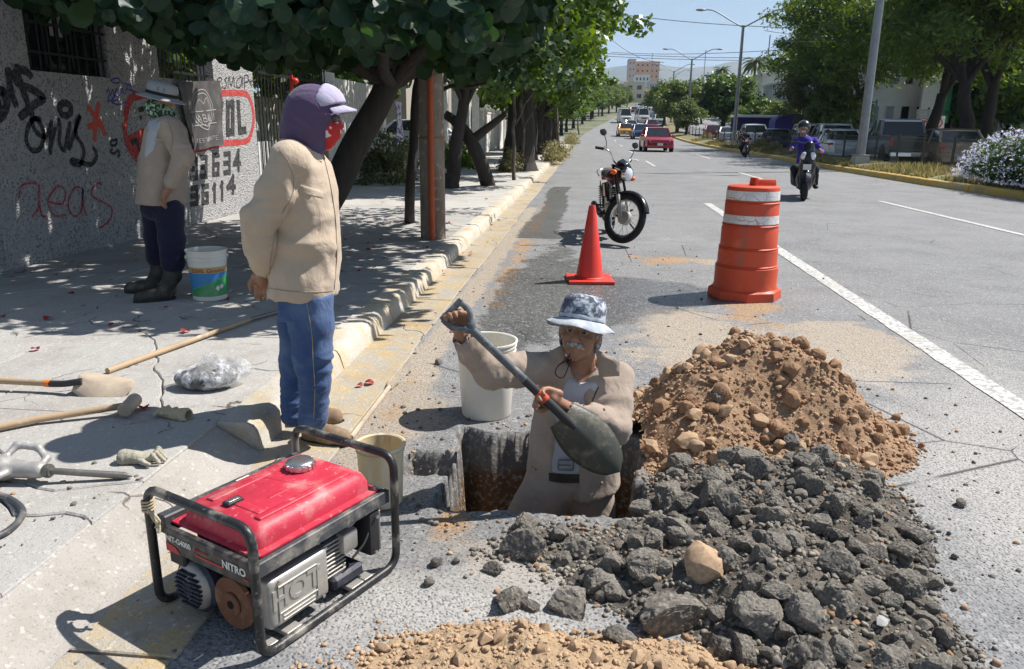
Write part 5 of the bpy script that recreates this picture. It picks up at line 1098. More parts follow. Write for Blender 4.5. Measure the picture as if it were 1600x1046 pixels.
# ---- median fence ----
OLV = simple('dark_green_fence_paint', (.055, .06, .045), .6, .3, dirt=(.15, .1, .05))
fn = thing('median_fence', 'low wire mesh fence with posts running along the median', 'fence', (kx(30)+1.9, 30, .3))
yy = 22.5
fpts = []
while yy < 95: fpts.append(Vector((kx(yy)+1.75, yy, zr(yy)+.3))); yy += 2.0 if yy < 50 else 3.0
for i, p in enumerate(fpts):
    mb = MB(); mb.box((p.x-.03, p.y-.03, p.z-.1), (p.x+.03, p.y+.03, p.z+1.02)); obj('post', mb, OLV, fn, world=True)
for i in range(len(fpts)-1):
    a, b = fpts[i], fpts[i+1]; mb = MB(); n = 22 if a.y < 50 else 8
    for z in (.12, .5, .78, .9): mb.tube([a+Vector((0, 0, z)), b+Vector((0, 0, z))], .008, 4, caps=False)
    for k in range(1, n): q = a.lerp(b, k/n); mb.tube([q+Vector((0, 0, .12)), q+Vector((0, 0, .78)), q+Vector((.05, 0, .84)), q+Vector((0, 0, .9))], .006, 3, caps=False)
    obj('wire_panel', mb, OLV, fn, world=True)['kind'] = 'stuff'
# median grass and weeds
rg = np.random.default_rng(12); n = 42000; y = 13+rg.random(n)**1.3*62; x = kx(y)+.15+rg.random(n)*2.1; z = zr(y)+.2+.1*np.sin((x-kx(y))*1.4); dens = vnoise(np.stack([x*.9, y*.5, y*0], -1)); k = dens > -.35; x, y, z = x[k], y[k], z[k]; n = len(x)
hh = (.04+.14*rg.random(n)**2)*(.7+np.clip(dens[k], 0, 1)); a = rg.random(n)*6.28; wd = .012+.0006*y; lx, ly = rg.normal(size=n)*.05, rg.normal(size=n)*.05
V = np.stack([np.stack([x-wd*np.cos(a), y-wd*np.sin(a), z-.05], -1), np.stack([x+wd*np.cos(a), y+wd*np.sin(a), z-.05], -1), np.stack([x+lx, y+ly, z+hh], -1)], 1).reshape(-1, 3)
raw_mesh('median_grass', V, np.arange(3*n).reshape(-1, 3), L_GRS, None, False); tag(bpy.data.objects['median_grass'], 'dry green grass and weeds on the central median', 'grass', kind='stuff')
# flowering bush
L_BUS = foliage('bush_leaf', (.03, .07, .02), (.06, .12, .03), .35, .5); FLW = foliage('lilac_white_flower', (.78, .76, .84), (.62, .58, .78), .3, .7)
shrub('long flowering bush covered in pale lilac blossom on the median at the right edge', (kx(19)+1.05, 18.9, .22), (1.0, 3.7, 1.28), 300, .055, L_BUS, 91, flowers=(2400, FLW, .016), name='flowering_bush', cat='bush', per=70)
for q, (px, Y, lab, r_) in enumerate([(1208, 44, 'low green shrub on the median behind the farther rider', (.5, .8, .5)), (1190, 50, 'small shrub at the foot of the second lamp post', (.6, 1.0, .6)), (1105, 78, 'weedy shrub against the far median fence', (.6, 1.5, .6))]): shrub(lab, on(px, Y, .3), r_, 30, .05, L_GRS, 110+q, per=40)
# ---- right trees ----
def tr(px, Y, **k):
    lab = k.pop('lab'); return make_tree(lab, (XA(px, Y), Y, zr(Y)), **k)
big = tr(1452, 46, lab='big feathery street tree with a forked dark trunk behind the pickup', h0=3.4, crown_c=(-.8, 0, 7.2), crown_r=(5.8, 5.6, 4.4), nclump=330, per=125, lsize=.16, leafmat=L_FEA, barkmat=DBARK, trunk_r=.30, lean=(.4, 0), seed=51, crad=1.1, ratio=.3, shell=.35, limbs=7, flatbot=.7, squash=.5, name='feathery_tree', group='feathery trees on the far pavement')
copy_tree_at(big, 'feathery tree at the right edge with massive leaning trunk above the bush', (XA(1512, 37), 37, .1), 2.2, (1.0, 1.0, 1.0))
copy_tree_at(big, 'feathery tree between the two forked trunks at the right', (XA(1545, 41), 41, .1), 4.0, (.9, .9, 1.05))
copy_tree_at(big, 'tall feathery tree whose yellow green crown is crossed by the lamp post', (XA(1335, 56), 56, zr(56)), 1.1, (1.05, 1.05, 1.12))
copy_tree_at(big, 'tall feathery tree at the left end of the right hand crowns', (XA(1292, 68), 68, zr(68)), 3.1, (1.0, 1.0, 1.1))
dus = tr(1275, 54, lab='round dusty olive tree with a short trunk behind the scooter rider', h0=1.8, crown_c=(0, 0, 3.9), crown_r=(2.7, 2.6, 2.1), nclump=160, per=90, lsize=.10, leafmat=L_DRY, barkmat=DBARK, trunk_r=.16, seed=52, crad=.55, ratio=.4, shell=.5, limbs=12, name='dusty_tree')
mid = tr(1058, 100, lab='yellow green tree on the median between traffic and the second lamp', h0=2.3, crown_c=(0, 0, 4.2), crown_r=(2.9, 3.2, 2.4), nclump=120, per=80, lsize=.2, leafmat=L_FAR, barkmat=DBARK, trunk_r=.2, seed=53, crad=.8, ratio=.5, shell=.4, name='median_tree')
G_F = 'trees massed beyond the service road'
copy_tree_at(mid, 'taller yellow green median tree farther up beside the traffic', (XA(1037, 128), 128, zr(128)), 1, 1.05)
copy_tree_at(mid, 'small median tree with a pale crown next to the third lamp post', (XA(1072, 90), 90, zr(90)), 2.5, .62)
copy_tree_at(mid, 'bright green small tree right of the dusty olive tree', (XA(1302, 52), 52, zr(52)), 2.5, .62)
drk = tr(1130, 100, lab='dark dense tree in the mass beyond the service road', h0=2.5, crown_c=(0, 0, 4.6), crown_r=(4.0, 3.8, 2.7), nclump=130, per=80, lsize=.24, leafmat=L_FIC, barkmat=DBARK, trunk_r=.28, seed=54, crad=1.0, ratio=.5, shell=.4, name='dark_tree', group=G_F)
for q, (px, Y, s_) in enumerate([(1160, 92, .9), (1195, 86, 1.0), (1225, 80, 1.05), (1095, 140, 1.4), (1065, 170, 1.6), (1150, 135, 1.35), (1205, 125, 1.3), (1250, 105, 1.2), (1125, 190, 1.7), (1330, 84, 1.2), (1380, 74, 1.2), (1440, 66, 1.2), (1500, 62, 1.2), (1580, 58, 1.2), (1090, 240, 1.8), (1050, 260, 1.6), (1015, 330, 1.2)]):
    copy_tree_at([mid, drk][q % 3 == 1], 'dense green tree in the mass beyond the service road', (XA(px, Y), Y, zr(Y)-.3), q*1.9, s_*(.62 if px < 1300 else 1), G_F)
drk['label'] = 'dense green tree in the mass beyond the service road'
for q, (px, Y, s_) in enumerate([(962, 200, .9), (950, 190, 1.0), (978, 260, .8), (955, 240, 1.1), (970, 330, 1.1), (985, 400, 1.0), (1000, 450, 1.1), (940, 175, 1.0), (925, 160, 1.1), (992, 520, 1.3), (975, 480, 1.2)]): copy_tree_at(mid, 'far tree on the rising ground left of the avenue', (min(XA(px, Y), xr(Y)-3), Y, zr(Y)-.3), q*1.9, s_, 'far trees left of the rising avenue')
# palms
PALM = foliage('palm_frond', (.05, .08, .03), (.09, .12, .05), .3, .6)
def palm(px, Y, ptop, lab, first=None):
    base = (XA(px, Y), Y, zr(Y)); h = ZA(px, ptop, Y)-zr(Y); t = thing('palm_tree', lab, 'palm', base, 0, 'palms above the far roofs')
    mb = MB(); limb(mb, (0, 0, 0), (.4, 0, h), .22, .16, .02, 6, px, 8); obj('trunk', mb, BARK, t, smooth=50)
    for k in range(26):
        a = k*2.4; up = 1.0-.09*k/1.6; mb = MB(); c_ = Vector((.4, 0, h)); pts = [c_+Vector((math.cos(a)*r, math.sin(a)*r, up*r*.9-.32*r*r)) for r in (0, .6, 1.2, 1.8, 2.3)]; vs = []; fs = []
        for i, p in enumerate(pts):
            w_ = [.05, .28, .32, .22, .03][i]; s_ = Vector((-math.sin(a), math.cos(a), 0))*w_; vs += [p+s_-Vector((0, 0, w_*.5)), p, p-s_-Vector((0, 0, w_*.5))]
        for i in range(4): fs += [(3*i, 3*i+1, 3*i+4, 3*i+3), (3*i+1, 3*i+2, 3*i+5, 3*i+4)]
        mb.add(vs, fs); obj('frond', mb, PALM, t)
palm(1168, 120, 95, 'left palm of the pair behind the first lamp post'); palm(1196, 125, 96, 'right palm of the pair behind the first lamp post'); palm(1118, 180, 108, 'distant palm right of the second lamp post')
# ---- buildings ----
def wins(mbx, t, x0, x1, z0, z1, y, nx, nz, fr=.55, mat=GL):
    for i in range(nx):
        for j in range(nz):
            cx = x0+(x1-x0)*(i+.5)/nx; cz = z0+(z1-z0)*(j+.5)/nz; w2 = (x1-x0)/nx*fr/2; h2 = (z1-z0)/nz*fr/2
            mb = MB(); mb.box((cx-w2-.06, y-.05, cz-h2-.06), (cx+w2+.06, y+.02, cz+h2+.06)); wd = obj('window', mb, WHT, t); mb = MB(); mb.box((cx-w2, y-.07, cz-h2), (cx+w2, y-.052, cz+h2)); obj('pane', mb, mat, wd)
def building(lab, x0, x1, Y, dep, h, col, nx, nz, name='building', zb=None, win_mat=GL, roof=True, fr=.5, sign=None):
    z = zr(Y) if zb is None else zb; t = thing(name, lab, 'building', ((x0+x1)/2, Y, z)); w2 = (x1-x0)/2; m_ = simple('facade_%d_%d' % (Y, int(x0)), col, .85, dirt=tuple(c*.75 for c in col), scale=.3, bump=.005)
    mb = MB(); mb.box((-w2, 0, -1), (w2, dep, h)); obj('wall_body', mb, m_, t)
    if roof: mb = MB(); mb.box((-w2-.2, -.2, h), (w2+.2, dep+.2, h+.35)); obj('parapet', mb, m_, t, bevel=.03)
    if nx: wins(None, t, -w2+.3, w2-.3, .8, h-.3, -.001, nx, nz, fr, win_mat)
    return t
building('white two storey building behind the forked trunks and pickup', XA(1345, 60), XA(1452, 60), 60, 14, 7.2, (.70, .71, .74), 4, 2)
building('long low white building behind the dusty olive tree', XA(1230, 88), XA(1350, 88), 88, 14, 6, (.68, .68, .68), 5, 2)
building('shaded plum and grey building behind the right edge trees', XA(1455, 62), XA(1680, 62), 62, 15, 6.5, (.28, .24, .28), 7, 2)
building('pale boxy building left of the palms above the shelter', XA(1150, 150), XA(1182, 150), 150, 12, ZA(1165, 135, 150)-zr(150), (.66, .66, .64), 3, 2)
building('white block among the trees right of the palms', XA(1185, 118), XA(1228, 118), 118, 12, ZA(1200, 118, 118)-zr(118), (.60, .58, .52), 3, 2)
# far town at the end of the avenue
def far_b(lab, px0, px1, ptop, pbot, Y, col, nx, nz, fr=.45):
    x0, x1 = XA(px0, Y), XA(px1, Y); z1, z0 = ZA((px0+px1)/2, ptop, Y), ZA((px0+px1)/2, pbot, Y); return building(lab, x0, x1, Y, 20, z1-z0, col, nx, nz, zb=z0, fr=fr)
far_b('orange and pink hotel block on the skyline at the end of the avenue', 988, 1025, 97, 135, 620, (.62, .36, .24), 5, 4, .35)
far_b('pale pink tower at the left end of the skyline hotel', 977, 988.5, 93, 135, 615, (.62, .48, .42), 2, 4, .3)
far_b('white building in front of the skyline hotel', 988, 1011, 118, 150, 540, (.70, .70, .70), 4, 3)
far_b('small white house left of the road at the end of the avenue', 968, 978, 128, 150, 420, (.72, .7, .66), 2, 2)
far_b('grey commercial block right of the far traffic', 1010, 1028, 128, 150, 480, (.5, .5, .52), 4, 2)
far_b('cream house behind the far median trees', 1030, 1052, 132, 150, 420, (.62, .58, .5), 3, 2)
rc = random.Random(9)
for q in range(44):
    px = rc.choice([rc.uniform(930, 1000), rc.uniform(1010, 1260)]); Y = rc.uniform(300, 900); w_ = rc.uniform(6, 14); x = XA(px, Y); c = rc.choice([(.65, .62, .56), (.7, .7, .68), (.5, .33, .25), (.55, .5, .42), (.6, .48, .3)])
    b_ = building('small distant house in the far town below the hills', x-w_/2, x+w_/2, Y, 10, rc.uniform(5, 10), c, 2, 2, name='house'); b_['group'] = 'houses of the far town'
    b_['category'] = 'house'
# traffic light on an arm, road signs
t = thing('traffic_light', 'green traffic lights hanging on a long arm far up the avenue', 'traffic light', on(1152, 112, .2)); h = ZA(1120, 151, 112)-zr(112)
mb = MB(); mb.tube([(0, 0, 0), (0, 0, h+.2)], .09, 8); obj('pole', mb, GALV, t, smooth=50); mb = MB(); mb.tube([(0, 0, h), (-5.6, 0, h+.35)], .06, 8); obj('arm', mb, GALV, t, smooth=50)
GRN = M('green_lamp', (.02, .5, .25), .4); GRN.b.inputs['Emission Color'].default_value = (.02, .8, .35, 1); GRN.b.inputs['Emission Strength'].default_value = 1.2; GRN = GRN.done()
for x in (-5.6, -4.1):
    mb = MB(); mb.box((x-.45, -.15, h-.1), (x+.45, .1, h+.35)); hd = obj('signal_head', mb, BPL, t, bevel=.02); mb = MB(); mb.lathe([(.15, -.19), (.15, -.15)], 12, (x, 0, h+.12), axis='y'); obj('signal_lens', mb, GRN, hd)
def lettermesh(t, txt, size, loc, mat, name='lettering', rz=0.0, bold=.0):
    mb = MB(); text_mb(txt, size, mb, Matrix.Translation(loc) @ Matrix.Rotation(rz, 4, 'Z') @ Matrix.Rotation(math.pi/2, 4, 'X'), .002, bold); return obj(name, mb, mat, t)
RSN = simple('red_sign_paint', (.45, .02, .015), .5)
t = thing('red_sign', 'red vertical sign with white letters right of the pickup', 'sign', (XA(1447, 50), 50, .15)); z0 = ZA(1447, 213, 50)-.15; z1 = ZA(1447, 188, 50)-.15
mb = MB(); mb.box((-.38, -.06, z0), (.38, .06, z1)); obj('board', mb, RSN, t, bevel=.01)
for k, ch in enumerate('COA'): lettermesh(t, ch, .42, (0, -.07, z1-.25-.33*k), WHT)
mb = MB(); mb.box((-.06, -.04, 0), (.06, .04, z0)); obj('post', mb, IRON, t)
t = thing('round_sign', 'white board with red ring signs beside the red vertical sign', 'sign', (XA(1463, 51), 51, .15)); mb = MB(); mb.box((-.42, -.05, z0-.2), (.42, .05, z1+.25)); obj('board', mb, WHT, t, bevel=.01)
for k in range(2):
    mb = MB(); zc = z1-.15-.65*k; mb.tube([(.27*math.cos(a), -.07, zc+.27*math.sin(a)) for a in [2*math.pi*i/20 for i in range(20)]], .03, 6, closed=True); obj('ring', mb, RSN, t)
mb = MB(); mb.box((-.06, -.04, 0), (.06, .04, z0)); obj('post', mb, IRON, t)
t = thing('name_board', 'grey slatted board above the red vertical sign', 'sign', (XA(1448, 52), 52, .15)); 
for k in range(4): mb = MB(); z = ZA(1448, 173+4*k, 52)-.15; mb.box((-.75, -.04, z-.07), (.75, .04, z+.06)); obj('slat', mb, GALV, t)
mb = MB(); mb.box((-.05, .05, 0), (.05, .12, ZA(1448, 172, 52))); obj('post', mb, IRON, t)
t = thing('teal_scaffold', 'teal painted metal frame by the white building', 'frame', (XA(1335, 56), 56, zr(56)))
TE2 = simple('teal_metal', (.03, .22, .26), .5)
for k in range(5): mb = MB(); mb.box((-1.2+.6*k, -.05, 0), (-1.12+.6*k, .05, 3.4)); obj('post', mb, TE2, t)
for k in range(5): mb = MB(); mb.box((-1.2, -.08, .6+.65*k), (1.28, .08, .68+.65*k)); obj('rail', mb, TE2, t)
t = thing('billboard_wall', 'tall white and green panel beside the forked trunk', 'sign', (XA(1462, 58), 58, 0.15)); mb = MB(); mb.box((-1.2, 0, 0), (.3, .3, 6)); obj('panel', mb, WHT, t); mb = MB(); mb.box((.3, 0, 1.8), (.75, .25, 4.2)); obj('side_panel', mb, simple('green_panel', (.01, .25, .12), .5), t)
# ---- overhead wires ----
WIRE = simple('black_cable', (.03, .03, .035), .6); 
def wire(a, b, sag, lab, r=.02):
    A = Vector((XA(a[0], a[2]), a[2], ZA(a[0], a[1], a[2]))); B = Vector((XA(b[0], b[2]), b[2], ZA(b[0], b[1], b[2]))); t = thing('cable', lab, 'cable', A, 0, 'overhead cables')
    mb = MB(); mb.tube([A.lerp(B, k/14)-Vector((0, 0, sag*4*(k/14)*(1-k/14))) for k in range(15)], r, 5); obj('cable', mb, WIRE, t, world=True)
wire((940, 20, 45), (1240, 44, 45), .15, 'uppermost cable crossing the sky from the left crowns', .018)
wire((940, 84, 90), (1330, 88, 90), .3, 'cable level with the second lamp arms', .03); wire((940, 88, 90.5), (1330, 92, 90.5), .3, 'cable just under the one level with the second lamp arms', .03)
wire((945, 58, 70), (1032, 98, 70), .5, 'cable sloping down to the right from the left tree crowns', .02); wire((950, 82, 110), (1420, 58, 60), .6, 'cable rising to the right behind the lamp posts', .028)
wire((1210, 66, 40), (1800, 20, 38), .3, 'thin cable crossing in front of the right trees', .014); wire((1180, 48, 50), (1560, 35, 36), .5, 'cable running past the near lamp post into the trees', .014)
for q, (px, top_, Y) in enumerate([(1013, 83, 500), (1190, 55, 260), (1094, 78, 400)]): 
    t = thing('mast', ['thin mast rising from the skyline hotel', 'tall radio mast behind the palms', 'distant mast right of the second lamp'][q], 'mast', (XA(px, Y), Y, zr(Y))); mb = MB(); mb.tube([(0, 0, 0), (0, 0, ZA(px, top_, Y)-zr(Y))], .2, 5); obj('mast', mb, GALV, t)
# ============ tools and equipment ============
def dirty(name, col, rough, dust=(0.42, 0.38, 0.32), amt=.6, metal=0.0, scale=7, a=.5, b=.68, spec=.4, bump=.001):
    m = M(name, col, rough, metal, spec); m.var(dust, scale, a, b, 9, amt=amt); m.var(dust, scale*6, .6, .72, 5, amt=amt*.8); m.var(tuple(c*.55 for c in col), scale*.6, .45, .7, amt=.5); m.bump(m.noise(scale*12, 5), bump); return m.done()
TUBEM = dirty('black_frame_paint', (.022, .022, .024), .38, amt=.55, scale=12); REDT = dirty('red_tank_plastic', (.48, .028, .055), .48, (.62, .42, .38), .6, scale=7, a=.48, b=.74)
DGR = dirty('dark_grey_plastic', (.05, .055, .062), .5, amt=.5, scale=10); NAVY = dirty('navy_castings', (.03, .032, .055), .5, (.2, .19, .18), .5); ALU = dirty('dusty_aluminium', (.42, .40, .37), .5, (.55, .5, .43), .6, .5); RUST = dirty('rusted_disc', (.17, .075, .04), .85, (.32, .2, .13), .6, scale=20, bump=.002)
CHR2 = dirty('scuffed_chrome', (.62, .6, .58), .28, (.5, .42, .34), .4, .9, 14, .5, .75)
WTX = simple('white_lettering', (.72, .7, .66), .6); RTX = simple('red_lettering', (.5, .03, .03), .5)
gen = thing('generator', 'red petrol generator in a black tube frame standing on the gutter in the foreground', 'generator', G(410, 1035, 0), math.radians(63.5))
GL_, GW, GH = .56, .45, .40
mb = MB(); r_ = .0135
loop = rounded_path([(0, GW, GH), (0, 0, GH), (0, 0, r_), (GL_, 0, r_), (GL_, 0, GH), (GL_, GW, GH), (GL_, GW, r_), (0, GW, r_)], .055, 6, True); mb.tube(loop, r_, 12, closed=True); obj('tube_frame', mb, TUBEM, gen, smooth=60)
def slab_rr(mb, x0, x1, y0, y1, z, rad, seg=4):
    pts = []
    for cx, cy, a0 in ((x1-rad, y1-rad, 0), (x0+rad, y1-rad, 90), (x0+rad, y0+rad, 180), (x1-rad, y0+rad, 270)):
        for k in range(seg+1): a = math.radians(a0+90*k/seg); pts.append((cx+rad*math.cos(a), cy+rad*math.sin(a), z))
    return pts
mb = MB(); z0 = GH-.115
loft(mb, [slab_rr(mb, .035, GL_-.03, .03, GW-.03, z0, .02), slab_rr(mb, .035, GL_-.03, .03, GW-.03, z0+.006, .02), slab_rr(mb, .05, GL_-.045, .05, GW-.075, z0+.009, .03), slab_rr(mb, .053, GL_-.048, .053, GW-.078, z0+.035, .03), slab_rr(mb, .062, GL_-.057, .064, GW-.088, z0+.058, .035), slab_rr(mb, .08, GL_-.075, .082, GW-.105, z0+.069, .035), slab_rr(mb, .15, GL_-.15, .14, GW-.16, z0+.073, .03)])
tank = obj('fuel_tank', mb, REDT, gen, smooth=50)
zt = z0+.069
def pad(name, x0, x1, y0, y1, z, h, mat, par, bev=.004, rot=0):
    mb = MB(); mb.box((x0, y0, z), (x1, y1, z+h), rot=Matrix.Rotation(rot, 3, 'Z') if rot else None); return obj(name, mb, mat, par, bevel=bev, seg=2, smooth=60)
pad('pressed_ridge', .10, GL_-.10, .088, .115, zt-.004, .011, REDT, tank, .005); pad('pressed_ridge', .10, GL_-.24, GW-.16, GW-.13, zt-.003, .010, REDT, tank, .005)
pad('pressed_ridge', .30, .33, .13, GW-.14, zt-.003, .008, REDT, tank, .004, .25); pad('pressed_ridge', .12, .15, .12, GW-.2, zt-.003, .008, REDT, tank, .004); pad('pressed_ridge', .2, .28, .165, .18, zt-.001, .006, REDT, tank, .003)
mb = MB(); cx, cy = .395, .245; mb.lathe([(.062, zt-.002), (.060, zt+.004), (.048, zt+.006)], 28, (cx, cy, 0)); obj('cap_seat', mb, REDT, tank, smooth=50)
mb = MB(); prof = [(.036, zt+.003), (.044, zt+.008), (.045, zt+.026), (.041, zt+.032), (.025, zt+.035), (.0, zt+.036)]; mb.lathe(prof, 30, (cx, cy, 0), cap1=False); fc_ = obj('fuel_cap', mb, CHR2, gen, smooth=50)
for k in range(15): a = 2*math.pi*k/15; mb = MB(); mb.box((cx+.0445*math.cos(a)-.004, cy+.0445*math.sin(a)-.004, zt+.010), (cx+.0445*math.cos(a)+.004, cy+.0445*math.sin(a)+.004, zt+.027), rot=Matrix.Rotation(a, 3, 'Z')); obj('grip', mb, CHR2, fc_, bevel=.001)
pad('fuel_gauge', .10, .155, .22, .25, zt+.001, .012, BPL, tank, .004); pad('gauge_window', .108, .147, .227, .243, zt+.0125, .002, CHR2, tank, .001)
for x, y in ((.045, .045), (GL_-.045, .045), (GL_-.045, GW-.05)): mb = MB(); mb.lathe([(.011, z0+.005), (.011, z0+.009), (.006, z0+.009), (.006, z0+.014)], 12, (x, y, 0)); obj('bolt', mb, CHR2, gen, smooth=40)
# carrying rails round the tank
mb = MB(); mb.box((.012, .010, z0-.045), (GL_-.012, .030, z0-.0)); obj('side_rail', mb, DGR, gen, bevel=.003); mb = MB(); mb.box((.012, GW-.05, z0-.03), (GL_-.012, GW-.012, z0+.028)); obj('side_rail', mb, DGR, gen, bevel=.004)
mb = MB(); mb.box((GL_-.03, .03, z0-.04), (GL_-.012, GW-.05, z0+.0)); obj('end_rail', mb, DGR, gen, bevel=.003)
mb = MB(); mb.box((.28, GW-.045, z0+.0285), (.33, GW-.03, z0+.030)); obj('sticker', mb, WTX, gen)
# control panel
mb = MB(); mb.box((.008, .030, z0-.075), (.030, GW-.05, z0+.0)); pan = obj('control_panel', mb, simple('panel_black', (.02, .02, .022), .4, dirt=(.2, .18, .16), scale=30), gen, bevel=.004)
mb = MB(); mb.box((.015, GW-.12, z0-.12), (.09, GW-.05, z0-.074)); obj('socket_box', mb, BPL, gen, bevel=.006)
def ptext(t, y, z, s_, mat, bold=0, par=None):
    mb = MB(); mx_ = Matrix(((0, 0, -1, .0065), (-1, 0, 0, y), (0, 1, 0, z), (0, 0, 0, 1))); text_mb(t, s_, mb, mx_, .0004, bold); obj('lettering', mb, mat, par or pan)
ptext('NIT-G4000', GW-.115, z0-.030, .024, WTX, .0006); ptext('4000W / 7HP', GW-.215, z0-.030, .011, RTX); ptext('NITRO', .095, z0-.034, .032, WTX, .001)
def pflat(pts, mat, nm): mb = MB(); mb.add([(.0062, y, z) for y, z in pts], [tuple(range(len(pts)))]); obj(nm, mb, mat, pan)
pflat([(GW-.055, z0-.045), (GW-.055, z0-.073), (GW-.12, z0-.071), (GW-.10, z0-.052)], RTX, 'red_flash'); pflat([(GW-.19, z0-.044), (.14, z0-.044), (.14, z0-.050), (GW-.19, z0-.050)], RTX, 'red_line'); pflat([(.06, z0-.05), (.04, z0-.05), (.04, z0-.056), (.06, z0-.056)], RTX, 'red_line')
# alternator and engine
def cyl_x(mb, x0, x1, y, z, r, n=24, b=.008): mb.lathe([(r*.9, x0), (r, x0+b), (r, x1-b), (r*.9, x1)], n, (0, y, z), axis='x')
mb = MB(); cyl_x(mb, .03, .30, .315, .108, .088); alt = obj('alternator', mb, NAVY, gen, smooth=40)
mb = MB(); mb.lathe([(.0, -.010), (.03, -.009), (.062, -.003), (.074, .008), (.076, .03)], 26, (.02, .315, .108), axis='x', cap0=False); obj('end_cover', mb, ALU, alt, smooth=50)
for k in range(8):
    for s_ in (-1, 1): mb = MB(); zz = .125-.05+.0145*k; hw_ = math.sqrt(max(.0004, .062**2-(zz-.125)**2)); mb.box((.003, .315+s_*hw_*.5-hw_*.42, zz-.0198), (.014+.012*abs(zz-.125)/.05, .315+s_*hw_*.5+hw_*.42, zz-.0142)); obj('vent', mb, NAVY, alt, bevel=.001)
mb = MB(); mb.lathe([(.022, -.014), (.024, -.004)], 16, (.02, .315, .108), axis='x'); obj('hub', mb, NAVY, alt, smooth=40)
mb = MB(); cyl_x(mb, .06, .31, .155, .115, .084); eng = obj('crankcase', mb, NAVY, gen, smooth=40)
mb = MB(); mb.lathe([(.078, -.012), (.080, -.006), (.080, .0), (.07, .006)], 28, (.042, .145, .112), axis='x'); dsc = obj('rusted_disc', mb, RUST, gen, smooth=40)
mb = MB(); mb.lathe([(.035, -.016), (.032, -.020), (.012, -.020), (.012, -.012)], 24, (.042, .145, .112), axis='x'); obj('disc_hub', mb, RUST, dsc, smooth=40); mb = MB(); mb.lathe([(.012, -.0225), (.0, -.0225)], 14, (.042, .145, .112), axis='x', cap1=False); obj('bolt_hole', mb, BPL, dsc)
mb = MB(); mb.tube([(.06, .27, .2), (.055, .275, .235), (.05, .28, .26), (.05, .285, .29)], .013, 10); obj('cable_sleeve', mb, DGR, gen, smooth=50)
mb = MB(); mb.box((.10, .10, .17), (.34, .36, .235)); obj('engine_shroud', mb, NAVY, gen, bevel=.02, seg=2, smooth=50)
# muffler guard
mb = MB(); mb.box((.055, .022, .045), (.285, .095, .205)); mf = obj('muffler_guard', mb, ALU, gen, bevel=.022, seg=3, smooth=50)
def htext(t, x, z, s_, mat, y, bold, par, thick): mb = MB(); text_mb(t, s_, mb, Matrix(((1, 0, 0, x), (0, 0, -1, y), (0, 1, 0, z), (0, 0, 0, 1))), thick, bold); obj('lettering', mb, mat, par)
htext('HOT', .155, .135, .085, ALU, .0215, .002, mf, .0025)
mb = MB()
for x0, x1, z_0, z_1 in ((.085, .235, .088, .093), (.085, .235, .172, .177), (.085, .09, .065, .177), (.23, .235, .065, .177), (.10, .22, .075, .079), (.10, .22, .064, .067)): mb = MB(); mb.box((x0, .018, z_0), (x1, .024, z_1)); obj('pressed_rib', mb, ALU, mf, bevel=.001)
for k in range(9): mb = MB(); mb.box((.29, .05, .075+.014*k), (.38, .16, .080+.014*k)); obj('cooling_fin', mb, ALU, eng, bevel=.001)
mb = MB(); mb.box((.30, .06, .07), (.37, .15, .20)); obj('cylinder', mb, NAVY, gen, bevel=.006)
mb = MB(); mb.box((.355, .03, .135), (.42, .085, .205)); obj('carburettor_cover', mb, ALU, gen, bevel=.012, seg=2, smooth=50)
mb = MB(); mb.tube(smooth_path([(.40, .06, .2), (.43, .05, .225), (.46, .05, .225), (.48, .07, .2)], 4), .010, 9); obj('fuel_pipe', mb, ALU, gen, smooth=60)
mb = MB(); mb.tube(smooth_path([(.38, .02, .12), (.43, .015, .15), (.47, .03, .19), (.46, .05, .23)], 5), .004, 7); obj('fuel_hose', mb, BPL, gen, smooth=60)
mb = MB(); mb.box((.455, .012, .085), (.50, .15, .235)); af = obj('air_filter_box', mb, BPL, gen, bevel=.012, seg=2, smooth=50); mb = MB(); mb.box((.498, .014, .088), (.508, .148, .232)); obj('filter_cover', mb, ALU, af, bevel=.004)
mb = MB(); mb.box((.30, .15, .07), (.45, .36, .245)); obj('engine_block', mb, NAVY, gen, bevel=.012, seg=2, smooth=50)
for q in range(5): mb = MB(); mb.tube(smooth_path([(.12+.07*q, .05+.03*q, .23), (.16+.06*q, .04, .25), (.22+.05*q, .07+.02*q, .235), (.26+.04*q, .03+.02*q, .21)], 4), .004, 6); obj('cable', mb, BPL, gen, smooth=60)
for x, y, z in ((.30, .055, .10), (.30, .055, .18), (.37, .055, .09), (.09, .02, .19), (.25, .02, .06), (.48, .008, .22), (.47, .008, .1)): mb = MB(); mb.lathe([(.006, -.006), (.006, 0)], 6, (x, y, z), axis='y'); obj('bolt', mb, CHR2, gen)
mb = MB(); mb.box((.38, .10, .10), (.46, .16, .16)); obj('intake', mb, NAVY, gen, bevel=.01)
mb = MB(); mb.box((.31, .03, .03), (.44, .33, .075)); obj('engine_base', mb, NAVY, gen, bevel=.01)
for x in (.10, .36): mb = MB(); mb.box((x, .01, .010), (x+.055, GW-.01, .024)); cb = obj('cross_bar', mb, ALU, gen, bevel=.002)
for x in (.03, .42): mb = MB(); mb.box((x, .012, .012), (x+.04, .07, .022)); obj('mount_plate', mb, ALU, gen, bevel=.002)
ROPE = simple('tan_rope', (.50, .42, .28), .9, bump=.003, bscale=200)
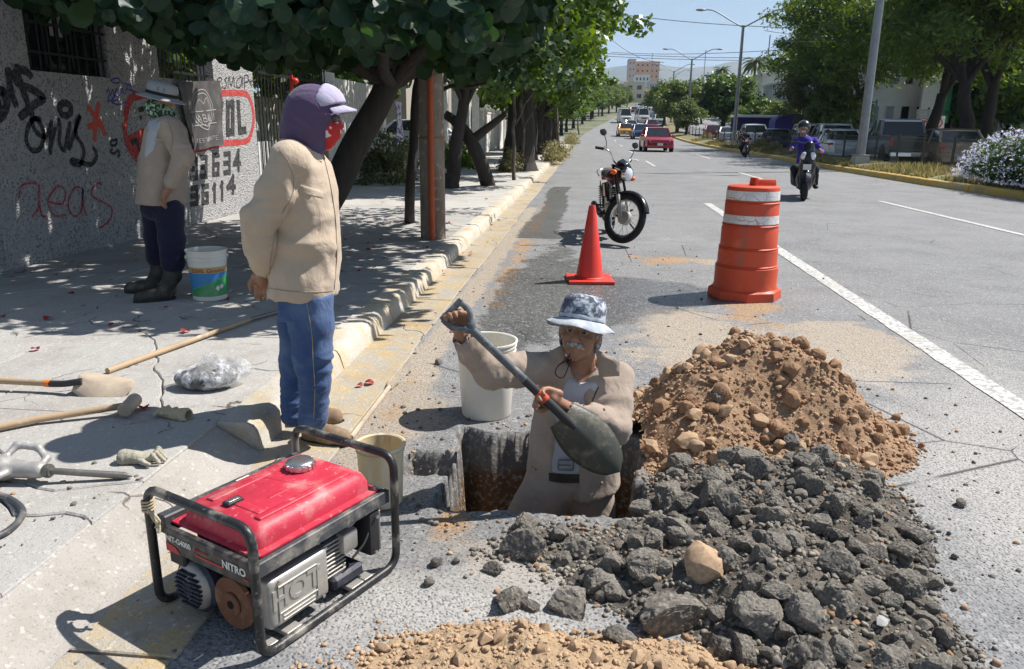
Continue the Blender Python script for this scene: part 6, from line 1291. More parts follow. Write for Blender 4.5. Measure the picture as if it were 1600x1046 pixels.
mb = MB(); mb.tube([(.017*math.cos(a), GW+.0+.017*math.sin(a)-.0, GH-.075+.003*a/2) for a in [k*.6 for k in range(42)]], .0035, 6); mb.tube(smooth_path([(-.015, GW-.03, GH-.06), (-.02, GW-.05, GH-.075), (-.012, GW-.06, GH-.1), (-.018, GW-.065, GH-.12)], 4), .005, 6); mb.tube(smooth_path([(-.015, GW-.02, GH-.07), (-.022, GW-.04, GH-.055), (-.015, GW-.07, GH-.08), (-.012, GW-.045, GH-.11)], 4), .0045, 6); obj('rope_tie', mb, ROPE, gen, smooth=60)
# ---- buckets ----
def bucket(lab, p, rt, rb, h, mat, rz=0, handle=True, rings=((.88, .006), (.94, .008)), name='bucket', wire_mat=None, low_handle=False):
    t = thing(name, lab, 'bucket', p, rz); w_ = .004; prof = [(rb-.004, .0), (rb, .006)]
    def rr_(f): return rb+(rt-rb)*f
    for f, o_ in rings: prof += [(rr_(f)-.0, f*h-.006), (rr_(f)+o_, f*h-.003), (rr_(f)+o_, f*h+.004), (rr_(f), f*h+.006)]
    prof += [(rt, h-.012), (rt+.008, h-.010), (rt+.008, h-.001), (rt+.002, h), (rt-w_, h-.004), (rb-w_, .012), (0, .012)]
    mb = MB(); mb.lathe(prof, 44, cap0=True, cap1=False); obj('shell', mb, mat, t, smooth=35)
    if handle:
        for s_ in (-1, 1): mb = MB(); mb.box((s_*(rt+.004)-.006, -.012, h*.86-.012), (s_*(rt+.004)+.006, .012, h*.86+.012)); obj('handle_lug', mb, mat, t, bevel=.003)
        mb = MB(); R_ = rt+.012; fr_ = -1; drop = -.86*0-.9
        mb.tube([(R_*math.cos(a), fr_*R_*math.sin(a)*.72, h*.86-R_*.75*math.sin(a)) for a in [math.pi*k/20 for k in range(21)]], .0022, 6); obj('wire_handle', mb, wire_mat or GALV, t, smooth=60)
    return t
WPL = M('dusty_white_plastic', (.74, .71, .63), .45); WPL.var((.55, .45, .33), 4, .5, .75, 8, stretch=(1, 1, .3), amt=.6); WPL.b.inputs['Subsurface Weight'].default_value = .15; WPL.b.inputs['Subsurface Radius'].default_value = (.02, .015, .01); WPL = WPL.done()
BEI = M('cement_stained_plastic', (.62, .50, .30), .6); BEI.var((.72, .65, .5), 6, .45, .65, 8, stretch=(1, 1, .3)); BEI.var((.35, .26, .15), 9, .58, .75, 8, stretch=(1, 1, .2)); BEI = BEI.done()
bucket('large white plastic bucket standing behind the man in the hole', G(760, 645, .003), .148, .125, .39, WPL, 2.6, rings=((.86, .004), (.93, .005)))
sb = bucket('small beige cement stained bucket right behind the generator', G(597, 783, .004), .090, .080, .245, BEI, .4, rings=((.9, .004),), handle=False)
lb = bucket('white paint bucket with blue and green label beside the man at the wall', G(329, 466, SWZ+.004), .142, .122, .375, WPL, math.radians(-150), rings=((.80, .005), (.88, .006)))
def wrap(name, polys, mat, t, r0, r1, h, a0, off=.0012, n=14):
    """label patch wrapped round a tapered bucket: polygon rows given by top/bottom functions of u"""
    f0, f1 = polys; vs = []
    for i in range(n+1):
        u = i/n; a = a0+(u-.5)*math.pi*1.05
        for z in (f0(u), f1(u)): r = r0+(r1-r0)*z/h+off; vs.append((r*math.cos(a), r*math.sin(a), z))
    mb = MB(); mb.add(vs, [(2*i, 2*i+2, 2*i+3, 2*i+1) for i in range(n)]); return obj(name, mb, mat, t, smooth=60)
af0 = math.atan2(-5.4, 2.8)+math.radians(150); c_ = simple
wrap('label_band', (lambda u: .212, lambda u: .255), c_('mustard_print', (.55, .38, .15), .5), lb, .122, .142, .375, af0); wrap('label_blue', (lambda u: .1+.0*u if u < 0 else .212-.15*(1-u)-.0, lambda u: .211), c_('blue_print', (.06, .25, .50), .5), lb, .122, .142, .375, af0); wrap('label_green', (lambda u: .035, lambda u: .211-.15*(1-u)), c_('green_print', (.04, .30, .10), .5, dirt=(.3, .4, .25)), lb, .122, .142, .375, af0)
mb = MB(); text_mb('320% Gromo', .05, mb, Matrix.Identity(4), .0002, .0006)
rr_ = .122+.02*.235/.375+.003; mb.v = [Vector((rr_*math.cos(af0+v.x/rr_), rr_*math.sin(af0+v.x/rr_), .228+v.y*.75)) for v in mb.v]; obj('lettering', mb, c_('maroon_print', (.35, .05, .06), .5), lb)
for k in range(2):
    q = [(0, .022), (.02, 0), (0, -.022), (-.02, 0)]; cx_ = .06+.034*k; rr2 = .1295; mb = MB(); mb.add([(rr2*math.cos(af0+(cx_+x)/rr2), rr2*math.sin(af0+(cx_+x)/rr2), .095+.012*k+y) for x, y in q], [(0, 1, 2, 3)]); obj('hazard_symbol', mb, WTX, lb)
# ---- cone and drum ----
ORC = M('red_orange_cone', (.72, .045, .03), .45); ORC.var((.5, .09, .06), 5, .45, .7, 8, amt=.7); ORC.var((.3, .14, .1), 14, .6, .75, 8, stretch=(1, 1, .3), amt=.5); ORC.b.inputs['Subsurface Weight'].default_value = .1; ORC = ORC.done()
cn = thing('traffic_cone', 'red orange traffic cone without bands on the wet asphalt', 'traffic cone', G(921, 438, .004), .12)
mb = MB(); mb.lathe([(.135, .03), (.128, .05), (.032, .70), (.028, .71), (.022, .71), (.022, .64)], 32, cap0=False); obj('cone', mb, ORC, cn, smooth=50)
mb = MB(); mb.box((-.215, -.215, 0), (.215, .215, .028)); mb.lathe([(.155, .0285), (.138, .045)], 24); obj('base', mb, ORC, cn, bevel=.012, seg=2, smooth=50)
ORD = M('faded_orange_drum', (.58, .075, .028), .5); ORD.var((.55, .07, .02), 2.2, .4, .7, 8, amt=.7); ORD.var((.82, .22, .1), 4, .55, .75, amt=.5); ORD.var((.26, .11, .07), 9, .55, .72, 8, stretch=(1, 1, .25), amt=.7); ORD.b.inputs['Subsurface Weight'].default_value = .12; ORD = ORD.done()
dr = thing('traffic_drum', 'orange plastic traffic drum with two cracked white bands', 'traffic drum', G(1162, 462, .004), .3)
mb = MB(); prof = [(.275, .075), (.265, .12), (.265, .27), (.252, .275), (.250, .285), (.248, .42), (.242, .43), (.238, .435), (.236, .60), (.232, .61), (.228, .62), (.226, .635), (.224, .80), (.220, .81), (.218, .825), (.216, .925), (.212, .945), (.20, .952), (0, .955)]
mb.lathe(prof, 44, cap0=False, cap1=False); db = obj('shell', mb, ORD, dr, smooth=30)
for z in (.287, .437, .628, .818): mb = MB(); r = np.interp(z, [.0, .95], [.268, .216]); mb.lathe([(r-.004, z-.006), (r+.006, z), (r-.004, z+.006)], 44, cap0=False, cap1=False); obj('rib', mb, ORD, db, smooth=50)
mb = MB(); pts = []
for z, r, s8 in ((0, .29, 1), (.07, .285, 1), (.09, .268, 0)):
    pts.append([((r/math.cos(((a+math.pi/8) % (math.pi/4))-math.pi/8) if s8 else r)*math.cos(a), (r/math.cos(((a+math.pi/8) % (math.pi/4))-math.pi/8) if s8 else r)*math.sin(a), z) for a in [2*math.pi*k/48 for k in range(48)]])
loft(mb, pts); obj('base', mb, ORD, dr, smooth=30)
WB = M('cracked_white_sheeting', (.74, .74, .74), .45); cr = WB.vor(9, 'DISTANCE_TO_EDGE'); WB.mix(WB.ramp(cr, .0, .03, 1, 0), (.55, .09, .04)); WB.var((.6, .6, .58), 6, .4, .7); WB.mix(WB.math('MULTIPLY', WB.ramp(WB.vor(40, 'DISTANCE_TO_EDGE'), 0, .03, 1, 0), WB.ramp(WB.noise(8), .48, .55)), (.2, .15, .13)); WB = WB.done()
for z_0, z_1 in ((.645, .715), (.84, .915)):
    mb = MB(); mb.lathe([(np.interp(z, [.435, .945], [.2385, .215])+.002, z) for z in (z_0, (z_0+z_1)/2, z_1)], 44, cap0=False, cap1=False); obj('reflective_band', mb, WB, dr, smooth=60)
mb = MB(); mb.box((.0, -.045, .953), (.19, .045, 1.005), top=(.93, .85)); obj('handle', mb, ORD, dr, bevel=.012, seg=2, smooth=50); mb = MB(); mb.box((-.02, -.05, .953), (.02, .05, 1.02), top=(.8, .9)); obj('handle_lug', mb, ORD, dr, bevel=.01, seg=2, smooth=50)
# ---- hand tools on the pavement ----
WOOD = M('dusty_tool_wood', (.42, .30, .19), .75); WOOD.var((.28, .19, .11), 5, .4, .7, 8, stretch=(1, 1, 1)); WOOD.var((.55, .48, .38), 9, .5, .7); WOOD = WOOD.done(); STEEL = dirty('worn_steel', (.23, .22, .2), .45, (.45, .38, .3), .7, .7, 12); DSTEEL = dirty('dusty_shovel_steel', (.40, .33, .26), .6, (.58, .47, .35), .8, .2, 6, .35, .6)
S = lambda px, py, h=0.0: G(px, py, SWZ+h)
sh = thing('shovel', 'dusty round shovel lying on the pavement with orange collar on its handle', 'shovel', S(120, 600))
mb = MB(); mb.tube([S(-60, 592, .05), S(75, 599, .045)], .0165, 12); obj('handle', mb, WOOD, sh, world=True, smooth=50)
mb = MB(); mb.tube([S(71, 599, .045), S(79, 599.5, .045)], .0185, 12); obj('collar', mb, simple('orange_tape', (.75, .2, .04), .5), sh, world=True, smooth=50)
mb = MB(); mb.tube(smooth_path([S(79, 600, .045), S(100, 600, .048), S(115, 598, .06), S(128, 596, .065)], 4), .0165, 12); obj('socket', mb, BPL, sh, world=True, smooth=50)
def blade(name, origin, xdir, ydir, L, Wd, mat, par, cup=.045, tip=.6, thick=.003):
    """shovel blade: x along the length, cupped across"""
    O = Vector(origin); X_ = Vector(xdir).normalized(); Y_ = (Vector(ydir)-X_*Vector(ydir).dot(X_)).normalized(); Z_ = X_.cross(Y_); n, m_ = 14, 12; top = []; bot = []
    for i in range(n+1):
        u = i/n; w_ = Wd*(.66+.34*math.sin(min(1, u/tip)*math.pi/2)) if u < tip else Wd*math.sqrt(max(0.0, 1-((u-tip)/(1-tip))**2))*1.0
        w_ = max(w_, .004)
        for j in range(m_+1):
            v = -1+2*j/m_; z = cup*(v*v)*(w_/Wd)*(1-.2*u)-.25*cup*math.exp(-(v/.16)**2)*max(0, 1-u*1.7)+.03*(u-.4)**2; p = O+X_*(u*L)+Y_*(v*w_)+Z_*z; top.append(p); bot.append(p-Z_*thick)
    f = lambda o_: [(o_+i*(m_+1)+j, o_+(i+1)*(m_+1)+j, o_+(i+1)*(m_+1)+j+1, o_+i*(m_+1)+j+1) for i in range(n) for j in range(m_)]
    mb = MB(); N_ = len(top); mb.add(top+bot, f(0)+[t[::-1] for t in f(N_)]+[(i*(m_+1), N_+i*(m_+1), N_+(i+1)*(m_+1), (i+1)*(m_+1)) for i in range(n)]+[(i*(m_+1)+m_, (i+1)*(m_+1)+m_, N_+(i+1)*(m_+1)+m_, N_+i*(m_+1)+m_) for i in range(n)]+[(j, j+1, N_+j+1, N_+j) for j in range(m_)])
    return obj(name, mb, mat, par, world=True, smooth=60)
a, b = S(124, 590, .075), S(206, 610, .02); blade('blade', a, b-a, Vector((-.25, 1, .0)).cross(Vector((0, 0, 1)))*0+Vector((.35, 1, .35)), .27, .105, DSTEEL, sh, -.045)
hm = thing('sledgehammer', 'sledgehammer with a long wooden handle lying across the pavement', 'hammer', S(205, 640))
mb = MB(); mb.tube([S(-80, 684, .02), S(60, 655, .024), S(196, 634, .045)], [.017, .0165, .0155], 12); obj('handle', mb, WOOD, hm, world=True, smooth=50)
hc = S(203, 633, .045); hd_ = Vector((.25, -1, 0)).normalized(); mb = MB(); mb.tube([hc-hd_*.075, hc-hd_*.068, hc-hd_*.03, hc+hd_*.03, hc+hd_*.068, hc+hd_*.075], [.027, .033, .031, .031, .033, .027], 14); obj('head', mb, DSTEEL, hm, world=True, smooth=40)
bar_ = thing('digging_bar', 'long wooden handled bar lying on the pavement towards the label bucket', 'bar', S(300, 540)); mb = MB(); mb.tube([S(168, 580, .015), S(300, 532, .02), S(390, 500, .02)], [.017, .016, .014], 10); obj('handle', mb, WOOD, bar_, world=True, smooth=50); mb = MB(); mb.tube([S(390, 500, .02), S(440, 486, .02), S(470, 476, .014)], [.014, .013, .006], 8); obj('iron_tip', mb, STEEL, bar_, world=True, smooth=50)
ch = thing('chisel_bar', 'grey flat ended steel bar lying on the asphalt behind the generator', 'bar', G(585, 640)); A, B = G(548, 684, .02), G(608, 605, .02); d_ = (B-A).normalized(); s_ = Vector((-d_.y, d_.x, 0))
mb = MB(); mb.tube([A, B], .0135, 8); obj('shaft', mb, DSTEEL, ch, world=True, smooth=40)
E_ = B+d_*.12; mb = MB(); vs = [B+s_*.014+Vector((0, 0, .013)), B-s_*.014+Vector((0, 0, .013)), B-s_*.014-Vector((0, 0, .013)), B+s_*.014-Vector((0, 0, .013)), E_+s_*.036+Vector((0, 0, -.002)), E_-s_*.036+Vector((0, 0, -.002)), E_-s_*.036-Vector((0, 0, .006)), E_+s_*.036-Vector((0, 0, .006))]
mb.add(vs, [(0, 1, 2, 3), (4, 7, 6, 5), (0, 4, 5, 1), (1, 5, 6, 2), (2, 6, 7, 3), (3, 7, 4, 0)]); obj('blade', mb, DSTEEL, ch, world=True, bevel=.001)
# breaker
br = thing('electric_breaker', 'dusty electric breaker with a long steel chisel at the left edge', 'breaker', S(40, 735)); GREYP = dirty('dusty_breaker_casting', (.33, .32, .31), .5, (.6, .57, .52), .7, .3, 10, .4, .65)
c0, c1 = S(-60, 728, .055), S(60, 735, .05); dv = (c1-c0).normalized()
sd = SDF(np.minimum(c0, c1)-np.array([.1, .12, .1]), np.maximum(c0, c1)+np.array([.08, .12, .12]), .0045)
sd.cap(c0, c0.lerp(c1, .55), .05, .047, .02); sd.cap(c0.lerp(c1, .55), c1, .036, .03, .015); up_ = Vector((0, 0, 1)); sdv = dv.cross(up_)
hl = [c0.lerp(c1, .5)+up_*.03+sdv*-.04, c0.lerp(c1, .55)+up_*.055-sdv*.085, c0.lerp(c1, .8)+up_*.045-sdv*.095, c0.lerp(c1, .98)+up_*.02-sdv*.06, c0.lerp(c1, .98)]
sd.chain(hl, [.013]*5, .012); hl = [c0.lerp(c1, .2)+sdv*.04, c0.lerp(c1, .3)+sdv*.09, c0.lerp(c1, .62)+sdv*.08, c0.lerp(c1, .68)+sdv*.03]; sd.chain(hl, [.014]*4, .012)
for k in range(5): p_ = c0.lerp(c1, .1+.09*k); sd.cap(p_-sdv*.052, p_+sdv*.052+up_*.02, .004, .004, 0, sub=True)
body('housing', sd, GREYP, br, 1)
mb = MB(); mb.tube([c1-dv*.005, c1+dv*.03], .021, 14); mb.tube([c1+dv*.03, c1+dv*.045], .026, 14); mb.tube([c1+dv*.045, c1+dv*.05], .022, 14); obj('collar', mb, STEEL, br, world=True, smooth=40)
A = c1+dv*.04; B = S(206, 744, .014); mb = MB(); mb.tube([A, A.lerp(B, .9), B], [.012, .0135, .0045], 10); obj('chisel', mb, STEEL, br, world=True, smooth=50)
hs_ = thing('hose', 'dark grey hose looping in from the lower left edge of the pavement', 'hose', S(30, 800)); mb = MB(); mb.tube(smooth_path([S(-120, 762, .012), S(-20, 770, .012), S(18, 781, .012), S(36, 800, .012), S(22, 822, .012), S(-10, 840, .012), S(-90, 862, .012)], 7), .011, 10); obj('hose', mb, dirty('hose_rubber', (.06, .062, .07), .5, amt=.6), hs_, world=True, smooth=60)
# plastic bag with dark content
bg_ = thing('plastic_bag', 'clear plastic bag holding dark material crumpled on the pavement', 'bag', S(330, 605)); c = S(322, 605)
sd = SDF((c.x-.25, c.y-.2, SWZ-.01), (c.x+.25, c.y+.24, SWZ+.2), .006); sd.ell(c+Vector((-.01, -.01, .045)), (.145, .085, .05), k=.02).ell(c+Vector((.04, .02, .065)), (.12, .08, .055), k=.03).plane((0, 0, SWZ+.003), (0, 0, -1))
body('content', sd, M('dark_fibrous_fill', (.10, .10, .095), .9).var((.25, .24, .22), 30, .45, .65).var((.04, .04, .04), 12, .45, .6).done(), bg_, 1, lambda V: .006*fbm(V*30, 3))
sd = SDF((c.x-.25, c.y-.2, SWZ-.01), (c.x+.25, c.y+.24, SWZ+.26), .006); sd.ell(c+Vector((-.005, .01, .052)), (.16, .10, .055), k=.02).ell(c+Vector((.06, .05, .075)), (.10, .08, .055), k=.03).ell(c+Vector((.0, .09, .10)), (.05, .04, .05), k=.03).ell(c+Vector((.14, .08, .085)), (.055, .04, .05), k=.03).plane((0, 0, SWZ+.002), (0, 0, -1))
PB = M('clear_polythene', (.82, .83, .86), .25, 0, .6); PB.t.links.new(PB.c, PB.b.inputs['Base Color']); tp = N(PB.t, 'ShaderNodeBsdfTransparent'); mx = N(PB.t, 'ShaderNodeMixShader'); f = PB.ramp(PB.noise(11, 7, .7), .44, .62, .14, .72); zf_ = PB.ramp(N(PB.t, 'ShaderNodeNewGeometry').outputs['Position'], 0, 1); PB.t.links.new(f, mx.inputs[0]); PB.t.links.new(tp.outputs[0], mx.inputs[1]); PB.t.links.new(PB.b.outputs[0], mx.inputs[2]); PB.t.links.new(mx.outputs[0], PB.t.nodes['Material Output'].inputs['Surface']); PB.bump(PB.noise(22, 6), .02); PB.t.links.new(PB.h, PB.b.inputs['Normal'])
body('film', sd, PB.m, bg_, 0, lambda V: .010*(1-2*np.abs(fbm(V*9+3, 2)))+.003*(1-2*np.abs(vnoise(V*40))))
# gloves
GLV = M('dusty_leather', (.50, .40, .25), .85); GLV.var((.62, .52, .36), 9, .4, .65); GLV.var((.3, .24, .16), 20, .5, .7); GLV.bump(GLV.noise(60, 5), .004); GLV2 = M('grey_work_glove', (.30, .28, .22), .85); GLV2.var((.42, .39, .31), 12, .4, .65); GLV2.bump(GLV2.noise(60, 5), .004)
def glove(lab, c, ang, mat, curl, seed, cuffmat=None):
    t = thing('glove', lab, 'glove', c, ang); t.scale = (.78,)*3; sd = SDF((-.13, -.1, -.005), (.15, .1, .09), .004); r_ = random.Random(seed)
    sd.box((-.01, 0, .022), (.045, .038, .02), r=.015, k=.01); sd.cap((-.05, 0, .024), (-.10, .0, .024), .036, .045, .02)
    for i in range(4):
        y = -.032+.0215*i; L = [.055, .07, .066, .05][i]; p0 = Vector((.03, y, .026)); p1 = p0+Vector((L*.45, (y)*.25, .018*curl)); p2 = p1+Vector((L*.5, y*.2, -.02*curl*r_.uniform(.7, 1.2)-.006)); p2.z = max(p2.z, .012); sd.chain([p0, p1, p2], [.0125, .012, .0105], .004)
    p0 = Vector((-.015, -.035, .02)); sd.chain([p0, p0+Vector((.03, -.03, .006)), p0+Vector((.06, -.038, -.002))], [.014, .0125, .011], .008)
    sd.cap((-.09, 0, .027), (-.16, 0, .03), .022, .03, 0, sub=True); sd.plane((0, 0, .001), (0, 0, -1)); V, F = sd.mesh(); V = relax(V, F, 1); V += normals_of(V, F)*(.0025*fbm(V*70+seed, 3))[:, None]; o = raw_mesh('glove', V, F, mat, t, True)
    return t
glove('pale leather work glove lying in the sun beside the plastic bag', S(268, 652, .003), 2.9, GLV.done(), .9, 3); glove('grey knitted work glove with curled fingers lying in the shadow', S(228, 722, .003), .15, GLV2.done(), 1.6, 5)
# ---- parked motorcycle ----
def torus(mb, c, R_, r, n=36, m_=10, ax='y'):
    c = Vector(c); mb.tube([c+Vector((R_*math.cos(a), 0, R_*math.sin(a))) for a in [2*math.pi*k/n for k in range(n)]], r, m_, closed=True)
BLKP = simple('black_bike_paint', (.012, .012, .014), .25, .1, .5); MAR = simple('maroon_tank_paint', (.07, .01, .012), .25, .2, .5); SEATV = simple('seat_vinyl', (.03, .03, .035), .55); AMB = M('amber_lens', (.85, .16, .02), .25).done()
def wheel_parts(par, R_, wd, spokes=18, rim=CHR, disc=True):
    mb = MB(); mb.tube([(R_*0.885*math.cos(a), 0, R_*.885*math.sin(a)) for a in [2*math.pi*k/40 for k in range(40)]], wd, 10, closed=True); obj('tyre', mb, RUB, par, smooth=60)
    mb = MB(); mb.tube([(R_*.755*math.cos(a), 0, R_*.755*math.sin(a)) for a in [2*math.pi*k/40 for k in range(40)]], wd*.45, 8, closed=True); obj('rim', mb, rim, par, smooth=60)
    for k in range(spokes):
        a = 2*math.pi*k/spokes; s_ = .02 if k % 2 else -.02; mb = MB(); mb.tube([(.04*math.cos(a+.5*(1 if k % 4 < 2 else -1)), s_, .04*math.sin(a+.5*(1 if k % 4 < 2 else -1))), (R_*.75*math.cos(a), 0, R_*.75*math.sin(a))], .003, 5); obj('spoke', mb, CHR, par)
    mb = MB(); mb.lathe([(.03, -.05), (.08, -.045), (.085, -.02), (.085, .03), (.05, .05)], 20, axis='y'); obj('hub', mb, ALU, par, smooth=40)
def motorcycle(lab, loc, rz, lean, steer, tankm, name='motorcycle', parts=True, light=BLKP):
    t = thing(name, lab, 'motorcycle', loc); t.rotation_euler = (lean, 0, rz); t.rotation_mode = 'XYZ'
    R_ = .305; rake = math.radians(27)
    fr = thing('front_assembly', None, None); fr.parent = t
    hx, hz_ = .36, .84; fr.location = (hx, 0, hz_); 
    axisv = Vector((-math.sin(rake), 0, math.cos(rake))); fr.rotation_mode = 'QUATERNION'
    from mathutils import Quaternion
    fr.rotation_quaternion = Quaternion(axisv, steer)
    def FX(x, y, z): return (x-hx, y, z-hz_)
    ax = (.66, R_); fw_ = thing('front_wheel', None, None); fw_.parent = fr; fw_.location = FX(ax[0], 0, ax[1])
    wheel_parts(fr if False else fw_, R_, .045)
    for s_ in (-1, 1):
        mb = MB(); mb.tube([FX(ax[0], s_*.085, ax[1]), FX(ax[0]-.13, s_*.085, ax[1]+.26)], .024, 10); obj('fork_slider', mb, ALU, fr, smooth=50); mb = MB(); mb.tube([FX(ax[0]-.12, s_*.085, ax[1]+.24), FX(hx-.03, s_*.085, hz_+.08)], .017, 10); obj('fork_tube', mb, BLKP, fr, smooth=50)
        mb = MB(); mb.ball(FX(hx+.10, s_*.19, hz_-.02), (.045, .035, .032), 12, 8); mb.tube([FX(hx+.06, s_*.10, hz_-.02), FX(hx+.09, s_*.17, hz_-.02)], .010, 6); obj('turn_signal', mb, AMB, fr, smooth=60)
        hb = smooth_path([FX(hx-.02, 0, hz_+.10), FX(hx-.0, s_*.12, hz_+.12), FX(hx-.03, s_*.22, hz_+.22), FX(hx-.14, s_*.36, hz_+.22)], 5); mb = MB(); mb.tube(hb, .011, 8); obj('handlebar', mb, CHR, fr, smooth=60); mb = MB(); mb.tube([hb[-4], hb[-1]], .017, 8); obj('grip', mb, RUB, fr, smooth=60)
        mb = MB(); mb.tube([FX(hx-.05, s_*.24, hz_+.23), FX(hx+.0, s_*.36, hz_+.24)], .006, 6); obj('lever', mb, ALU, fr, smooth=60)
        mb = MB(); q = FX(hx-.10, s_*.33, hz_+.42); mb.tube(smooth_path([FX(hx-.06, s_*.25, hz_+.22), FX(hx-.06, s_*.28, hz_+.32), q], 4), .005, 6); mb.ball(q, (.012, .065, .042), 14, 8); obj('mirror', mb, BLKP, fr, smooth=50)
    mb = MB(); mb.lathe([(.0, -.05), (.06, -.04), (.085, .0), (.088, .03), (.085, .05)], 24, FX(hx+.14, 0, hz_-.0), axis='x', cap0=False, cap1=False); hl_ = obj('headlight_shell', mb, CHR, fr, smooth=50); mb = MB(); mb.lathe([(.082, .045), (.06, .062), (0, .068)], 24, FX(hx+.14, 0, hz_), axis='x', cap1=False); obj('headlight_lens', mb, HLG, fr, smooth=50)
    mb = MB(); loft(mb, [[FX(hx+.03+.12*q, y*(1-.25*q), hz_+z+.0) for y, z in ((-.10, .05), (-.095, .13-.03*q), (0, .19-.05*q), (.095, .13-.03*q), (.10, .05))] for q in (0, 1)]); obj('headlight_cowl', mb, BLKP, fr, smooth=50, bevel=.008)
    mb = MB(); mb.box(FX(hx-.05, -.10, hz_+.06), FX(hx+.04, .10, hz_+.085)); obj('fork_clamp', mb, BLKP, fr, bevel=.008)
    mb = MB(); secs = []
    for k in range(13): a = math.radians(20+130*k/12); secs.append([FX(ax[0]+(R_+.03+q)*math.cos(a), y, ax[1]+(R_+.03+q)*math.sin(a)) for y, q in ((-.058, -.035), (-.045, 0), (0, .012), (.045, 0), (.058, -.035))])
    loft(mb, secs, False); obj('front_fender', mb, BLKP, fr, smooth=60)
    rw = thing('rear_wheel', None, None); rw.parent = t; rw.location = (-.62, 0, R_); wheel_parts(rw, R_, .052)
    mb = MB(); secs = []
    for k in range(11): a = math.radians(35+120*k/10); secs.append([(-.62+(R_+.04+q)*math.cos(a), y, R_+(R_+.04+q)*math.sin(a)) for y, q in ((-.075, -.04), (-.06, 0), (0, .012), (.06, 0), (.075, -.04))])
    loft(mb, secs, False); obj('rear_fender', mb, BLKP, t, smooth=60)
    sd = SDF((-.15, -.18, .6), (.45, .18, .98), .011); sd.ell((.20, 0, .78), (.17, .125, .10), k=.03).ell((.04, 0, .76), (.14, .09, .075), k=.05); V, F = sd.mesh(); raw_mesh('fuel_tank', relax(V, F, 2), F, tankm, t)
    mb = MB(); mb.lathe([(.03, .875), (.03, .89), (0, .893)], 14, (.2, 0, 0)); obj('tank_cap', mb, CHR, t, smooth=40)
    sd = SDF((-.78, -.18, .66), (.08, .18, .9), .012); sd.chain([(-.03, 0, .755), (-.25, 0, .75), (-.45, 0, .79), (-.65, 0, .80)], [.075, .085, .09, .07], .03); V, F = sd.mesh(); V[:, 2] = .77+(V[:, 2]-.77)*.62; raw_mesh('seat', relax(V, F, 2), F, SEATV, t)
    mb = MB(); mb.box((-.86, -.05, .68), (-.76, .05, .76)); obj('tail_light', mb, TLG, t, bevel=.01); mb = MB(); mb.tube(smooth_path([(-.5, .12, .76), (-.72, .11, .82), (-.84, 0, .83), (-.72, -.11, .82), (-.5, -.12, .76)], 4), .009, 8); obj('grab_rail', mb, CHR, t, smooth=60)
    for s_ in (-1, 1):
        mb = MB(); mb.tube([(-.62, s_*.11, R_), (-.42, s_*.12, .70)], .011, 8); 
        for k in range(9): q = Vector((-.60, s_*.112, R_+.06)).lerp(Vector((-.46, s_*.12, .62)), k/8); mb.lathe([(.024, -.006), (.028, 0), (.024, .006)], 10, q)
        obj('shock_absorber', mb, CHR, t, smooth=40)
        mb = MB(); mb.tube([(-.62, s_*.085, R_), (-.12, s_*.07, .36)], .02, 8); obj('swingarm', mb, BLKP, t, smooth=50); mb = MB(); mb.box((-.36, s_*.09-.012, .5), (-.12, s_*.09+.012, .68), top=(.7, 1)); obj('side_cover', mb, tankm, t, bevel=.01)
        mb = MB(); mb.tube([(-.02, s_*.1, .30), (-.02, s_*.24, .31)], .014, 8); mb.tube([(-.33, s_*.12, .38), (-.33, s_*.24, .40)], .013, 8); obj('foot_peg', mb, RUB, t, smooth=50)
    mb = MB(); mb.tube(rounded_path([(hx, 0, hz_), (.32, 0, .55), (.28, 0, .28), (-.1, 0, .26), (-.15, 0, .62)], .05), .018, 8); mb.tube([(hx, 0, hz_), (-.1, 0, .66), (-.55, 0, .70)], .018, 8); obj('frame', mb, BLKP, t, smooth=50)
    mb = MB(); mb.lathe([(.07, -.13), (.10, -.11), (.105, 0), (.10, .11), (.07, .13)], 20, (.06, 0, .36), axis='y'); mb.lathe([(.06, -.12), (.085, -.10), (.085, .10), (.06, .12)], 18, (-.08, 0, .36), axis='y'); obj('crankcase', mb, ALU, t, smooth=50)
    for k in range(8): mb = MB(); mb.box((.07, -.075, .46+.022*k), (.20, .075, .468+.022*k)); obj('cooling_fin', mb, ALU, t)
    mb = MB(); mb.box((.09, -.055, .44), (.18, .055, .65)); obj('cylinder', mb, BLKP, t)
    mb = MB(); mb.tube(smooth_path([(.19, -.05, .55), (.28, -.08, .48), (.26, -.12, .28), (.05, -.14, .2), (-.2, -.15, .24)], 5), .018, 8); obj('exhaust_pipe', mb, CHR, t, smooth=60); mb = MB(); mb.tube([(-.18, -.15, .24), (-.25, -.155, .26), (-.78, -.18, .36), (-.8, -.18, .364)], [.02, .042, .045, .03], 14); obj('muffler', mb, DGR, t, smooth=40)
    mb = MB(); mb.tube([(-.02, .1, .27), (.02, .26, .02)], .011, 8); mb.box((-.01, .24, .0), (.05, .29, .012)); obj('side_stand', mb, BLKP, t)
    return t
mc = motorcycle('parked black motorcycle with maroon tank and its front wheel turned beyond the cone', G(962, 366, .0)+Vector((.0, -.35, .03)), math.radians(-83), math.radians(6), math.radians(46), MAR)
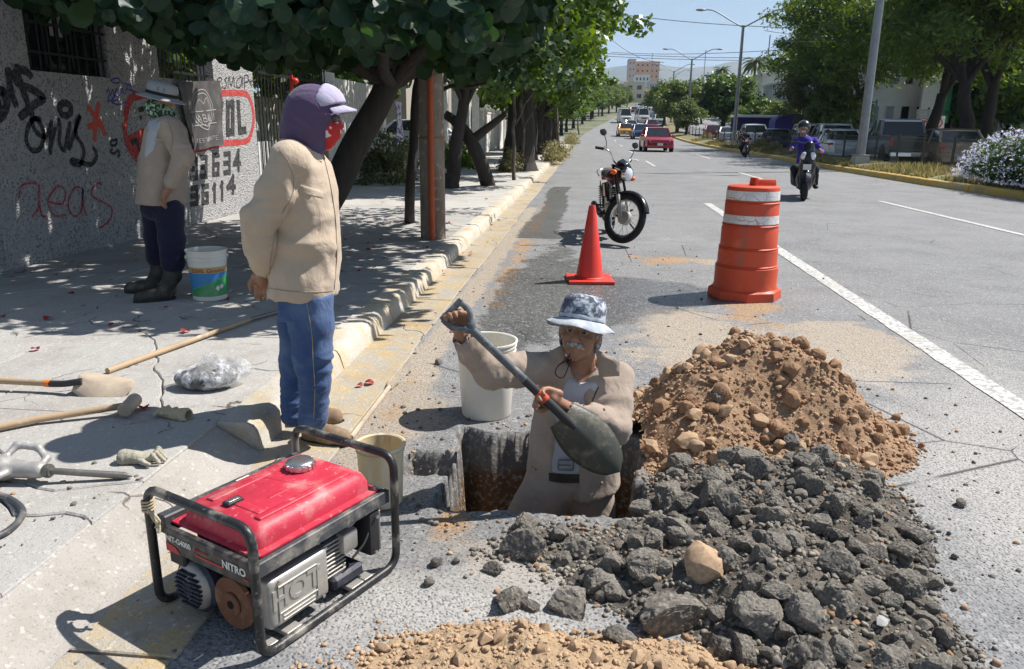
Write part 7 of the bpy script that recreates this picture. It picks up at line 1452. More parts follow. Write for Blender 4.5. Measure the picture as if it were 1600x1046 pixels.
# ============ people ============
SKIN = M('tanned_skin', (.32, .17, .105), .5, 0, .4); SKIN.var((.20, .095, .055), 25, .45, .7, 5, amt=.6); SKIN.b.inputs['Subsurface Weight'].default_value = .12; SKIN.b.inputs['Subsurface Radius'].default_value = (.01, .004, .002); SKIN.bump(SKIN.noise(160, 4), .0008); SKIN = SKIN.done()
def cloth(name, c, c2=None, sc=6, weave=900, w_=.0, dust=None, bump=.0015):
    m = M(name, c, .88, 0, .15); m.var(c2 or tuple(x*.8 for x in c), sc, .4, .7, 8, amt=.6)
    if dust: m.var(dust, sc*1.7, .5, .72, 8, amt=.6)
    a_ = m.math('ABSOLUTE', m.math('SUBTRACT', m.noise(7.5, 3, .55, 1.2, (1, 1, .75)), .5)); m.bump(m.ramp(a_, 0, .2), .0022, True); a_ = m.math('ABSOLUTE', m.math('SUBTRACT', m.noise(17, 3, .5, .8), .5)); m.bump(m.ramp(a_, 0, .22), .0006, True); m.bump(m.noise(34, 5), .002); m.bump(m.noise(420, 2), bump); m.b.inputs['Sheen Weight'].default_value = .15; return m.done()
KHA = cloth('khaki_drill', (.50, .40, .305), (.44, .345, .255)); KHB = cloth('dusty_khaki_drill', (.34, .27, .22), (.40, .32, .255), dust=(.44, .36, .28)); DEN = cloth('faded_denim', (.045, .085, .20), (.14, .21, .36), 5, bump=.002); NVT = cloth('navy_work_cloth', (.018, .018, .04)); GTS = cloth('pale_grey_jersey', (.42, .43, .47), (.34, .35, .40)); PUR = cloth('purple_jersey', (.105, .072, .14), (.085, .055, .115), 12); LAV = cloth('lavender_cap_cloth', (.46, .42, .56)); THR = simple('seam_thread', (.45, .34, .2), .9); THK = simple('khaki_seam', (.30, .23, .16), .9)
LEA = dirty('tan_suede_boot', (.24, .16, .10), .8, (.45, .35, .24), .6, scale=14); BOOT = dirty('muddy_rubber_boot', (.045, .042, .035), .6, (.18, .14, .09), .6, scale=9); DARK = simple('dark_cloth', (.02, .02, .022), .9)
CAMO = M('green_camouflage_print', (.02, .06, .03), .9); CAMO.mix(CAMO.ramp(CAMO.noise(30, 3), .52, .54), (.22, .32, .2)); CAMO.mix(CAMO.ramp(CAMO.noise(42, 3), .58, .6), (.5, .55, .45)); CAMO.mix(CAMO.ramp(CAMO.noise(36, 2), .6, .62), (.01, .015, .01)); CAMO = CAMO.done()
def ridge_n(V, sc, off=0.0):
    n = vnoise(V*np.array(sc)+off+.35*vnoise(V*np.array(sc)*.5+9)[:, None]); n2 = vnoise(V*np.array(sc)*1.9+off+5); return (1-np.abs(n)*2.2)*.75+(1-np.abs(n2)*2)*.25
def near(V, p, r): return np.exp(-((V-np.array(p))**2).sum(1)/r**2)
def creases(spots, base=.0035, sc=(9, 9, 20), seed=0):
    def f(V):
        a = base*.8*fbm(V*np.array(sc)*.6+seed, 3)+base*.8*ridge_n(V, (6, 6, 9), seed)+base*.5*ridge_n(V, (11, 11, 6), seed+7)
        for p, r, amp, s_ in spots: a = a+amp*ridge_n(V, s_, seed+3)*near(V, p, r)
        return a
    return f
def bbox(pts, pad): P = np.array([tuple(p) for p in pts]); return P.min(0)-pad, P.max(0)+pad
def seam(name, pts, w_, mat, par): mb = MB(); mb.tube(smooth_path(pts, 4), w_, 5); return obj(name, mb, mat, par, world=True, smooth=60)
def hand(sd, wrist, palm, fdir, across, curl, s_=1.0, thumb=1, spread=.0, nrm=None, k=.004):
    """palm centre, four bent fingers of unequal length and a thumb from the side of the palm"""
    W_, P_, f, a = Vector(wrist), Vector(palm), Vector(fdir).normalized(), Vector(across).normalized(); n = Vector(nrm).normalized() if nrm is not None else f.cross(a).normalized()
    sd.cap(W_, P_, .026*s_, .028*s_, .012)
    for i in range(4):
        o = a*(i-1.5)*.020*s_; L = [.066, .076, .070, .055][i]*s_; b = P_+f*.032*s_+o; d1 = (f*math.cos(curl*.5)+n*math.sin(curl*.5)+a*(i-1.5)*spread); d2 = (f*math.cos(curl*1.3)+n*math.sin(curl*1.3)); d3 = (f*math.cos(curl*2.1)+n*math.sin(curl*2.1))
        sd.cap(P_+o*.9-f*.02*s_, b, .016*s_, .0125*s_, .008); p1 = b+d1*L*.42; p2 = p1+d2*L*.34; p3 = p2+d3*L*.26; sd.chain([b, p1, p2, p3], [.0105*s_, .0098*s_, .009*s_, .0078*s_], k)
    t0 = P_-a*thumb*.026*s_-f*.012*s_; t1 = t0-a*thumb*.022*s_+f*.026*s_+n*.012*s_; t2 = t1+f*.026*s_+n*.022*s_+a*thumb*.004*s_; sd.chain([t0, t1, t2], [.015*s_, .0125*s_, .010*s_], .007)
def face(sd, c, fwd, up, s_=1.0, k=.012):
    """head with brow, nose, lips, chin, ears; c = head centre"""
    c, f, u = Vector(c), Vector(fwd).normalized(), Vector(up).normalized(); r = f.cross(u).normalized(); R3 = Matrix((r, f, u)).transposed()
    P_ = lambda x, y, z: c+(r*x+f*y+u*z)*s_
    sd.ell(P_(0, -.012, .022), (.076*s_, .094*s_, .098*s_), R3, k); sd.ell(P_(0, .02, -.045), (.058*s_, .066*s_, .068*s_), R3, .03*s_); sd.ell(P_(0, .062, -.092), (.026*s_, .022*s_, .02*s_), R3, .02)
    sd.cap(P_(-.038, .075, .026), P_(.038, .075, .026), .012*s_, .012*s_, .012)
    for e in (-1, 1):
        sd.ell(P_(e*.031, .086, .008), (.017*s_, .012*s_, .010*s_), R3, .006, sub=True); sd.ell(P_(e*.043, .066, -.022), (.022*s_, .018*s_, .018*s_), R3, .015); sd.ell(P_(e*.078, -.008, -.008), (.010*s_, .019*s_, .031*s_), R3, .006)
    sd.cap(P_(0, .084, .012), P_(0, .106, -.022), .0095*s_, .0135*s_, .008); 
    for e in (-1, 1): sd.ell(P_(e*.013, .094, -.028), (.010*s_, .011*s_, .008*s_), R3, .006)
    sd.ell(P_(0, .086, -.056), (.024*s_, .010*s_, .006*s_), R3, .005); sd.ell(P_(0, .083, -.068), (.020*s_, .010*s_, .007*s_), R3, .005); sd.cap(P_(-.016, .094, -.0615), P_(.016, .094, -.0615), .002*s_, .002*s_, 0, sub=True)
    for e in (-1, 1): sd.cap(P_(e*.022, .090, -.030), P_(e*.034, .078, -.058), .0022*s_, .002*s_, 0, sub=True)
    return P_
def eyes(t, P_, s_=1.0):
    for e in (-1, 1):
        q = P_(e*.031, .0735, .009); mb = MB(); mb.ball(q, .0118*s_, 14, 10); obj('eye', mb, simple('eye_white', (.26, .22, .19), .35), t, world=True, smooth=60)
        mb = MB(); mb.ball(P_(e*.030, .0815, .0085), .0062*s_, 10, 8); obj('iris', mb, BPL, t, world=True, smooth=60)
        mb = MB(); mb.tube([P_(e*(.031+x), .0855-abs(x)*.25, .0165-abs(x)*.12) for x in (-.015, -.007, 0, .007, .015)], .0032*s_, 6); obj('eyelid', mb, SKIN, t, world=True, smooth=60)
# ---------- man standing in the foreground ----------
dA = 3.3; A_ = lambda px, py, d=0.0: CP(px, py, dA+d)
pA = thing('person', 'person with purple hood and pale cap standing hands behind back in khaki jacket and jeans', 'person', G(495, 688, 0))
hdA = A_(492, 183); R_A = Vector((_r[0], _r[1], 0)); F_A = Vector((-_r[1], _r[0], 0)); UP = Vector((0, 0, 1))     # R_A image right, F_A away from the camera
shN, shF = A_(452, 252, -.17), A_(466, 246, .17); elN, wrN = A_(406, 345, -.20), A_(412, 418, -.10); elF, wrF = A_(425, 345, .22), A_(414, 420, .10)
hpN, knN, anN = A_(483, 470, -.10), A_(489, 555, -.10), A_(487, 668, -.08); hpF, knF, anF = A_(476, 468, .10), A_(466, 565, .11), A_(460, 652, .06)
sd = SDF(*bbox([hdA, shN, shF, elN, elF, anN, anF], .17), .0085)
face(sd, hdA, R_A*.94+F_A*.15+UP*-.12, UP); sd.cap(A_(481, 215), A_(472, 250), .055, .06, .02); sd.chain([A_(468, 262), A_(475, 340), A_(480, 440)], [.11, .12, .125], .05); sd.chain([shN, elN, wrN], [.05, .038, .028], .02); sd.chain([shF, elF, wrF], [.05, .038, .028], .02)
sd.chain([hpN, knN, anN], [.08, .052, .036], .03); sd.chain([hpF, knF, anF], [.08, .052, .036], .03)
hand(sd, wrN, A_(409, 436, -.04), (R_A*-.1+F_A*.5+UP*-.8), R_A, .5, 1.0); hand(sd, wrF, A_(414, 432, .04), (F_A*-.7+UP*-.6), R_A, .6, 1.0, -1)
body('body', sd, SKIN, pA, 1)
# trousers
tN = [A_(482, 462, -.085), A_(486, 505, -.095), knN, A_(492, 600, -.095), A_(490, 655, -.08)]; tF = [A_(474, 462, .085), A_(470, 505, .10), A_(466, 565, .11), A_(462, 600, .10), A_(460, 648, .06)]
sd = SDF(*bbox(tN+tF, .14), .008); sd.ell(A_(479, 455, 0), (.098, .15, .09), k=.03); sd.chain(tN, [.108, .094, .078, .063, .060], .02); sd.chain(tF, [.11, .098, .08, .064, .058], .025); sd.plane(A_(490, 682, -.08), (0, 0, -1)).plane(A_(480, 452), (0, 0, 1))
body('jeans', sd, DEN, pA, 2, creases([(knN, .12, .017, (7, 7, 24)), (knN+Vector((0, 0, -.12)), .10, .006, (9, 9, 40)), (anN+Vector((0, 0, .05)), .11, .013, (8, 8, 36)), (anF+Vector((0, 0, .05)), .10, .010, (10, 10, 42)), (hpN, .16, .009, (12, 12, 8)), (knF, .1, .008, (10, 10, 34))], .003))
def onside(px, py, d): return A_(px, py, d)
bpy.context.view_layer.update(); jn = [c for c in pA.children if c.name.startswith('jeans')][0]; LATE = lambda: draw_on(jn, 'side_seam', [(478, 466), (487, 520), (489, 560), (492, 610), (490, 655)], .0013, THR, pA)
mb = MB(); mb.box((-.055, -.002, -.06), (.055, .002, .06)); mb.v = [onside(455, 482, -.178)+R_A*v.x+F_A*(v.y+.0)+UP*v.z for v in mb.v]; obj('back_pocket', mb, DEN, pA, world=True, bevel=.002)
# shoes
def shoe(t, heel, dirv, L, mat, nm='boot', h=.09, w_=.047, shaft=None, solemat=None):
    heel, d_ = Vector(heel), Vector(dirv).normalized(); z0 = heel.z; s_ = Vector((-d_.y, d_.x, 0)); b = [heel, heel+d_*L, heel+Vector((0, 0, .2 if not shaft else shaft[-1].z-z0+.02))]; sd = SDF(*bbox(b, .09), .006)
    sd.cap(heel+d_*.03+UP*.045, heel+d_*(L*.55)+UP*.042, .045, .047, .02); sd.cap(heel+d_*(L*.5)+UP*.036, heel+d_*(L-.05)+UP*.034, .045, .044, .02); sd.cap(heel+d_*.045+UP*.06, heel+d_*.045+UP*h, .045, .048, .02)
    if shaft: sd.chain([heel+d_*.045+UP*.08]+list(shaft), [.05]+[.062]*(len(shaft)-1)+[.07], .02)
    sd.plane((0, 0, z0+.012), (0, 0, -1)); 
    if shaft: sd.plane(shaft[-1], (0, 0, 1))
    o = body(nm, sd, mat, t, 1, lambda V: .002*fbm(V*24, 3)+(.004*ridge_n(V, (8, 8, 26)) if shaft else 0)); sl = MB(); pts = []
    for zz, g in ((0, 0), (.016, .002), (.02, -.004)):
        pts.append([heel+d_*(x*L)+s_*(y*(w_+g))+UP*zz for x, y in ((-.05, -.55), (-.09, 0), (-.05, .55), (.15, .9), (.45, .92), (.7, 1.05), (.9, .75), (1.0, 0), (.9, -.75), (.7, -1.05), (.45, -.92), (.15, -.9))])
    loft(sl, pts); obj('sole', sl, solemat or BPL, o, world=True, smooth=40)
shoe(pA, G(478, 688, .0), R_A*1-F_A*.28, .235, LEA, w_=.04); shoe(pA, G(462, 664, .0), R_A*1+F_A*.12, .235, LEA, w_=.04)
# jacket
J = [A_(468, 258, 0), A_(476, 300), A_(480, 350), A_(478, 400), A_(475, 445)]
sd = SDF(*bbox([shN, shF, elN, elF, wrN, wrF]+J, .24), .0085)
sd.col([(A_(472, 234), .068, .10), (A_(473, 258), .105, .165), (A_(477, 300), .124, .18), (A_(479, 350), .128, .175), (A_(479, 400), .134, .18), (A_(474, 470), .146, .20)], k=.03)
sd.cap(shN+F_A*.03, shF-F_A*.03, .078, .078, .03); sd.chain([shN, shN.lerp(elN, .5), elN, A_(405, 388, -.17), wrN], [.078, .070, .064, .056, .046], .014); sd.chain([shF, elF, wrF], [.083, .074, .05], .028)
sd.cap(A_(470, 238), A_(476, 222), .075, .062, .02); sd.cap(A_(478, 236), A_(486, 195), .052, .06, 0, sub=True); sd.cap(wrN, A_(411, 450, -.06), .036, .036, 0, sub=True)
hem = A_(480, 458); sd.plane(hem, (R_A*-.06-UP).normalized())
body('jacket', sd, KHA, pA, 2, creases([(elN, .12, .016, (12, 12, 20)), (shN+Vector((0, 0, -.12)), .13, .012, (14, 14, 7)), (A_(408, 400, -.15), .07, .010, (10, 10, 36)), (A_(470, 380, -.2), .17, .018, (5, 5, 9)), (A_(510, 400, -.1), .12, .014, (7, 7, 12)), (A_(450, 440, -.15), .14, .013, (12, 12, 4))], .007, seed=4))
# jacket details: placket, flap pocket, collar, yoke seam
def proj(surf, px, py, d=-.5):
    """the point of a mesh seen through a pixel"""
    me = surf.data; inv = root_matrix(surf.parent).inverted(); o = inv @ Vector(CAM); dv = (inv.to_3x3() @ Vector(_ray(px, py))).normalized(); h = surf.ray_cast(o, dv)
    return (root_matrix(surf.parent) @ h[1]) - Vector(_ray(px, py)).normalized()*.0015 if h[0] else None
def draw_on(surf, name, pix, w_, mat, par, n=6):
    P = smooth_path([(a, b, 0) for a, b in pix], n) if len(pix) > 2 else [Vector((*pix[0], 0)).lerp(Vector((*pix[1], 0)), t/6) for t in range(7)]; Q = [proj(surf, p.x, p.y) for p in P]; Q = [q for q in Q if q]
    if len(Q) < 2: return
    mb = MB(); mb.tube(Q, w_, 6); return obj(name, mb, mat, par, world=True, smooth=60)
def patch_on(surf, name, quad, mat, par, th=.004, n=6, fb=None):
    """cloth patch sewn on a surface, from a pixel quad"""
    vs = []; 
    for j in range(n+1):
        for i in range(n+1):
            a = Vector(quad[0]).lerp(Vector(quad[1]), i/n); b = Vector(quad[3]).lerp(Vector(quad[2]), i/n); c = a.lerp(b, j/n); q = proj(surf, c.x, c.y)
            if q is None and fb is None: return
            if fb is not None: f_ = CP(c.x, c.y, fb); q = f_ if q is None or FD(q) > fb else q
            e = min(i, j, n-i, n-j); vs.append(q-Vector(_ray(c.x, c.y)).normalized()*(th if e else -.002))
    mb = MB(); mb.add(vs, [(j*(n+1)+i, j*(n+1)+i+1, (j+1)*(n+1)+i+1, (j+1)*(n+1)+i) for j in range(n) for i in range(n)]); return obj(name, mb, mat, par, world=True, smooth=50)
bpy.context.view_layer.update(); jk = [c for c in pA.children if c.name.startswith('jacket')][0]
patch_on(jk, 'chest_pocket', [(470, 295), (505, 305), (505, 342), (472, 334)], KHA, pA, .003); patch_on(jk, 'pocket_flap', [(468, 288), (506, 299), (506, 312), (468, 303)], KHA, pA, .006)
LATE(); draw_on(jk, 'armhole_seam', [(437, 235), (455, 262), (458, 300), (440, 335)], .0016, THK, pA); draw_on(jk, 'side_seam', [(430, 360), (424, 400), (418, 455)], .0014, THK, pA); draw_on(jk, 'front_edge', [(503, 235), (516, 290), (524, 345), (526, 400), (522, 452)], .003, THK, pA); draw_on(jk, 'hem_seam', [(418, 450), (450, 455), (490, 457), (520, 455)], .0014, THK, pA)
# collar
mb = MB(); vs = []; ncol = 22
for k in range(ncol+1):
    a = math.radians(-150+300*k/ncol)+math.pi; c = A_(474, 232); r = .078; p = c-R_A*0+Vector((math.cos(a+YAW)*r*1.0, math.sin(a+YAW)*r*1.1, 0)); tz = -.02*math.cos(a)
    vs += [p+UP*(.028+tz), p*1+ (p-c)*.42+UP*(-.018+tz*1.6), p*1+(p-c)*.45+UP*(-.023+tz*1.6), p+(p-c)*-.06+UP*(.02+tz)]
mb.add(vs, [(4*k+j, 4*k+4+j, 4*k+4+(j+1) % 4, 4*k+(j+1) % 4) for k in range(ncol) for j in range(4)]); obj('collar', mb, KHA, pA, world=True, smooth=60)
# hood, cap, mask, sunglasses
sd = SDF(*bbox([hdA, A_(470, 250)], .2), .006)
sd.ell(A_(484, 183), (.102, .104, .126), None, .03); sd.cap(A_(478, 205), A_(480, 240), .09, .075, .04); sd.ell(A_(500, 165), (.075, .092, .075), None, .04)
sd.ell(A_(552, 204), (.085, .072, .088), None, .01, sub=True); sd.plane(A_(500, 241), (R_A*.8-UP).normalized())
body('hood', sd, PUR, pA, 2, lambda V: .014*ridge_n((V-np.array(hdA)) @ np.array(Matrix.Rotation(.6, 3, 'Y')), (5, 5, 15), 2)*np.clip((np.array(hdA)[2]+.07-V[:, 2])*8+.5, .2, 1)+.0025*fbm(V*9, 3))
sd = SDF(*bbox([A_(500, 150)], .22), .006); sd.ell(A_(505, 163), (.092, .100, .084), None, .02); sd.ell(A_(500, 172), (.086, .094, .085), None, .0, sub=True); sd.plane(A_(500, 172), (R_A*.3-UP).normalized()).plane(A_(499, 160), (-R_A-UP*-.35).normalized()); body('cap', sd, LAV, pA, 1)
mb = MB(); vs = []
for th in (0, -.006):
    for j in range(5):
        for i in range(11):
            a = math.radians(-62+124*i/10); rr2 = .086+.050*j/4*math.cos(a)**.5; p = A_(506, 166)+R_A*(math.cos(a)*rr2)+F_A*(math.sin(a)*.088)+UP*(.004-.016*j/4-.016*math.sin(a)**2+th); vs.append(p)
f = []
for o_ in (0, 55): f += [(o_+j*11+i, o_+(j+1)*11+i, o_+(j+1)*11+i+1, o_+j*11+i+1) for j in range(4) for i in range(10)]
f += [(44+i, 45+i, 100+i, 99+i) for i in range(10)]; mb.add(vs, f); obj('cap_brim', mb, LAV, pA, world=True, smooth=60)
RW = M('red_white_bandana', (.50, .03, .03), .85); RW.mix(RW.ramp(RW.noise(22, 2), .57, .6), (.65, .6, .6)); sd = SDF(*bbox([A_(515, 205)], .12), .006); sd.ell(A_(511, 200), (.064, .062, .056), None, .02); sd.cap(A_(515, 198), A_(511, 226), .042, .026, .02); sd.plane(A_(510, 187), (0, 0, 1)); body('face_mask', sd, RW.done(), pA, 1, lambda V: .004*ridge_n(V, (12, 12, 20)))
mb = MB(); mb.ball(A_(524, 185, -.035), (.012, .032, .017), 12, 8); mb.ball(A_(524, 185, .035), (.012, .032, .017), 12, 8); mb.tube([A_(524, 183, -.06), A_(495, 183, -.085)], .003, 5); obj('sunglasses', mb, CGL, pA, world=True, smooth=60)
# ---------- man in the hole ----------
B_ = lambda px, py, d=3.0: CP(px, py, d)
pB = thing('person', 'moustached person in washed bucket hat standing in the hole holding a shovel', 'person', Vector((-.05, 3.02, -.82)))
hdB = B_(906, 519, 2.95); tocam = Vector((-hdB.x-.02, -hdB.y, 0)).normalized(); fB = (tocam*.97+R_A*-.14+UP*.17).normalized(); uB = (UP*1+R_A*.10); uB = (uB-fB*uB.dot(fB)).normalized()
sR, sL = B_(853, 575, 2.96), B_(966, 590, 3.05); eR, hR = B_(768, 580, 2.80), B_(712, 497, 2.74); eL, wL = B_(960, 668, 2.86), B_(882, 637, 2.78)
sd = SDF(*bbox([hdB, sR, sL, eR, hR, eL, B_(890, 770)], .14), .0052)
Pf = face(sd, hdB, fB, uB, .98); sd.cap(B_(910, 545, 2.98), B_(910, 580, 3.01), .05, .055, .02); sd.chain([B_(908, 615, 3.03), B_(898, 680, 3.03), B_(888, 760, 3.03)], [.085, .085, .085], .03)
sd.cap(B_(900, 600), sL, .06, .05, .03).cap(B_(900, 600), sR, .06, .05, .03); sd.chain([sR, eR, B_(722, 525, 2.76)], [.05, .038, .028], .02); sd.chain([sL, eL, wL], [.05, .038, .028], .02)
sd.chain([B_(866, 775, 3.03), B_(838, 830, 3.0), B_(850, 930, 3.05)], [.06, .06, .05], .02); sd.chain([B_(918, 775, 3.03), B_(928, 840, 3.02), B_(925, 930, 3.05)], [.06, .06, .05], .02)
shH, shS, shB = B_(714, 490, 2.70), B_(738, 516, 2.70), B_(884, 655, 2.70)      # shovel: handle end, shaft start, blade start
sdir = (shB-shS).normalized(); sn = sdir.cross(Vector(_ray(800, 570)).normalized()).normalized(); gL = shS.lerp(shB, .78)
hand(sd, B_(722, 525, 2.76), B_(714, 503, 2.745), (R_A*-.35+UP*.75-F_A*.45), R_A*.9+UP*.35, 1.15, .95, -1, nrm=(R_A*.2-F_A*.9))
hand(sd, wL, B_(862, 622, 2.735), (R_A*-.85+UP*.35-F_A*.25), (UP*.85+R_A*.4), 1.0, .98, 1, nrm=(-F_A*.9+UP*-.3))
body('body', sd, SKIN, pB, 1, lambda V: .0008*fbm(V*60, 2)+.0012*ridge_n(V, (20, 20, 55), 1)*near(V, Pf(0, .07, .04), .05))
eyes(pB, Pf, .98)
HAIR = M('grey_hair', (.42, .40, .38), .8); HAIR.var((.2, .19, .18), 60, .45, .6); HAIR.bump(HAIR.noise(180, 3, stretch=(3, 1, 1)), .002); HAIR = HAIR.done()
sd = SDF(*bbox([Pf(0, .09, -.045)], .07), .0035); sd.chain([Pf(-.036, .076, -.058), Pf(-.02, .092, -.046), Pf(0, .098, -.042), Pf(.02, .092, -.046), Pf(.036, .076, -.058)], [.005, .010, .0105, .010, .005], .006); body('moustache', sd, HAIR, pB, 1)
for e in (-1, 1):
    mb = MB(); mb.tube([Pf(e*.016, .092, .026), Pf(e*.03, .09, .032), Pf(e*.046, .078, .026)], [.0035, .0042, .002], 6); obj('eyebrow', mb, simple('dark_grey_hair', (.1, .09, .08), .9), pB, world=True, smooth=60)
    sd = SDF(*bbox([Pf(e*.075, -.01, 0)], .07), .005); sd.cap(Pf(e*.074, .012, .03), Pf(e*.073, .016, -.01), .012, .007, .004).ell(Pf(e*.07, -.04, .0), (.016, .03, .04), None, .01); body('hair', sd, HAIR, pB, 1)
# shirt
sd = SDF(*bbox([B_(905, 575), B_(888, 745)], .2), .007)
sd.col([(B_(909, 570, 3.01), .07, .07), (B_(908, 590, 3.0), .12, .095), (B_(903, 620, 3.0), .15, .115), (B_(898, 660, 3.0), .15, .12), (B_(888, 740, 3.0), .155, .13)]); sd.cap(B_(910, 530, 2.975), B_(910, 579, 2.955), .056, .058, .0, sub=True); sd.plane(B_(885, 722), (0, 0, -1)); body('t_shirt', sd, GTS, pB, 2, creases([(B_(890, 640, 2.9), .12, .006, (14, 14, 8))], .004, seed=7))
# trousers and belt
sd = SDF(*bbox([B_(885, 720), B_(790, 830), B_(980, 860)], .18), .008); sd.ell(B_(886, 745, 3.0), (.165, .125, .09), Matrix.Rotation(YAW, 3, 'Z'), .04); sd.chain([B_(858, 762, 2.98), B_(824, 820, 2.96), B_(850, 930, 3.05)], [.11, .10, .08], .03); sd.chain([B_(920, 768, 3.0), B_(930, 840, 3.0), B_(925, 930, 3.05)], [.105, .095, .08], .03); sd.plane(B_(885, 716), (0, 0, 1))
body('trousers', sd, KHB, pB, 2, creases([(B_(880, 775, 2.9), .12, .010, (16, 9, 9)), (B_(830, 800, 2.9), .1, .008, (9, 9, 22))], .004, seed=9))
mb = MB(); 
for z_ in (0,): 
    secs = []
    for k in range(33): a = 2*math.pi*k/32; c = B_(886, 727, 3.0); secs.append(c+R_A*(.158*math.cos(a))+F_A*(.133*math.sin(a)))
    loop = []; 
    for off_, h_ in ((1.0, .018), (1.03, .017), (1.03, -.017), (1.0, -.018)): loop.append([c+(p-c)*off_+UP*h_ for p in secs[:-1]])
    loft(mb, loop, False)
obj('belt', mb, simple('dark_leather', (.03, .022, .018), .5, dirt=(.12, .09, .06)), pB, world=True, smooth=50)
bc = B_(884, 727, 2.858); mb = MB(); mb.tube(rounded_path([bc+R_A*x+UP*z for x, z in ((-.03, -.022), (.03, -.022), (.03, .022), (-.03, .022))], .006, 3, True), .0035, 6, closed=True); mb.tube([bc-R_A*.03, bc+R_A*.02-F_A*.004], .003, 5); obj('buckle', mb, STEEL, pB, world=True, smooth=50)
# jacket, open at the front
sd = SDF(*bbox([sR, sL, eR, hR, eL, wL, B_(820, 800), B_(975, 800)], .16), .0078); RZ = Matrix.Rotation(YAW, 3, 'Z')
sd.col([(B_(909, 562, 3.02), .075, .08), (B_(908, 582, 3.02), .145, .11), (B_(905, 610, 3.02), .172, .13), (B_(900, 660, 3.02), .182, .145), (B_(896, 720, 3.02), .192, .155), (B_(893, 830, 3.02), .225, .18)])
sd.cap(sR, sL, .056, .056, .03); sd.chain([sR, sR.lerp(eR, .5), eR, B_(738, 548, 2.77), B_(724, 528, 2.76)], [.068, .064, .060, .050, .042], .018); sd.chain([sL, sL.lerp(eL, .5), eL, eL.lerp(wL, .5), wL.lerp(eL, .12)], [.068, .064, .062, .054, .046], .018)
sd.cap(B_(910, 580, 2.99), B_(910, 530, 2.96), .064, .075, .0, sub=True)
op = [B_(908, 578, 2.90), B_(896, 620, 2.845), B_(888, 680, 2.835), B_(882, 735, 2.825), B_(880, 850, 2.82)]
for i in range(4): sd.cap(op[i], op[i+1], [.05, .072, .078, .082][i], [.072, .078, .082, .075][i], 0, sub=True)
sd.cap(B_(724, 530, 2.76), B_(706, 490, 2.735), .036, .036, 0, sub=True); sd.cap(wL, B_(860, 630, 2.75), .036, .036, 0, sub=True)
core = [B_(900, 640, 3.0), B_(893, 800, 3.0), B_(893, 880, 3.0)]; sd.plane(B_(890, 783, 2.9), (R_A*.16-UP).normalized())
body('jacket', sd, KHB, pB, 2, creases([(eR, .12, .015, (20, 10, 10)), (B_(735, 545, 2.77), .07, .010, (20, 10, 24)), (eL, .11, .015, (10, 10, 20)), (wL, .08, .012, (26, 10, 12)), (sL-UP*.12, .10, .010, (16, 12, 8)), (B_(830, 690, 2.9), .14, .006, (14, 9, 6)), (B_(950, 730, 2.9), .14, .010, (14, 9, 6))], .005, seed=11))
bpy.context.view_layer.update(); jb = [c for c in pB.children if c.name.startswith('jacket')][0]
def lapel(q, nm='collar'): return patch_on(jb, nm, q, KHB, pB, .012, 6, 2.925)
lapel([(838, 560), (880, 538), (884, 556), (862, 590)]); lapel([(930, 545), (968, 564), (968, 588), (936, 590)]); draw_on(jb, 'pocket_seam', [(935, 605), (925, 628)], .002, DARK, pB)
for k, (x, y) in enumerate([(944, 640), (942, 672), (940, 755)]):
    q = proj(jb, x, y)
    if q: mb = MB(); mb.ball(q, .006, 8, 6); obj('button', mb, THK, pB, world=True, smooth=60)
mb = MB(); mb.tube(smooth_path([B_(893, 548, 2.87), B_(886, 562, 2.86), B_(872, 572, 2.855), B_(868, 585, 2.85), B_(880, 590, 2.85), B_(890, 568, 2.86), B_(896, 550, 2.87)], 5), .0022, 6); obj('hat_cord', mb, DARK, pB, world=True, smooth=60)
# bucket hat
hB = thing('bucket_hat', None, None); hB.parent = pB; hat_c = Pf(0, -.005, .035); hat_c = Pf(0, -.008, .052); _rr = fB.cross(uB).normalized(); _mh = Matrix((_rr, fB, uB)).transposed().to_4x4(); hB.matrix_basis = root_matrix(pB).inverted() @ Matrix.Translation(hat_c) @ _mh @ Matrix.Rotation(.13, 4, 'X')
HATM = M('acid_washed_cotton', (.07, .085, .12), .9); HATM.mix(HATM.ramp(HATM.noise(22, 7, .7), .44, .6), (.52, .56, .62)); HATM.bump(HATM.noise(30, 4), .004); HATM = HATM.done(); HATB = M('washed_brim', (.34, .37, .42), .9); HATB.var((.50, .53, .58), 14, .4, .62); HATB.bump(HATB.noise(30, 4), .003); HATB = HATB.done()
nn = 40; rg = np.random.default_rng(4)
def hatlathe(prof, nm, mat):
    V = [];
    for r, h in prof:
        for k in range(nn): a = 2*math.pi*k/nn; w_ = 1+.02*math.sin(3*a+1)*(r > .1)+.02*math.sin(5*a+h*60); V.append((r*w_*math.cos(a), r*1.12*w_*math.sin(a), h+(.006*math.sin(2*a+.6)+.004*math.sin(5*a))*(max(0, r-.09)/.05)+.004*math.sin(7*a+r*90)*(r < .08)))
    mb = MB(); mb.add(V, [(i*nn+k, i*nn+(k+1) % nn, (i+1)*nn+(k+1) % nn, (i+1)*nn+k) for i in range(len(prof)-1) for k in range(nn)]); o = obj(nm, mb, mat, hB, smooth=60); return o
hatlathe([(.093, -.005), (.092, .03), (.088, .06), (.078, .082), (.06, .092), (.03, .096), (.002, .097)], 'crown', HATM); hatlathe([(.092, -.006), (.105, -.013), (.122, -.024), (.138, -.036), (.138, -.039), (.120, -.028), (.104, -.017), (.09, -.010)], 'brim', HATB)
hatlathe([(.0935, -.002), (.0945, .006), (.093, .012)], 'hat_band', HATB)
sd = SDF(*bbox([Pf(0, -.06, -.03)], .15), .007); sd.ell(Pf(0, -.05, -.03), (.088, .062, .085), None, .02); sd.ell(Pf(0, .04, -.03), (.1, .1, .12), None, .0, sub=True); body('neck_flap', sd, HATM, hB.parent, 1, lambda V: .003*fbm(V*20, 2))
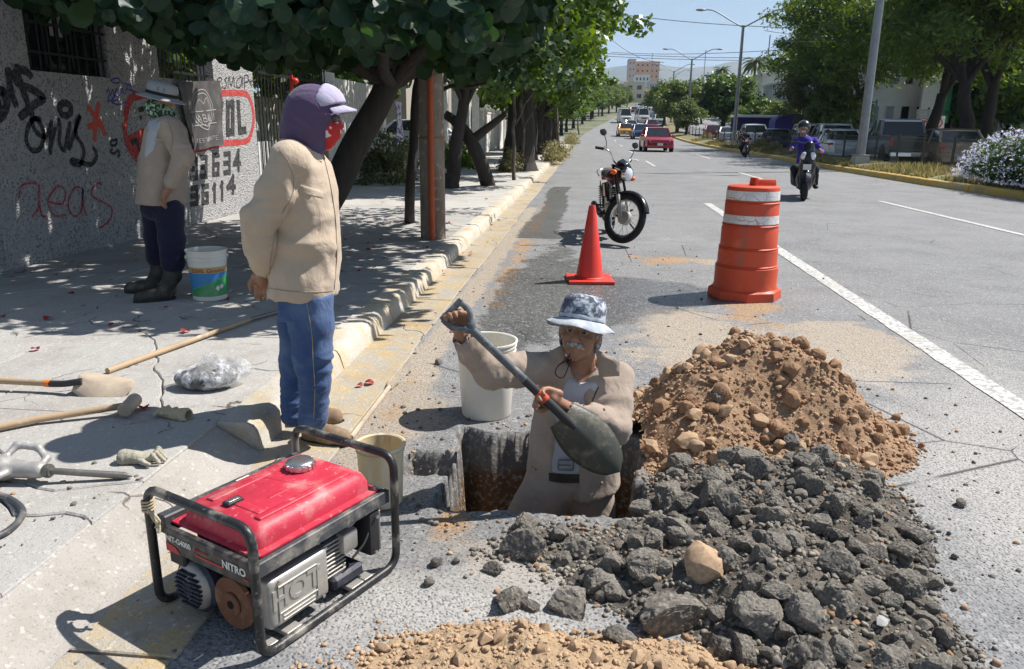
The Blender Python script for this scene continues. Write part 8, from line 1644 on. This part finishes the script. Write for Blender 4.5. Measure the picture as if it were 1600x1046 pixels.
# shovel in his hands
sv = thing('shovel', 'dark olive round shovel held diagonally by the man in the hole', 'shovel', gL)
OLIVE = dirty('olive_shovel_paint', (.05, .053, .042), .42, (.26, .22, .16), .6, scale=9); SHF = dirty('grey_shaft', (.10, .11, .12), .45, (.4, .38, .35), .5, scale=20)
mb = MB(); mb.tube([shS, shS.lerp(shB, .55)], .0165, 12); obj('shaft', mb, SHF, sv, world=True, smooth=50); mb = MB(); mb.tube([shS.lerp(shB, .55), shS.lerp(shB, .69)], .018, 12); mb.tube([shS.lerp(shB, .78), shS.lerp(shB, .97), shB+sdir*.05], [.0185, .0185, .013], 12); obj('socket', mb, BPL, sv, world=True, smooth=50)
mb = MB(); mb.tube([shS.lerp(shB, .69), shS.lerp(shB, .78)], .0195, 12); obj('collar', mb, simple('red_orange_collar', (.6, .08, .03), .5), sv, world=True, smooth=50)
pp = sn; mb = MB()
dh = [shS-sdir*.0, shS-sdir*.03+pp*.02, shS-sdir*.06+pp*.042, shS-sdir*.105+pp*.045]; dh2 = [shS-sdir*.0, shS-sdir*.03-pp*.02, shS-sdir*.06-pp*.042, shS-sdir*.105-pp*.045]
for q in (dh, dh2): mb.tube(smooth_path(q, 4), [.0165]*4+[.0125]*9, 10)
mb.tube([dh[-1]+pp*.006, dh2[-1]-pp*.006], .0125, 10); obj('d_handle', mb, SHF, sv, world=True, smooth=50)
vcam = -Vector(_ray(930, 690)).normalized(); blade('blade', shB-sdir*.012, (sdir*1.0+F_A*-.05), sdir.cross(vcam), .31, .097, OLIVE, sv, .05, .42)
# ---------- man by the wall ----------
dC = FD(G(262, 461, .13))+.0; C_p = lambda px, py, d=0.0: CP(px, py, dC+d)
pC = thing('person', 'person in grey hat and camouflage face mask standing in the shade by the graffiti wall', 'person', G(262, 461, .13))
hC = C_p(251, 160); fC = (R_A*-.95+F_A*-.25).normalized(); nC = [C_p(262, 198, -.15), C_p(288, 245, -.17), C_p(265, 292, -.19)]; fCs = [C_p(258, 196, .15), C_p(232, 250, .16), C_p(222, 290, .05)]
sd = SDF(*bbox([hC, C_p(262, 461), nC[1], fCs[1], C_p(230, 400)], .17), .0105); face(sd, hC, fC, UP, .97); sd.cap(C_p(255, 180), C_p(260, 200), .055, .06, .02); sd.chain([C_p(258, 215), C_p(255, 260), C_p(254, 315)], [.12, .12, .125], .05); sd.chain(nC, [.05, .04, .03], .02); sd.chain(fCs, [.05, .04, .03], .02)
sd.chain([C_p(263, 325, -.07), C_p(267, 390, -.08), C_p(268, 455, -.08)], [.08, .055, .04], .03); sd.chain([C_p(245, 325, .08), C_p(246, 385, .08), C_p(246, 445, .1)], [.08, .055, .04], .03)
hand(sd, nC[2], C_p(258, 303, -.19), (R_A*-.5-UP*.9), F_A*.9, .6, 1.05); hand(sd, fCs[2], C_p(220, 300, .05), (-UP+R_A*-.1), F_A, .6, 1.0); body('body', sd, SKIN, pC, 1)
sd = SDF(*bbox([C_p(255, 320), C_p(262, 420), C_p(230, 380)], .2), .011); sd.ell(C_p(254, 325), (.15, .16, .1), None, .04); sd.chain([C_p(264, 330, -.08), C_p(268, 372, -.09), C_p(270, 412, -.08)], [.105, .09, .085], .03); sd.chain([C_p(244, 330, .08), C_p(246, 370, .09), C_p(247, 402, .1)], [.105, .09, .085], .03); body('trousers', sd, NVT, pC, 1, creases([(C_p(267, 375, -.1), .12, .01, (8, 8, 26))], .004))
shoe(pC, G(270, 468, SWZ), R_A*-.8-F_A*.45, .27, BOOT, 'rubber_boot', shaft=[C_p(270, 430, -.08), C_p(271, 402, -.08)]); shoe(pC, G(252, 456, SWZ), R_A*-.95-F_A*.2, .27, BOOT, 'rubber_boot', shaft=[C_p(249, 425, .1), C_p(248, 394, .1)])
sd = SDF(*bbox([C_p(258, 200), nC[1], nC[2], fCs[1], fCs[2], C_p(255, 330)], .22), .0105)
sd.col([(C_p(258, 186), .08, .10), (C_p(260, 203), .12, .165), (C_p(259, 235), .14, .18), (C_p(256, 275), .148, .18), (C_p(252, 330), .168, .195)], rot=YAW-.2)
sd.chain(nC[:2]+[nC[1].lerp(nC[2], .85)], [.074, .068, .048], .018); sd.chain(fCs[:2]+[fCs[1].lerp(fCs[2], .85)], [.074, .068, .048], .018); sd.cap(C_p(255, 195), C_p(250, 170), .068, .07, 0, sub=True); sd.plane(C_p(255, 319), (R_A*-.03-UP).normalized())
body('jacket', sd, KHB, pC, 2, creases([(nC[1], .12, .014, (10, 10, 20)), (C_p(265, 290, -.2), .1, .01, (8, 8, 24))], .005, seed=5))
bpy.context.view_layer.update(); jc = [c for c in pC.children if c.name.startswith('jacket')][0]; patch_on(jc, 'shirt_front', [(232, 190), (254, 182), (240, 235), (224, 250)], GTS, pC, .008, 6, dC-.10)
patch_on(jc, 'pocket_flap', [(240, 213), (256, 217), (255, 224), (238, 221)], KHB, pC, .008); draw_on(jc, 'armhole_seam', [(262, 190), (270, 215), (264, 245)], .003, THK, pC)
sd = SDF(*bbox([hC], .2), .007); sd.ell(hC+fC*.02-UP*.045, (.092, .092, .085), None, .03); sd.ell(hC-UP*.10-fC*.01, (.085, .085, .07), None, .03); sd.plane(hC+UP*.005, (fC*-.35+UP).normalized()); body('face_mask', sd, CAMO, pC, 2, lambda V: .005*ridge_n(V, (10, 10, 18)))
hh = thing('boonie_hat', None, None); hh.parent = pC; hh.matrix_basis = root_matrix(pC).inverted() @ Matrix.Translation(hC+UP*.045-fC*.012) @ Matrix.Rotation(.22, 4, F_A)
BH = cloth('grey_hat_cloth', (.33, .33, .34), (.26, .26, .27)); mb = MB(); mb.lathe([(.098, 0), (.097, .05), (.088, .085), (.05, .097), (0, .099)], 30, cap0=False, cap1=False, sy=1.0, sx=1.12); obj('crown', mb, BH, hh, smooth=60); mb = MB(); mb.lathe([(.096, 0), (.125, -.008), (.155, -.022), (.155, -.027), (.12, -.013), (.094, -.006)], 30, cap0=False, cap1=False, sx=1.12); obj('brim', mb, BH, hh, smooth=60); mb = MB(); mb.lathe([(.0995, .002), (.1, .025)], 30, cap0=False, cap1=False, sx=1.12); obj('band', mb, DARK, hh, smooth=60)
for k in range(4): mb = MB(); mb.ball((.06+.0*k, -.088+.0*k, .04+.014*k) if k < 2 else (.02, -.099, .012+.014*k), .004, 6, 5); obj('eyelet', mb, DARK, hh)
# ---------- riders ----------
def rider(lab, t_loc, d, k_, pxs, shirt, helm, vox):
    t = thing('person', lab, 'person', t_loc); c = lambda p, dd=0.0: CP(p[0], p[1], d+dd); H_ = pxs
    sd = SDF(*bbox([c(H_['head']), c(H_['kn'][0]), c(H_['kn'][1]), c(H_['ft'][0], -.1), c(H_['ft'][1], -.1), c(H_['hd'][0], -.5), c(H_['hd'][1], -.5), c(H_['hip'], .25)], .17), vox)
    hd = c(H_['head']); face(sd, hd, Vector((-hd.x, -hd.y, 0)), UP, 1.0); sd.cap(hd-UP*.1, c(H_['chest'], .03), .055, .09, .03); sd.chain([c(H_['chest'], .03), c(H_['hip'], .2)], [.12, .13], .04)
    for i in (0, 1):
        s_ = c(H_['sh'][i], .02); sd.chain([s_, c(H_['el'][i], -.12), c(H_['hd'][i], -.4)], [.05, .042, .032], .02); sd.cap(c(H_['hd'][i], -.4), c(H_['hd'][i], -.46), .038, .034, .01); sd.chain([c(H_['hip'], .15), c(H_['kn'][i], -.25), c(H_['ft'][i], -.05)], [.08, .06, .04], .02)
    body('body', sd, SKIN, t, 1)
    sd = SDF(*bbox([c(H_['chest']), c(H_['hip'], .2), c(H_['el'][0], -.15), c(H_['el'][1], -.15), c(H_['sh'][0]), c(H_['sh'][1])], .18), vox); sd.chain([c(H_['chest'], .02), c(H_['hip'], .18)], [.14, .165], .04); sd.cap(c(H_['sh'][0], .02), c(H_['sh'][1], .02), .06, .06, .04)
    for i in (0, 1): sd.chain([c(H_['sh'][i], .02), c(H_['el'][i], -.12)], [.066, .056], .02)
    body('shirt', sd, shirt, t, 1, creases([], .008))
    sd = SDF(*bbox([c(H_['hip'], .2), c(H_['kn'][0], -.25), c(H_['kn'][1], -.25), c(H_['ft'][0]), c(H_['ft'][1])], .15), vox)
    for i in (0, 1): sd.chain([c(H_['hip'], .15), c(H_['kn'][i], -.25), c(H_['ft'][i], -.05)+UP*.06], [.11, .088, .06], .03)
    body('trousers', sd, H_['tr'], t, 1, creases([], .006))
    for i in (0, 1): q = c(H_['ft'][i], -.05); mb = MB(); mb.ball(q+Vector((0, -.06, 0)), (.05, .13, .045), 10, 8); obj('shoe', mb, BPL, t, world=True, smooth=60)
    mb = MB(); mb.ball(hd+UP*.03, (.132, .15, .142), 22, 14); mb.v = [v if v.z > hd.z-.10 else Vector((v.x, v.y, hd.z-.10)) for v in mb.v]; o = obj('helmet', mb, helm, t, world=True, smooth=60)
    vz = Vector((-hd.x, -hd.y, 0)).normalized(); mb = MB(); mb.ball(hd+vz*.075-UP*.005, (.095, .095, .062), 16, 10); obj('face_opening', mb, SKIN, t, world=True, smooth=60)
    mb = MB(); mb.ball(hd+vz*.10-UP*.058, (.055, .055, .03), 12, 8); obj('mask', mb, simple('pale_mask', (.5, .55, .55), .8), t, world=True, smooth=60)
    for e in (-1, 1): mb = MB(); mb.ball(hd+vz*.165+R_A*.033*e+UP*.01, (.014, .01, .008), 8, 6); obj('eye', mb, BPL, t, world=True, smooth=60)
    return t
BLK_H = paint('black_helmet', (.02, .02, .022), .1); ROY = cloth('royal_blue_jersey', (.05, .035, .33), (.035, .025, .25)); d1 = 16.7
rider('person in royal blue shirt and black open helmet riding the dark scooter', G(1252, 305, 0), d1, 1, dict(head=(1256, 201), chest=(1258, 222), hip=(1256, 262), sh=[(1245, 220), (1272, 220)], el=[(1236, 234), (1285, 238)], hd=[(1238, 232), (1281, 235)], kn=[(1242, 264), (1273, 264)], ft=[(1247, 292), (1273, 292)], tr=DARK), ROY, BLK_H, .013)
def scooter(lab, loc, rz, col, s_=1.0):
    t = thing('scooter', lab, 'scooter', loc, rz); t.scale = (s_,)*3
    for x, nm in ((.62, 'front_wheel'), (-.60, 'rear_wheel')):
        w_ = thing(nm, None, None); w_.parent = t; w_.location = (x, 0, .25); mb = MB(); mb.tube([(.19*math.cos(a), 0, .19*math.sin(a)) for a in [2*math.pi*k/28 for k in range(28)]], .062, 10, closed=True); obj('tyre', mb, RUB, w_, smooth=60); mb = MB(); mb.lathe([(.14, -.04), (.14, .04)], 20, axis='y'); obj('rim', mb, DGR, w_, smooth=40)
    sd = SDF((-.95, -.32, .1), (.95, .32, 1.15), .014); sd.chain([(.50, 0, .98), (.56, 0, .78), (.50, 0, .55)], [.09, .13, .11], .05).chain([(.46, 0, .62), (.36, 0, .38), (.18, 0, .27)], [.15, .16, .13], .05).chain([(.2, 0, .27), (-.15, 0, .27)], [.13, .13], .03).chain([(-.12, 0, .45), (-.45, 0, .58), (-.80, 0, .66)], [.16, .17, .09], .04); sd.cap((.62, 0, .50), (.78, 0, .42), .075, .05, .03)
    V, F = sd.mesh(); raw_mesh('fairing', relax(V, F, 2), F, col, t)
    sd = SDF((-.75, -.2, .65), (.1, .2, .9), .014); sd.chain([(-.05, 0, .74), (-.35, 0, .76), (-.62, 0, .82)], [.09, .11, .08], .03); V, F = sd.mesh(); raw_mesh('seat', relax(V, F, 2), F, SEATV, t)
    for e in (-1, 1):
        mb = MB(); mb.ball((.645, e*.065, .80), (.05, .065, .075), 12, 8); obj('headlight', mb, HLG, t, smooth=60); mb = MB(); mb.tube([(.50, e*.03, 1.0), (.46, e*.2, 1.04), (.40, e*.34, 1.03)], .014, 8); obj('handlebar', mb, BPL, t, smooth=60); mb = MB(); mb.tube([(.45, e*.22, 1.05), (.47, e*.28, 1.2)], .007, 6); mb.ball((.47, e*.30, 1.24), (.02, .06, .04), 10, 6); obj('mirror', mb, BPL, t, smooth=60)
        mb = MB(); mb.tube([(.62, e*.085, .25), (.52, e*.085, .6)], .022, 8); obj('fork', mb, DGR, t, smooth=60)
    mb = MB(); secs = [[(.62+(.29+q)*math.cos(a), y, .25+(.29+q)*math.sin(a)) for y, q in ((-.08, -.03), (0, .02), (.08, -.03))] for a in [math.radians(20+13*k) for k in range(11)]]; loft(mb, secs, False); obj('front_fender', mb, col, t, smooth=60)
    mb = MB(); mb.tube([(-.2, -.16, .22), (-.35, -.2, .26), (-.82, -.22, .42)], [.025, .055, .06], 12); obj('muffler', mb, DGR, t, smooth=50); mb = MB(); mb.box((.70, -.07, .56), (.72, .07, .66)); obj('number_plate', mb, PLT, t); mb = MB(); mb.box((-.86, -.06, .6), (-.82, .06, .68)); obj('tail_light', mb, TLG, t)
    return t
g1 = G(1255, 309, 0); scooter('black and silver scooter ridden towards the camera past the orange drum', (g1.x-.03, g1.y-.1, 0), math.radians(-104), simple('scooter_black', (.02, .02, .024), .25, .2), 1.12)
d2 = 41; P2 = lambda x, y: (1163+(x-1256)*.405, 204+(y-201)*.41)
hx_ = dict(head=P2(1256, 201), chest=P2(1257, 224), hip=P2(1256, 262), sh=[P2(1243, 221), P2(1271, 221)], el=[P2(1234, 240), P2(1284, 240)], hd=[P2(1236, 240), P2(1278, 240)], kn=[P2(1242, 264), P2(1271, 264)], ft=[P2(1247, 292), P2(1270, 292)], tr=DARK)
rider('person in dark jacket on the small red motorcycle farther down the road', G(1163, 247, 0), d2, 1, hx_, cloth('dark_navy_jacket', (.03, .03, .05)), BLK_H, .02)
g2 = CP(1163, 240, d2); motorcycle('red motorcycle ridden towards the camera near the median kerb', (g2.x, g2.y-.15, 0), math.radians(-97), 0, 0, PNT['red'])
# ============ rubble ============
def dirt_mat(name, c, c2, c3, rnd=.5, bump=.0016, sc=8):
    m = M(name, c, .95, 0, .15); m.rnd(c2, rnd); m.var(c3, sc, .42, .68, 8, amt=.75); m.mix(m.ramp(m.noise(70, 4), .55, .7, 0, .6), tuple(x*.62 for x in c)); m.bump(m.noise(sc*6, 8, .7), bump); m.bump(m.noise(220, 3), bump*.25); return m
TAN = dirt_mat('dry_tan_clod', (.46, .315, .20), (.54, .395, .27), (.34, .22, .135)).done(); BRN = dirt_mat('red_brown_clod', (.33, .20, .12), (.42, .27, .17), (.20, .11, .065)).done()
DRK = dirt_mat('dark_asphalt_rubble', (.10, .092, .083), (.20, .183, .16), (.36, .32, .265), .9, .0022, 7)
ob = N(DRK.t, 'ShaderNodeTexVoronoi'); ob.inputs['Scale'].default_value = 40; DRK.t.links.new(DRK.co, ob.inputs['Vector']); DRK.mix(DRK.ramp(DRK.math('MULTIPLY', ob.outputs['Distance'], 1.0), .0, .28, .45, 0), (.30, .29, .27)); DRK = DRK.done()
DRK0 = simple('dark_rubble_bed', (.095, .082, .068), .95, dirt=(.24, .205, .165), scale=14, bump=.012, bscale=60); BRN0 = simple('brown_soil_bed', (.30, .185, .11), .95, dirt=(.42, .29, .18), scale=10, bump=.012, bscale=50); TAN0 = simple('tan_soil_bed', (.40, .28, .17), .95, dirt=(.5, .38, .25), scale=12, bump=.012, bscale=60); WHC = simple('white_stone', (.62, .61, .60), .8, bump=.004)
def gb(X, Y, cx, cy, sx, sy, a, p=2.0): return a*np.exp(-np.abs((X-cx)/sx)**p-np.abs((Y-cy)/sy)**p)
def hbrown(X, Y): return gb(X, Y, .88, 3.72, .40, .36, .46)+gb(X, Y, 1.20, 3.50, .24, .26, .14)+gb(X, Y, .50, 3.45, .26, .36, .19)+gb(X, Y, .75, 3.2, .40, .2, .07)-.035
def hdark(X, Y): return gb(X, Y, .76, 2.74, .42, .34, .17, 3)+gb(X, Y, .50, 2.25, .46, .26, .10, 3)+gb(X, Y, .76, 2.0, .34, .3, .09, 3)+gb(X, Y, 1.05, 2.95, .2, .16, .07)+gb(X, Y, .0, 2.42, .3, .16, .05)-.035
def hnear(X, Y): return gb(X, Y, .05, 1.70, .50, .20, .10, 2.5)+gb(X, Y, -.22, 1.86, .14, .08, .03)-.022
def mound(name, lab, hf, x0, x1, y0, y1, mat, res=.011, amp=.034):
    def zf(X, Y): h = hf(X, Y); P = np.stack([X, Y, X*0], -1); return h+amp*(fbm(P*9, 4)+.7*np.maximum(0, fbm(P*26, 3)))*np.clip((h+.03)*18, 0, 1)
    def mk(X, Y): d, _ = hole_field(X, Y); return (hf(X, Y) > -.012) & (d > .0)
    o = grid_sheet(name, np.arange(x0, x1, res), np.arange(y0, y1, res), zf, mat, mask=mk); tag(o, lab, 'soil', kind='stuff'); return zf
zB = mound('soil_heap', 'heap of dug brown soil beside the hole', hbrown, .0, 2.0, 2.7, 4.5, BRN0); zD = mound('rubble_heap', 'bed of broken dark asphalt in front of the hole', hdark, -.5, 1.7, 1.3, 3.4, DRK0); zN = mound('near_soil_heap', 'low heap of tan crumbled soil at the bottom edge', hnear, -.7, .9, 1.2, 2.1, TAN0)
def rock_mesh(seed, sub, kind):
    bm = bmesh.new(); bmesh.ops.create_icosphere(bm, subdivisions=sub, radius=1); r = random.Random(seed); V = np.array([v.co for v in bm.verts])
    V = V*np.array([1, r.uniform(.7, 1), r.uniform(.55, .85)])
    for k in range(14):       # planar fractures
        n = np.array([r.gauss(0, 1) for _ in range(3)]); n /= np.linalg.norm(n); d = r.uniform(.42, .74); q = V@n-d; V = V-np.clip(q, 0, None)[:, None]*n*.97
    nn_ = V/np.linalg.norm(V, axis=1, keepdims=True); a = {'dark': .11, 'tan': .07, 'brown': .09}[kind]
    V = V+nn_*(a*.8*fbm(V*2.6+seed, 4)+a*.6*fbm(V*8+seed, 3)+a*.3*np.abs(fbm(V*22+seed, 2))+(a*.45*np.maximum(0, fbm(V*17+seed, 2)) if kind == 'dark' and sub > 2 else 0))[:, None]
    if sub < 3: V = V*(1+np.array([r.uniform(-.16, .16) for _ in V])[:, None])
    for v, c in zip(bm.verts, V): v.co = c
    me = bpy.data.meshes.new('rock'); bm.to_mesh(me); bm.free(); me.materials.append({'dark': DRK, 'tan': TAN, 'brown': BRN}[kind])
    if sub > 2: me.shade_smooth(); me.set_sharp_from_angle(angle=math.radians(24))
    return me
RK = {k: {'s': [rock_mesh(q+i*40, 2, k) for q in range(5)], 'm': [rock_mesh(q+9+i*40, 3, k) for q in range(8)], 'l': [rock_mesh(q+20+i*40, 5 if k == 'dark' else 4, k) for q in range(6)]} for i, k in enumerate(('dark', 'tan', 'brown'))}
def rock(kind, p, r, lab, name='rock', group=None, sc=None, rot=None, cat='stone'):
    t = 'l' if r > .035 else ('m' if r > .012 else 's'); me = random.choice(RK[kind][t]); o = bpy.data.objects.new(name, me); link(o); o.location = p; s_ = sc or (1, random.uniform(.85, 1.1), random.uniform(.8, 1.05)); o.scale = tuple(r*x for x in s_)
    o.rotation_euler = rot or (random.uniform(-.5, .5), random.uniform(-.5, .5), random.uniform(0, 6.3)); tag(o, lab, cat, group); return o
def hit(px, py):        # pixel -> surface of the heaps
    d = _ray(px, py); T = np.linspace(1.0, 6.5, 900); P = CAM+d*T[:, None]; x, y = P[:, 0], P[:, 1]; h = np.maximum(np.maximum(zB(x, y), zD(x, y)), np.maximum(zN(x, y), 0)); i = int(np.argmax(P[:, 2] <= h)); return Vector(P[i])
BIG = [('dark', 1045, 975, .105, 'largest dark asphalt chunk at the bottom of the rubble left of centre'), ('tan', 1108, 895, .088, 'big pale tan boulder lying among the dark chunks'), ('dark', 937, 915, .066, 'dark chunk with a pale dusty flat top left of the biggest one'), ('dark', 822, 870, .082, 'broad dark asphalt slab at the upper left of the rubble'), ('dark', 905, 862, .070, 'dark block just below the front edge of the hole'), ('dark', 798, 945, .066, 'smooth grey rounded chunk at the left end of the rubble'), ('dark', 829, 950, .036, 'knobbly round lump touching the smooth grey chunk'), ('dark', 772, 895, .034, 'small round grey lump at the left rim of the rubble'), ('dark', 890, 950, .075, 'flat tilted slab between the smooth and the pale topped chunks'), ('dark', 1010, 890, .072, 'coarse dark chunk left of the tan boulder'), ('dark', 968, 1000, .048, 'dark chunk under the pale topped one near the tan soil'), ('dark', 1190, 975, .075, 'wide dark slab right of the largest chunk'), ('dark', 1262, 975, .055, 'squarish dark block in the lower right rubble'), ('dark', 1310, 945, .062, 'long dark block right of the squarish one'), ('dark', 1412, 908, .036, 'dark lump standing apart at the right edge of the rubble'), ('dark', 1265, 1030, .080, 'large grey block at the bottom edge of the rubble'), ('dark', 1160, 1022, .060, 'flat slab with a pale edge at the bottom edge'), ('dark', 1003, 800, .055, 'dark lump at the right front corner of the hole'), ('dark', 1060, 835, .065, 'dark lump right of the hole corner'), ('dark', 1140, 800, .075, 'dark crumbly mass in the middle of the rubble'), ('dark', 1210, 850, .060, 'dark slab high in the rubble'), ('dark', 1300, 800, .045, 'greyish slab on the right shoulder of the rubble'), ('dark', 1365, 800, .045, 'flat grey stone at the far right of the rubble'), ('dark', 1330, 860, .05, 'rough dark block left of the flat right stones'), ('brown', 1235, 628, .062, 'big reddish clod near the top right of the brown heap'), ('tan', 1075, 695, .058, 'pale tan block at the foot of the brown heap'), ('tan', 1200, 683, .042, 'flat square pale stone low on the brown heap'), ('dark', 1232, 690, .050, 'grey stone half buried below the flat square one'), ('tan', 1310, 735, .036, 'round yellow tan stone at the lower right of the brown heap'), ('tan', 1185, 660, .045, 'broken tan slab leaning under the reddish clod'), ('brown', 1148, 522, .050, 'brown clod on the very top of the heap'), ('dark', 1120, 625, .045, 'grey dusty stone in the middle of the brown heap')]
for k, px, py, r, lab in BIG:
    p = hit(px, py); w_ = Vector(_ray(px, py)).normalized(); rr2 = r*.62; rock(k, p+Vector((0, 0, rr2*.35))+w_*rr2*.12, r*1.13, lab)
LOOSE = [('dark', 680, 882, .030, 'dark lump on the asphalt left of the rubble'), ('dark', 672, 913, .024, 'black lump on the asphalt lowest left of the rubble'), ('dark', 713, 880, .020, 'dark pebble between the loose lumps left of the rubble'), ('tan', 1308, 580, .030, 'single tan stone on the road right of the heap top'), ('dark', 1500, 790, .028, 'single dark stone on the road right of the rubble'), ('dark', 686, 569, .030, 'dark clod on the asphalt left of the white bucket'), ('dark', 1490, 872, .018, 'small dark stone low on the right road'), ('brown', 1440, 700, .024, 'brown stone rolled off the right foot of the heap'), ('tan', 1425, 680, .016, 'small tan stone right of the heap'), ('brown', 1400, 655, .03, 'brown clod at the far right tip of the heap'), ('dark', 1062, 455, .02, 'small stone left of the drum on the wet asphalt'), ('dark', 1395, 1000, .04, 'dusty clod at the lower right end of the rubble'), ('dark', 575, 655, .012, 'small dark stone next to the steel bar')]
for k, px, py, r, lab in LOOSE: p = G(px, py); rock(k, p+Vector((0, 0, r*.35)), r, lab)
for px, py, r, lab in ((1378, 972, .030, 'flat white stone at the right side of the rubble'), (1026, 812, .020, 'white chip beside the hole corner'), (1293, 858, .010, 'small white chip on the right rubble')):
    p = hit(px, py); o = rock('dark', p-Vector(_ray(px, py)).normalized()*.035, r, lab, sc=(1, .8, .45), rot=(.35, .1, 1)); o.data = o.data.copy(); o.data.materials[0] = WHC
# individual clods and chunks, then the crumbs as stuff
def sample(n, hf, zf, x0, x1, y0, y1, hmin, seed, edge=0.0):
    r_ = np.random.default_rng(seed); out = []
    while len(out) < n:
        x = r_.uniform(x0, x1, 4000); y = r_.uniform(y0, y1, 4000); h = hf(x, y)+.018*fbm(np.stack([x*6, y*6, x*0], -1), 2); d, _ = hole_field(x, y); k = (h > hmin-.012*r_.random(4000)**2) & (d > .01)
        out += list(zip(x[k], y[k], np.maximum(zf(x[k], y[k]), 0)))
    return out[:n]
r_ = random.Random(5); GBR, GDK, GTN = 'brown and tan clods on the soil heap', 'broken dark asphalt lumps in the rubble', 'tan crumbs of the nearest soil heap'
def kindof(x, y): return 'tan' if (x < .72+.25*math.sin(y*9) and r_.random() < .8) or r_.random() < .12 or y < 3.2 else 'brown'
for x, y, z in sample(290, hbrown, zB, .1, 2.0, 2.9, 4.3, .005, 1): r = .015+.042*r_.random()**2.0; k = kindof(x, y); rock(k, Vector((x, y, z+r*.25)), r, 'clod of dug soil on the brown heap', 'clod', GBR, cat='clod')
for x, y, z in sample(290, hdark, zD, -.5, 1.7, 1.6, 3.3, .0, 2): r = .014+.062*r_.random()**2.1; rock('dark', Vector((x, y, z+r*.25)), r, 'rough dark lump in the broken asphalt in front of the hole', 'asphalt_lump', GDK, cat='rubble')
for x, y, z in sample(150, hnear, zN, -.7, .9, 1.3, 1.95, .0, 3): r = .008+.022*r_.random()**1.8; rock('tan', Vector((x, y, z+r*.3)), r, 'tan crumb on the low soil heap at the bottom edge', 'crumb', GTN, cat='clod')
def crumbs(name, lab, pts, rlo, rhi, kinds, mats, par_seed, pw=2.5):
    rg2 = np.random.default_rng(par_seed); base = []
    for i in range(6):
        me = RK[kinds[i % len(kinds)]]['s'][i % 5]; v = np.empty(len(me.vertices)*3); me.vertices.foreach_get('co', v); f = np.empty(len(me.polygons)*3, int); me.polygons.foreach_get('vertices', f); base.append((v.reshape(-1, 3), f.reshape(-1, 3)))
    Vs, Fs, mi = [], [], []; off = 0
    for q, (x, y, z) in enumerate(pts):
        v, f = base[q % 6]; r = rlo+(rhi-rlo)*rg2.random()**pw; a = rg2.random()*6.28; b = rg2.random()*6.28; R1 = np.array([[math.cos(a), -math.sin(a), 0], [math.sin(a), math.cos(a), 0], [0, 0, 1]]) @ np.array([[1, 0, 0], [0, math.cos(b), -math.sin(b)], [0, math.sin(b), math.cos(b)]])
        Vs.append(v @ R1.T*r*np.array([1, 1, .8])+np.array([x, y, z+r*.25])); Fs.append(f+off); off += len(v); mi += [rg2.integers(len(mats)) if len(mats) > 1 else 0]*len(f)
    o = raw_mesh(name, np.concatenate(Vs), np.concatenate(Fs), mats, None, False, midx=mi if len(mats) > 1 else None); tag(o, lab, 'gravel', kind='stuff')
crumbs('soil_crumbs', 'fine brown crumbs covering the soil heap', sample(6500, hbrown, zB, .0, 2.0, 2.8, 4.4, -.008, 11), .003, .016, ['brown', 'tan'], [BRN, BRN, BRN, TAN], 1); crumbs('asphalt_crumbs', 'fine dark crumbs between the asphalt lumps', sample(7000, hdark, zD, -.6, 1.8, 1.4, 3.4, -.012, 12), .003, .016, ['dark'], [DRK]*14+[BRN], 2); crumbs('tan_crumbs', 'fine tan crumbs of the nearest soil heap', sample(3500, hnear, zN, -.75, .95, 1.25, 2.05, -.006, 13), .002, .013, ['tan'], [TAN], 3)
# pebbles scattered over road, gutter and rim of the hole
rg3 = np.random.default_rng(8); P = []
for cx, cy, sx, sy, n in ((1.5, 3.2, .4, .9, 420), (.9, 2.2, .9, .6, 350), (.8, 4.9, .8, .5, 160), (-.6, 3.3, .35, .5, 260), (-1.0, 4.5, .12, 1.5, 260), (-.2, 2.5, .5, .15, 420), (.9, 6.8, .5, .8, 90), (2.0, 2.6, .5, .6, 220), (-1.3, 2.3, .15, .5, 260), (-.1, 3.55, .4, .08, 160), (-1.9, 2.1, .3, .4, 120), (0.6, 8.6, .8, .5, 70)):
    x = rg3.normal(cx, sx, n); y = rg3.normal(cy, sy, n); d, _ = hole_field(x, y); k = (d > .01) & (y > 1.3); P += [(a, b, SWZ if a < -1.6 else 0.0) for a, b in zip(x[k], y[k]) if not -1.6 <= a < -1.45]
crumbs('road_grit', 'loose grit and pebbles scattered over the asphalt and gutter', P, .002, .016, ['dark', 'brown'], [DRK]*6+[BRN, TAN], 4, 3)
# ============ air ============
mb = MB(); mb.box((-3600, -75, -4), (5200, 7050, 620)); hz = obj('haze', mb, [], None); tag(hz, 'pale daylight haze over the whole avenue', 'haze', kind='stuff')
hm_ = bpy.data.materials.new('haze_air'); hm_.use_nodes = True; t_ = hm_.node_tree; t_.nodes.remove(t_.nodes['Principled BSDF']); pv = t_.nodes.new('ShaderNodeVolumePrincipled'); pv.inputs['Color'].default_value = (.58, .75, 1, 1); pv.inputs['Density'].default_value = 0.00014; pv.inputs['Anisotropy'].default_value = .2; t_.links.new(pv.outputs[0], t_.nodes['Material Output'].inputs['Volume']); hz.data.materials.append(hm_)
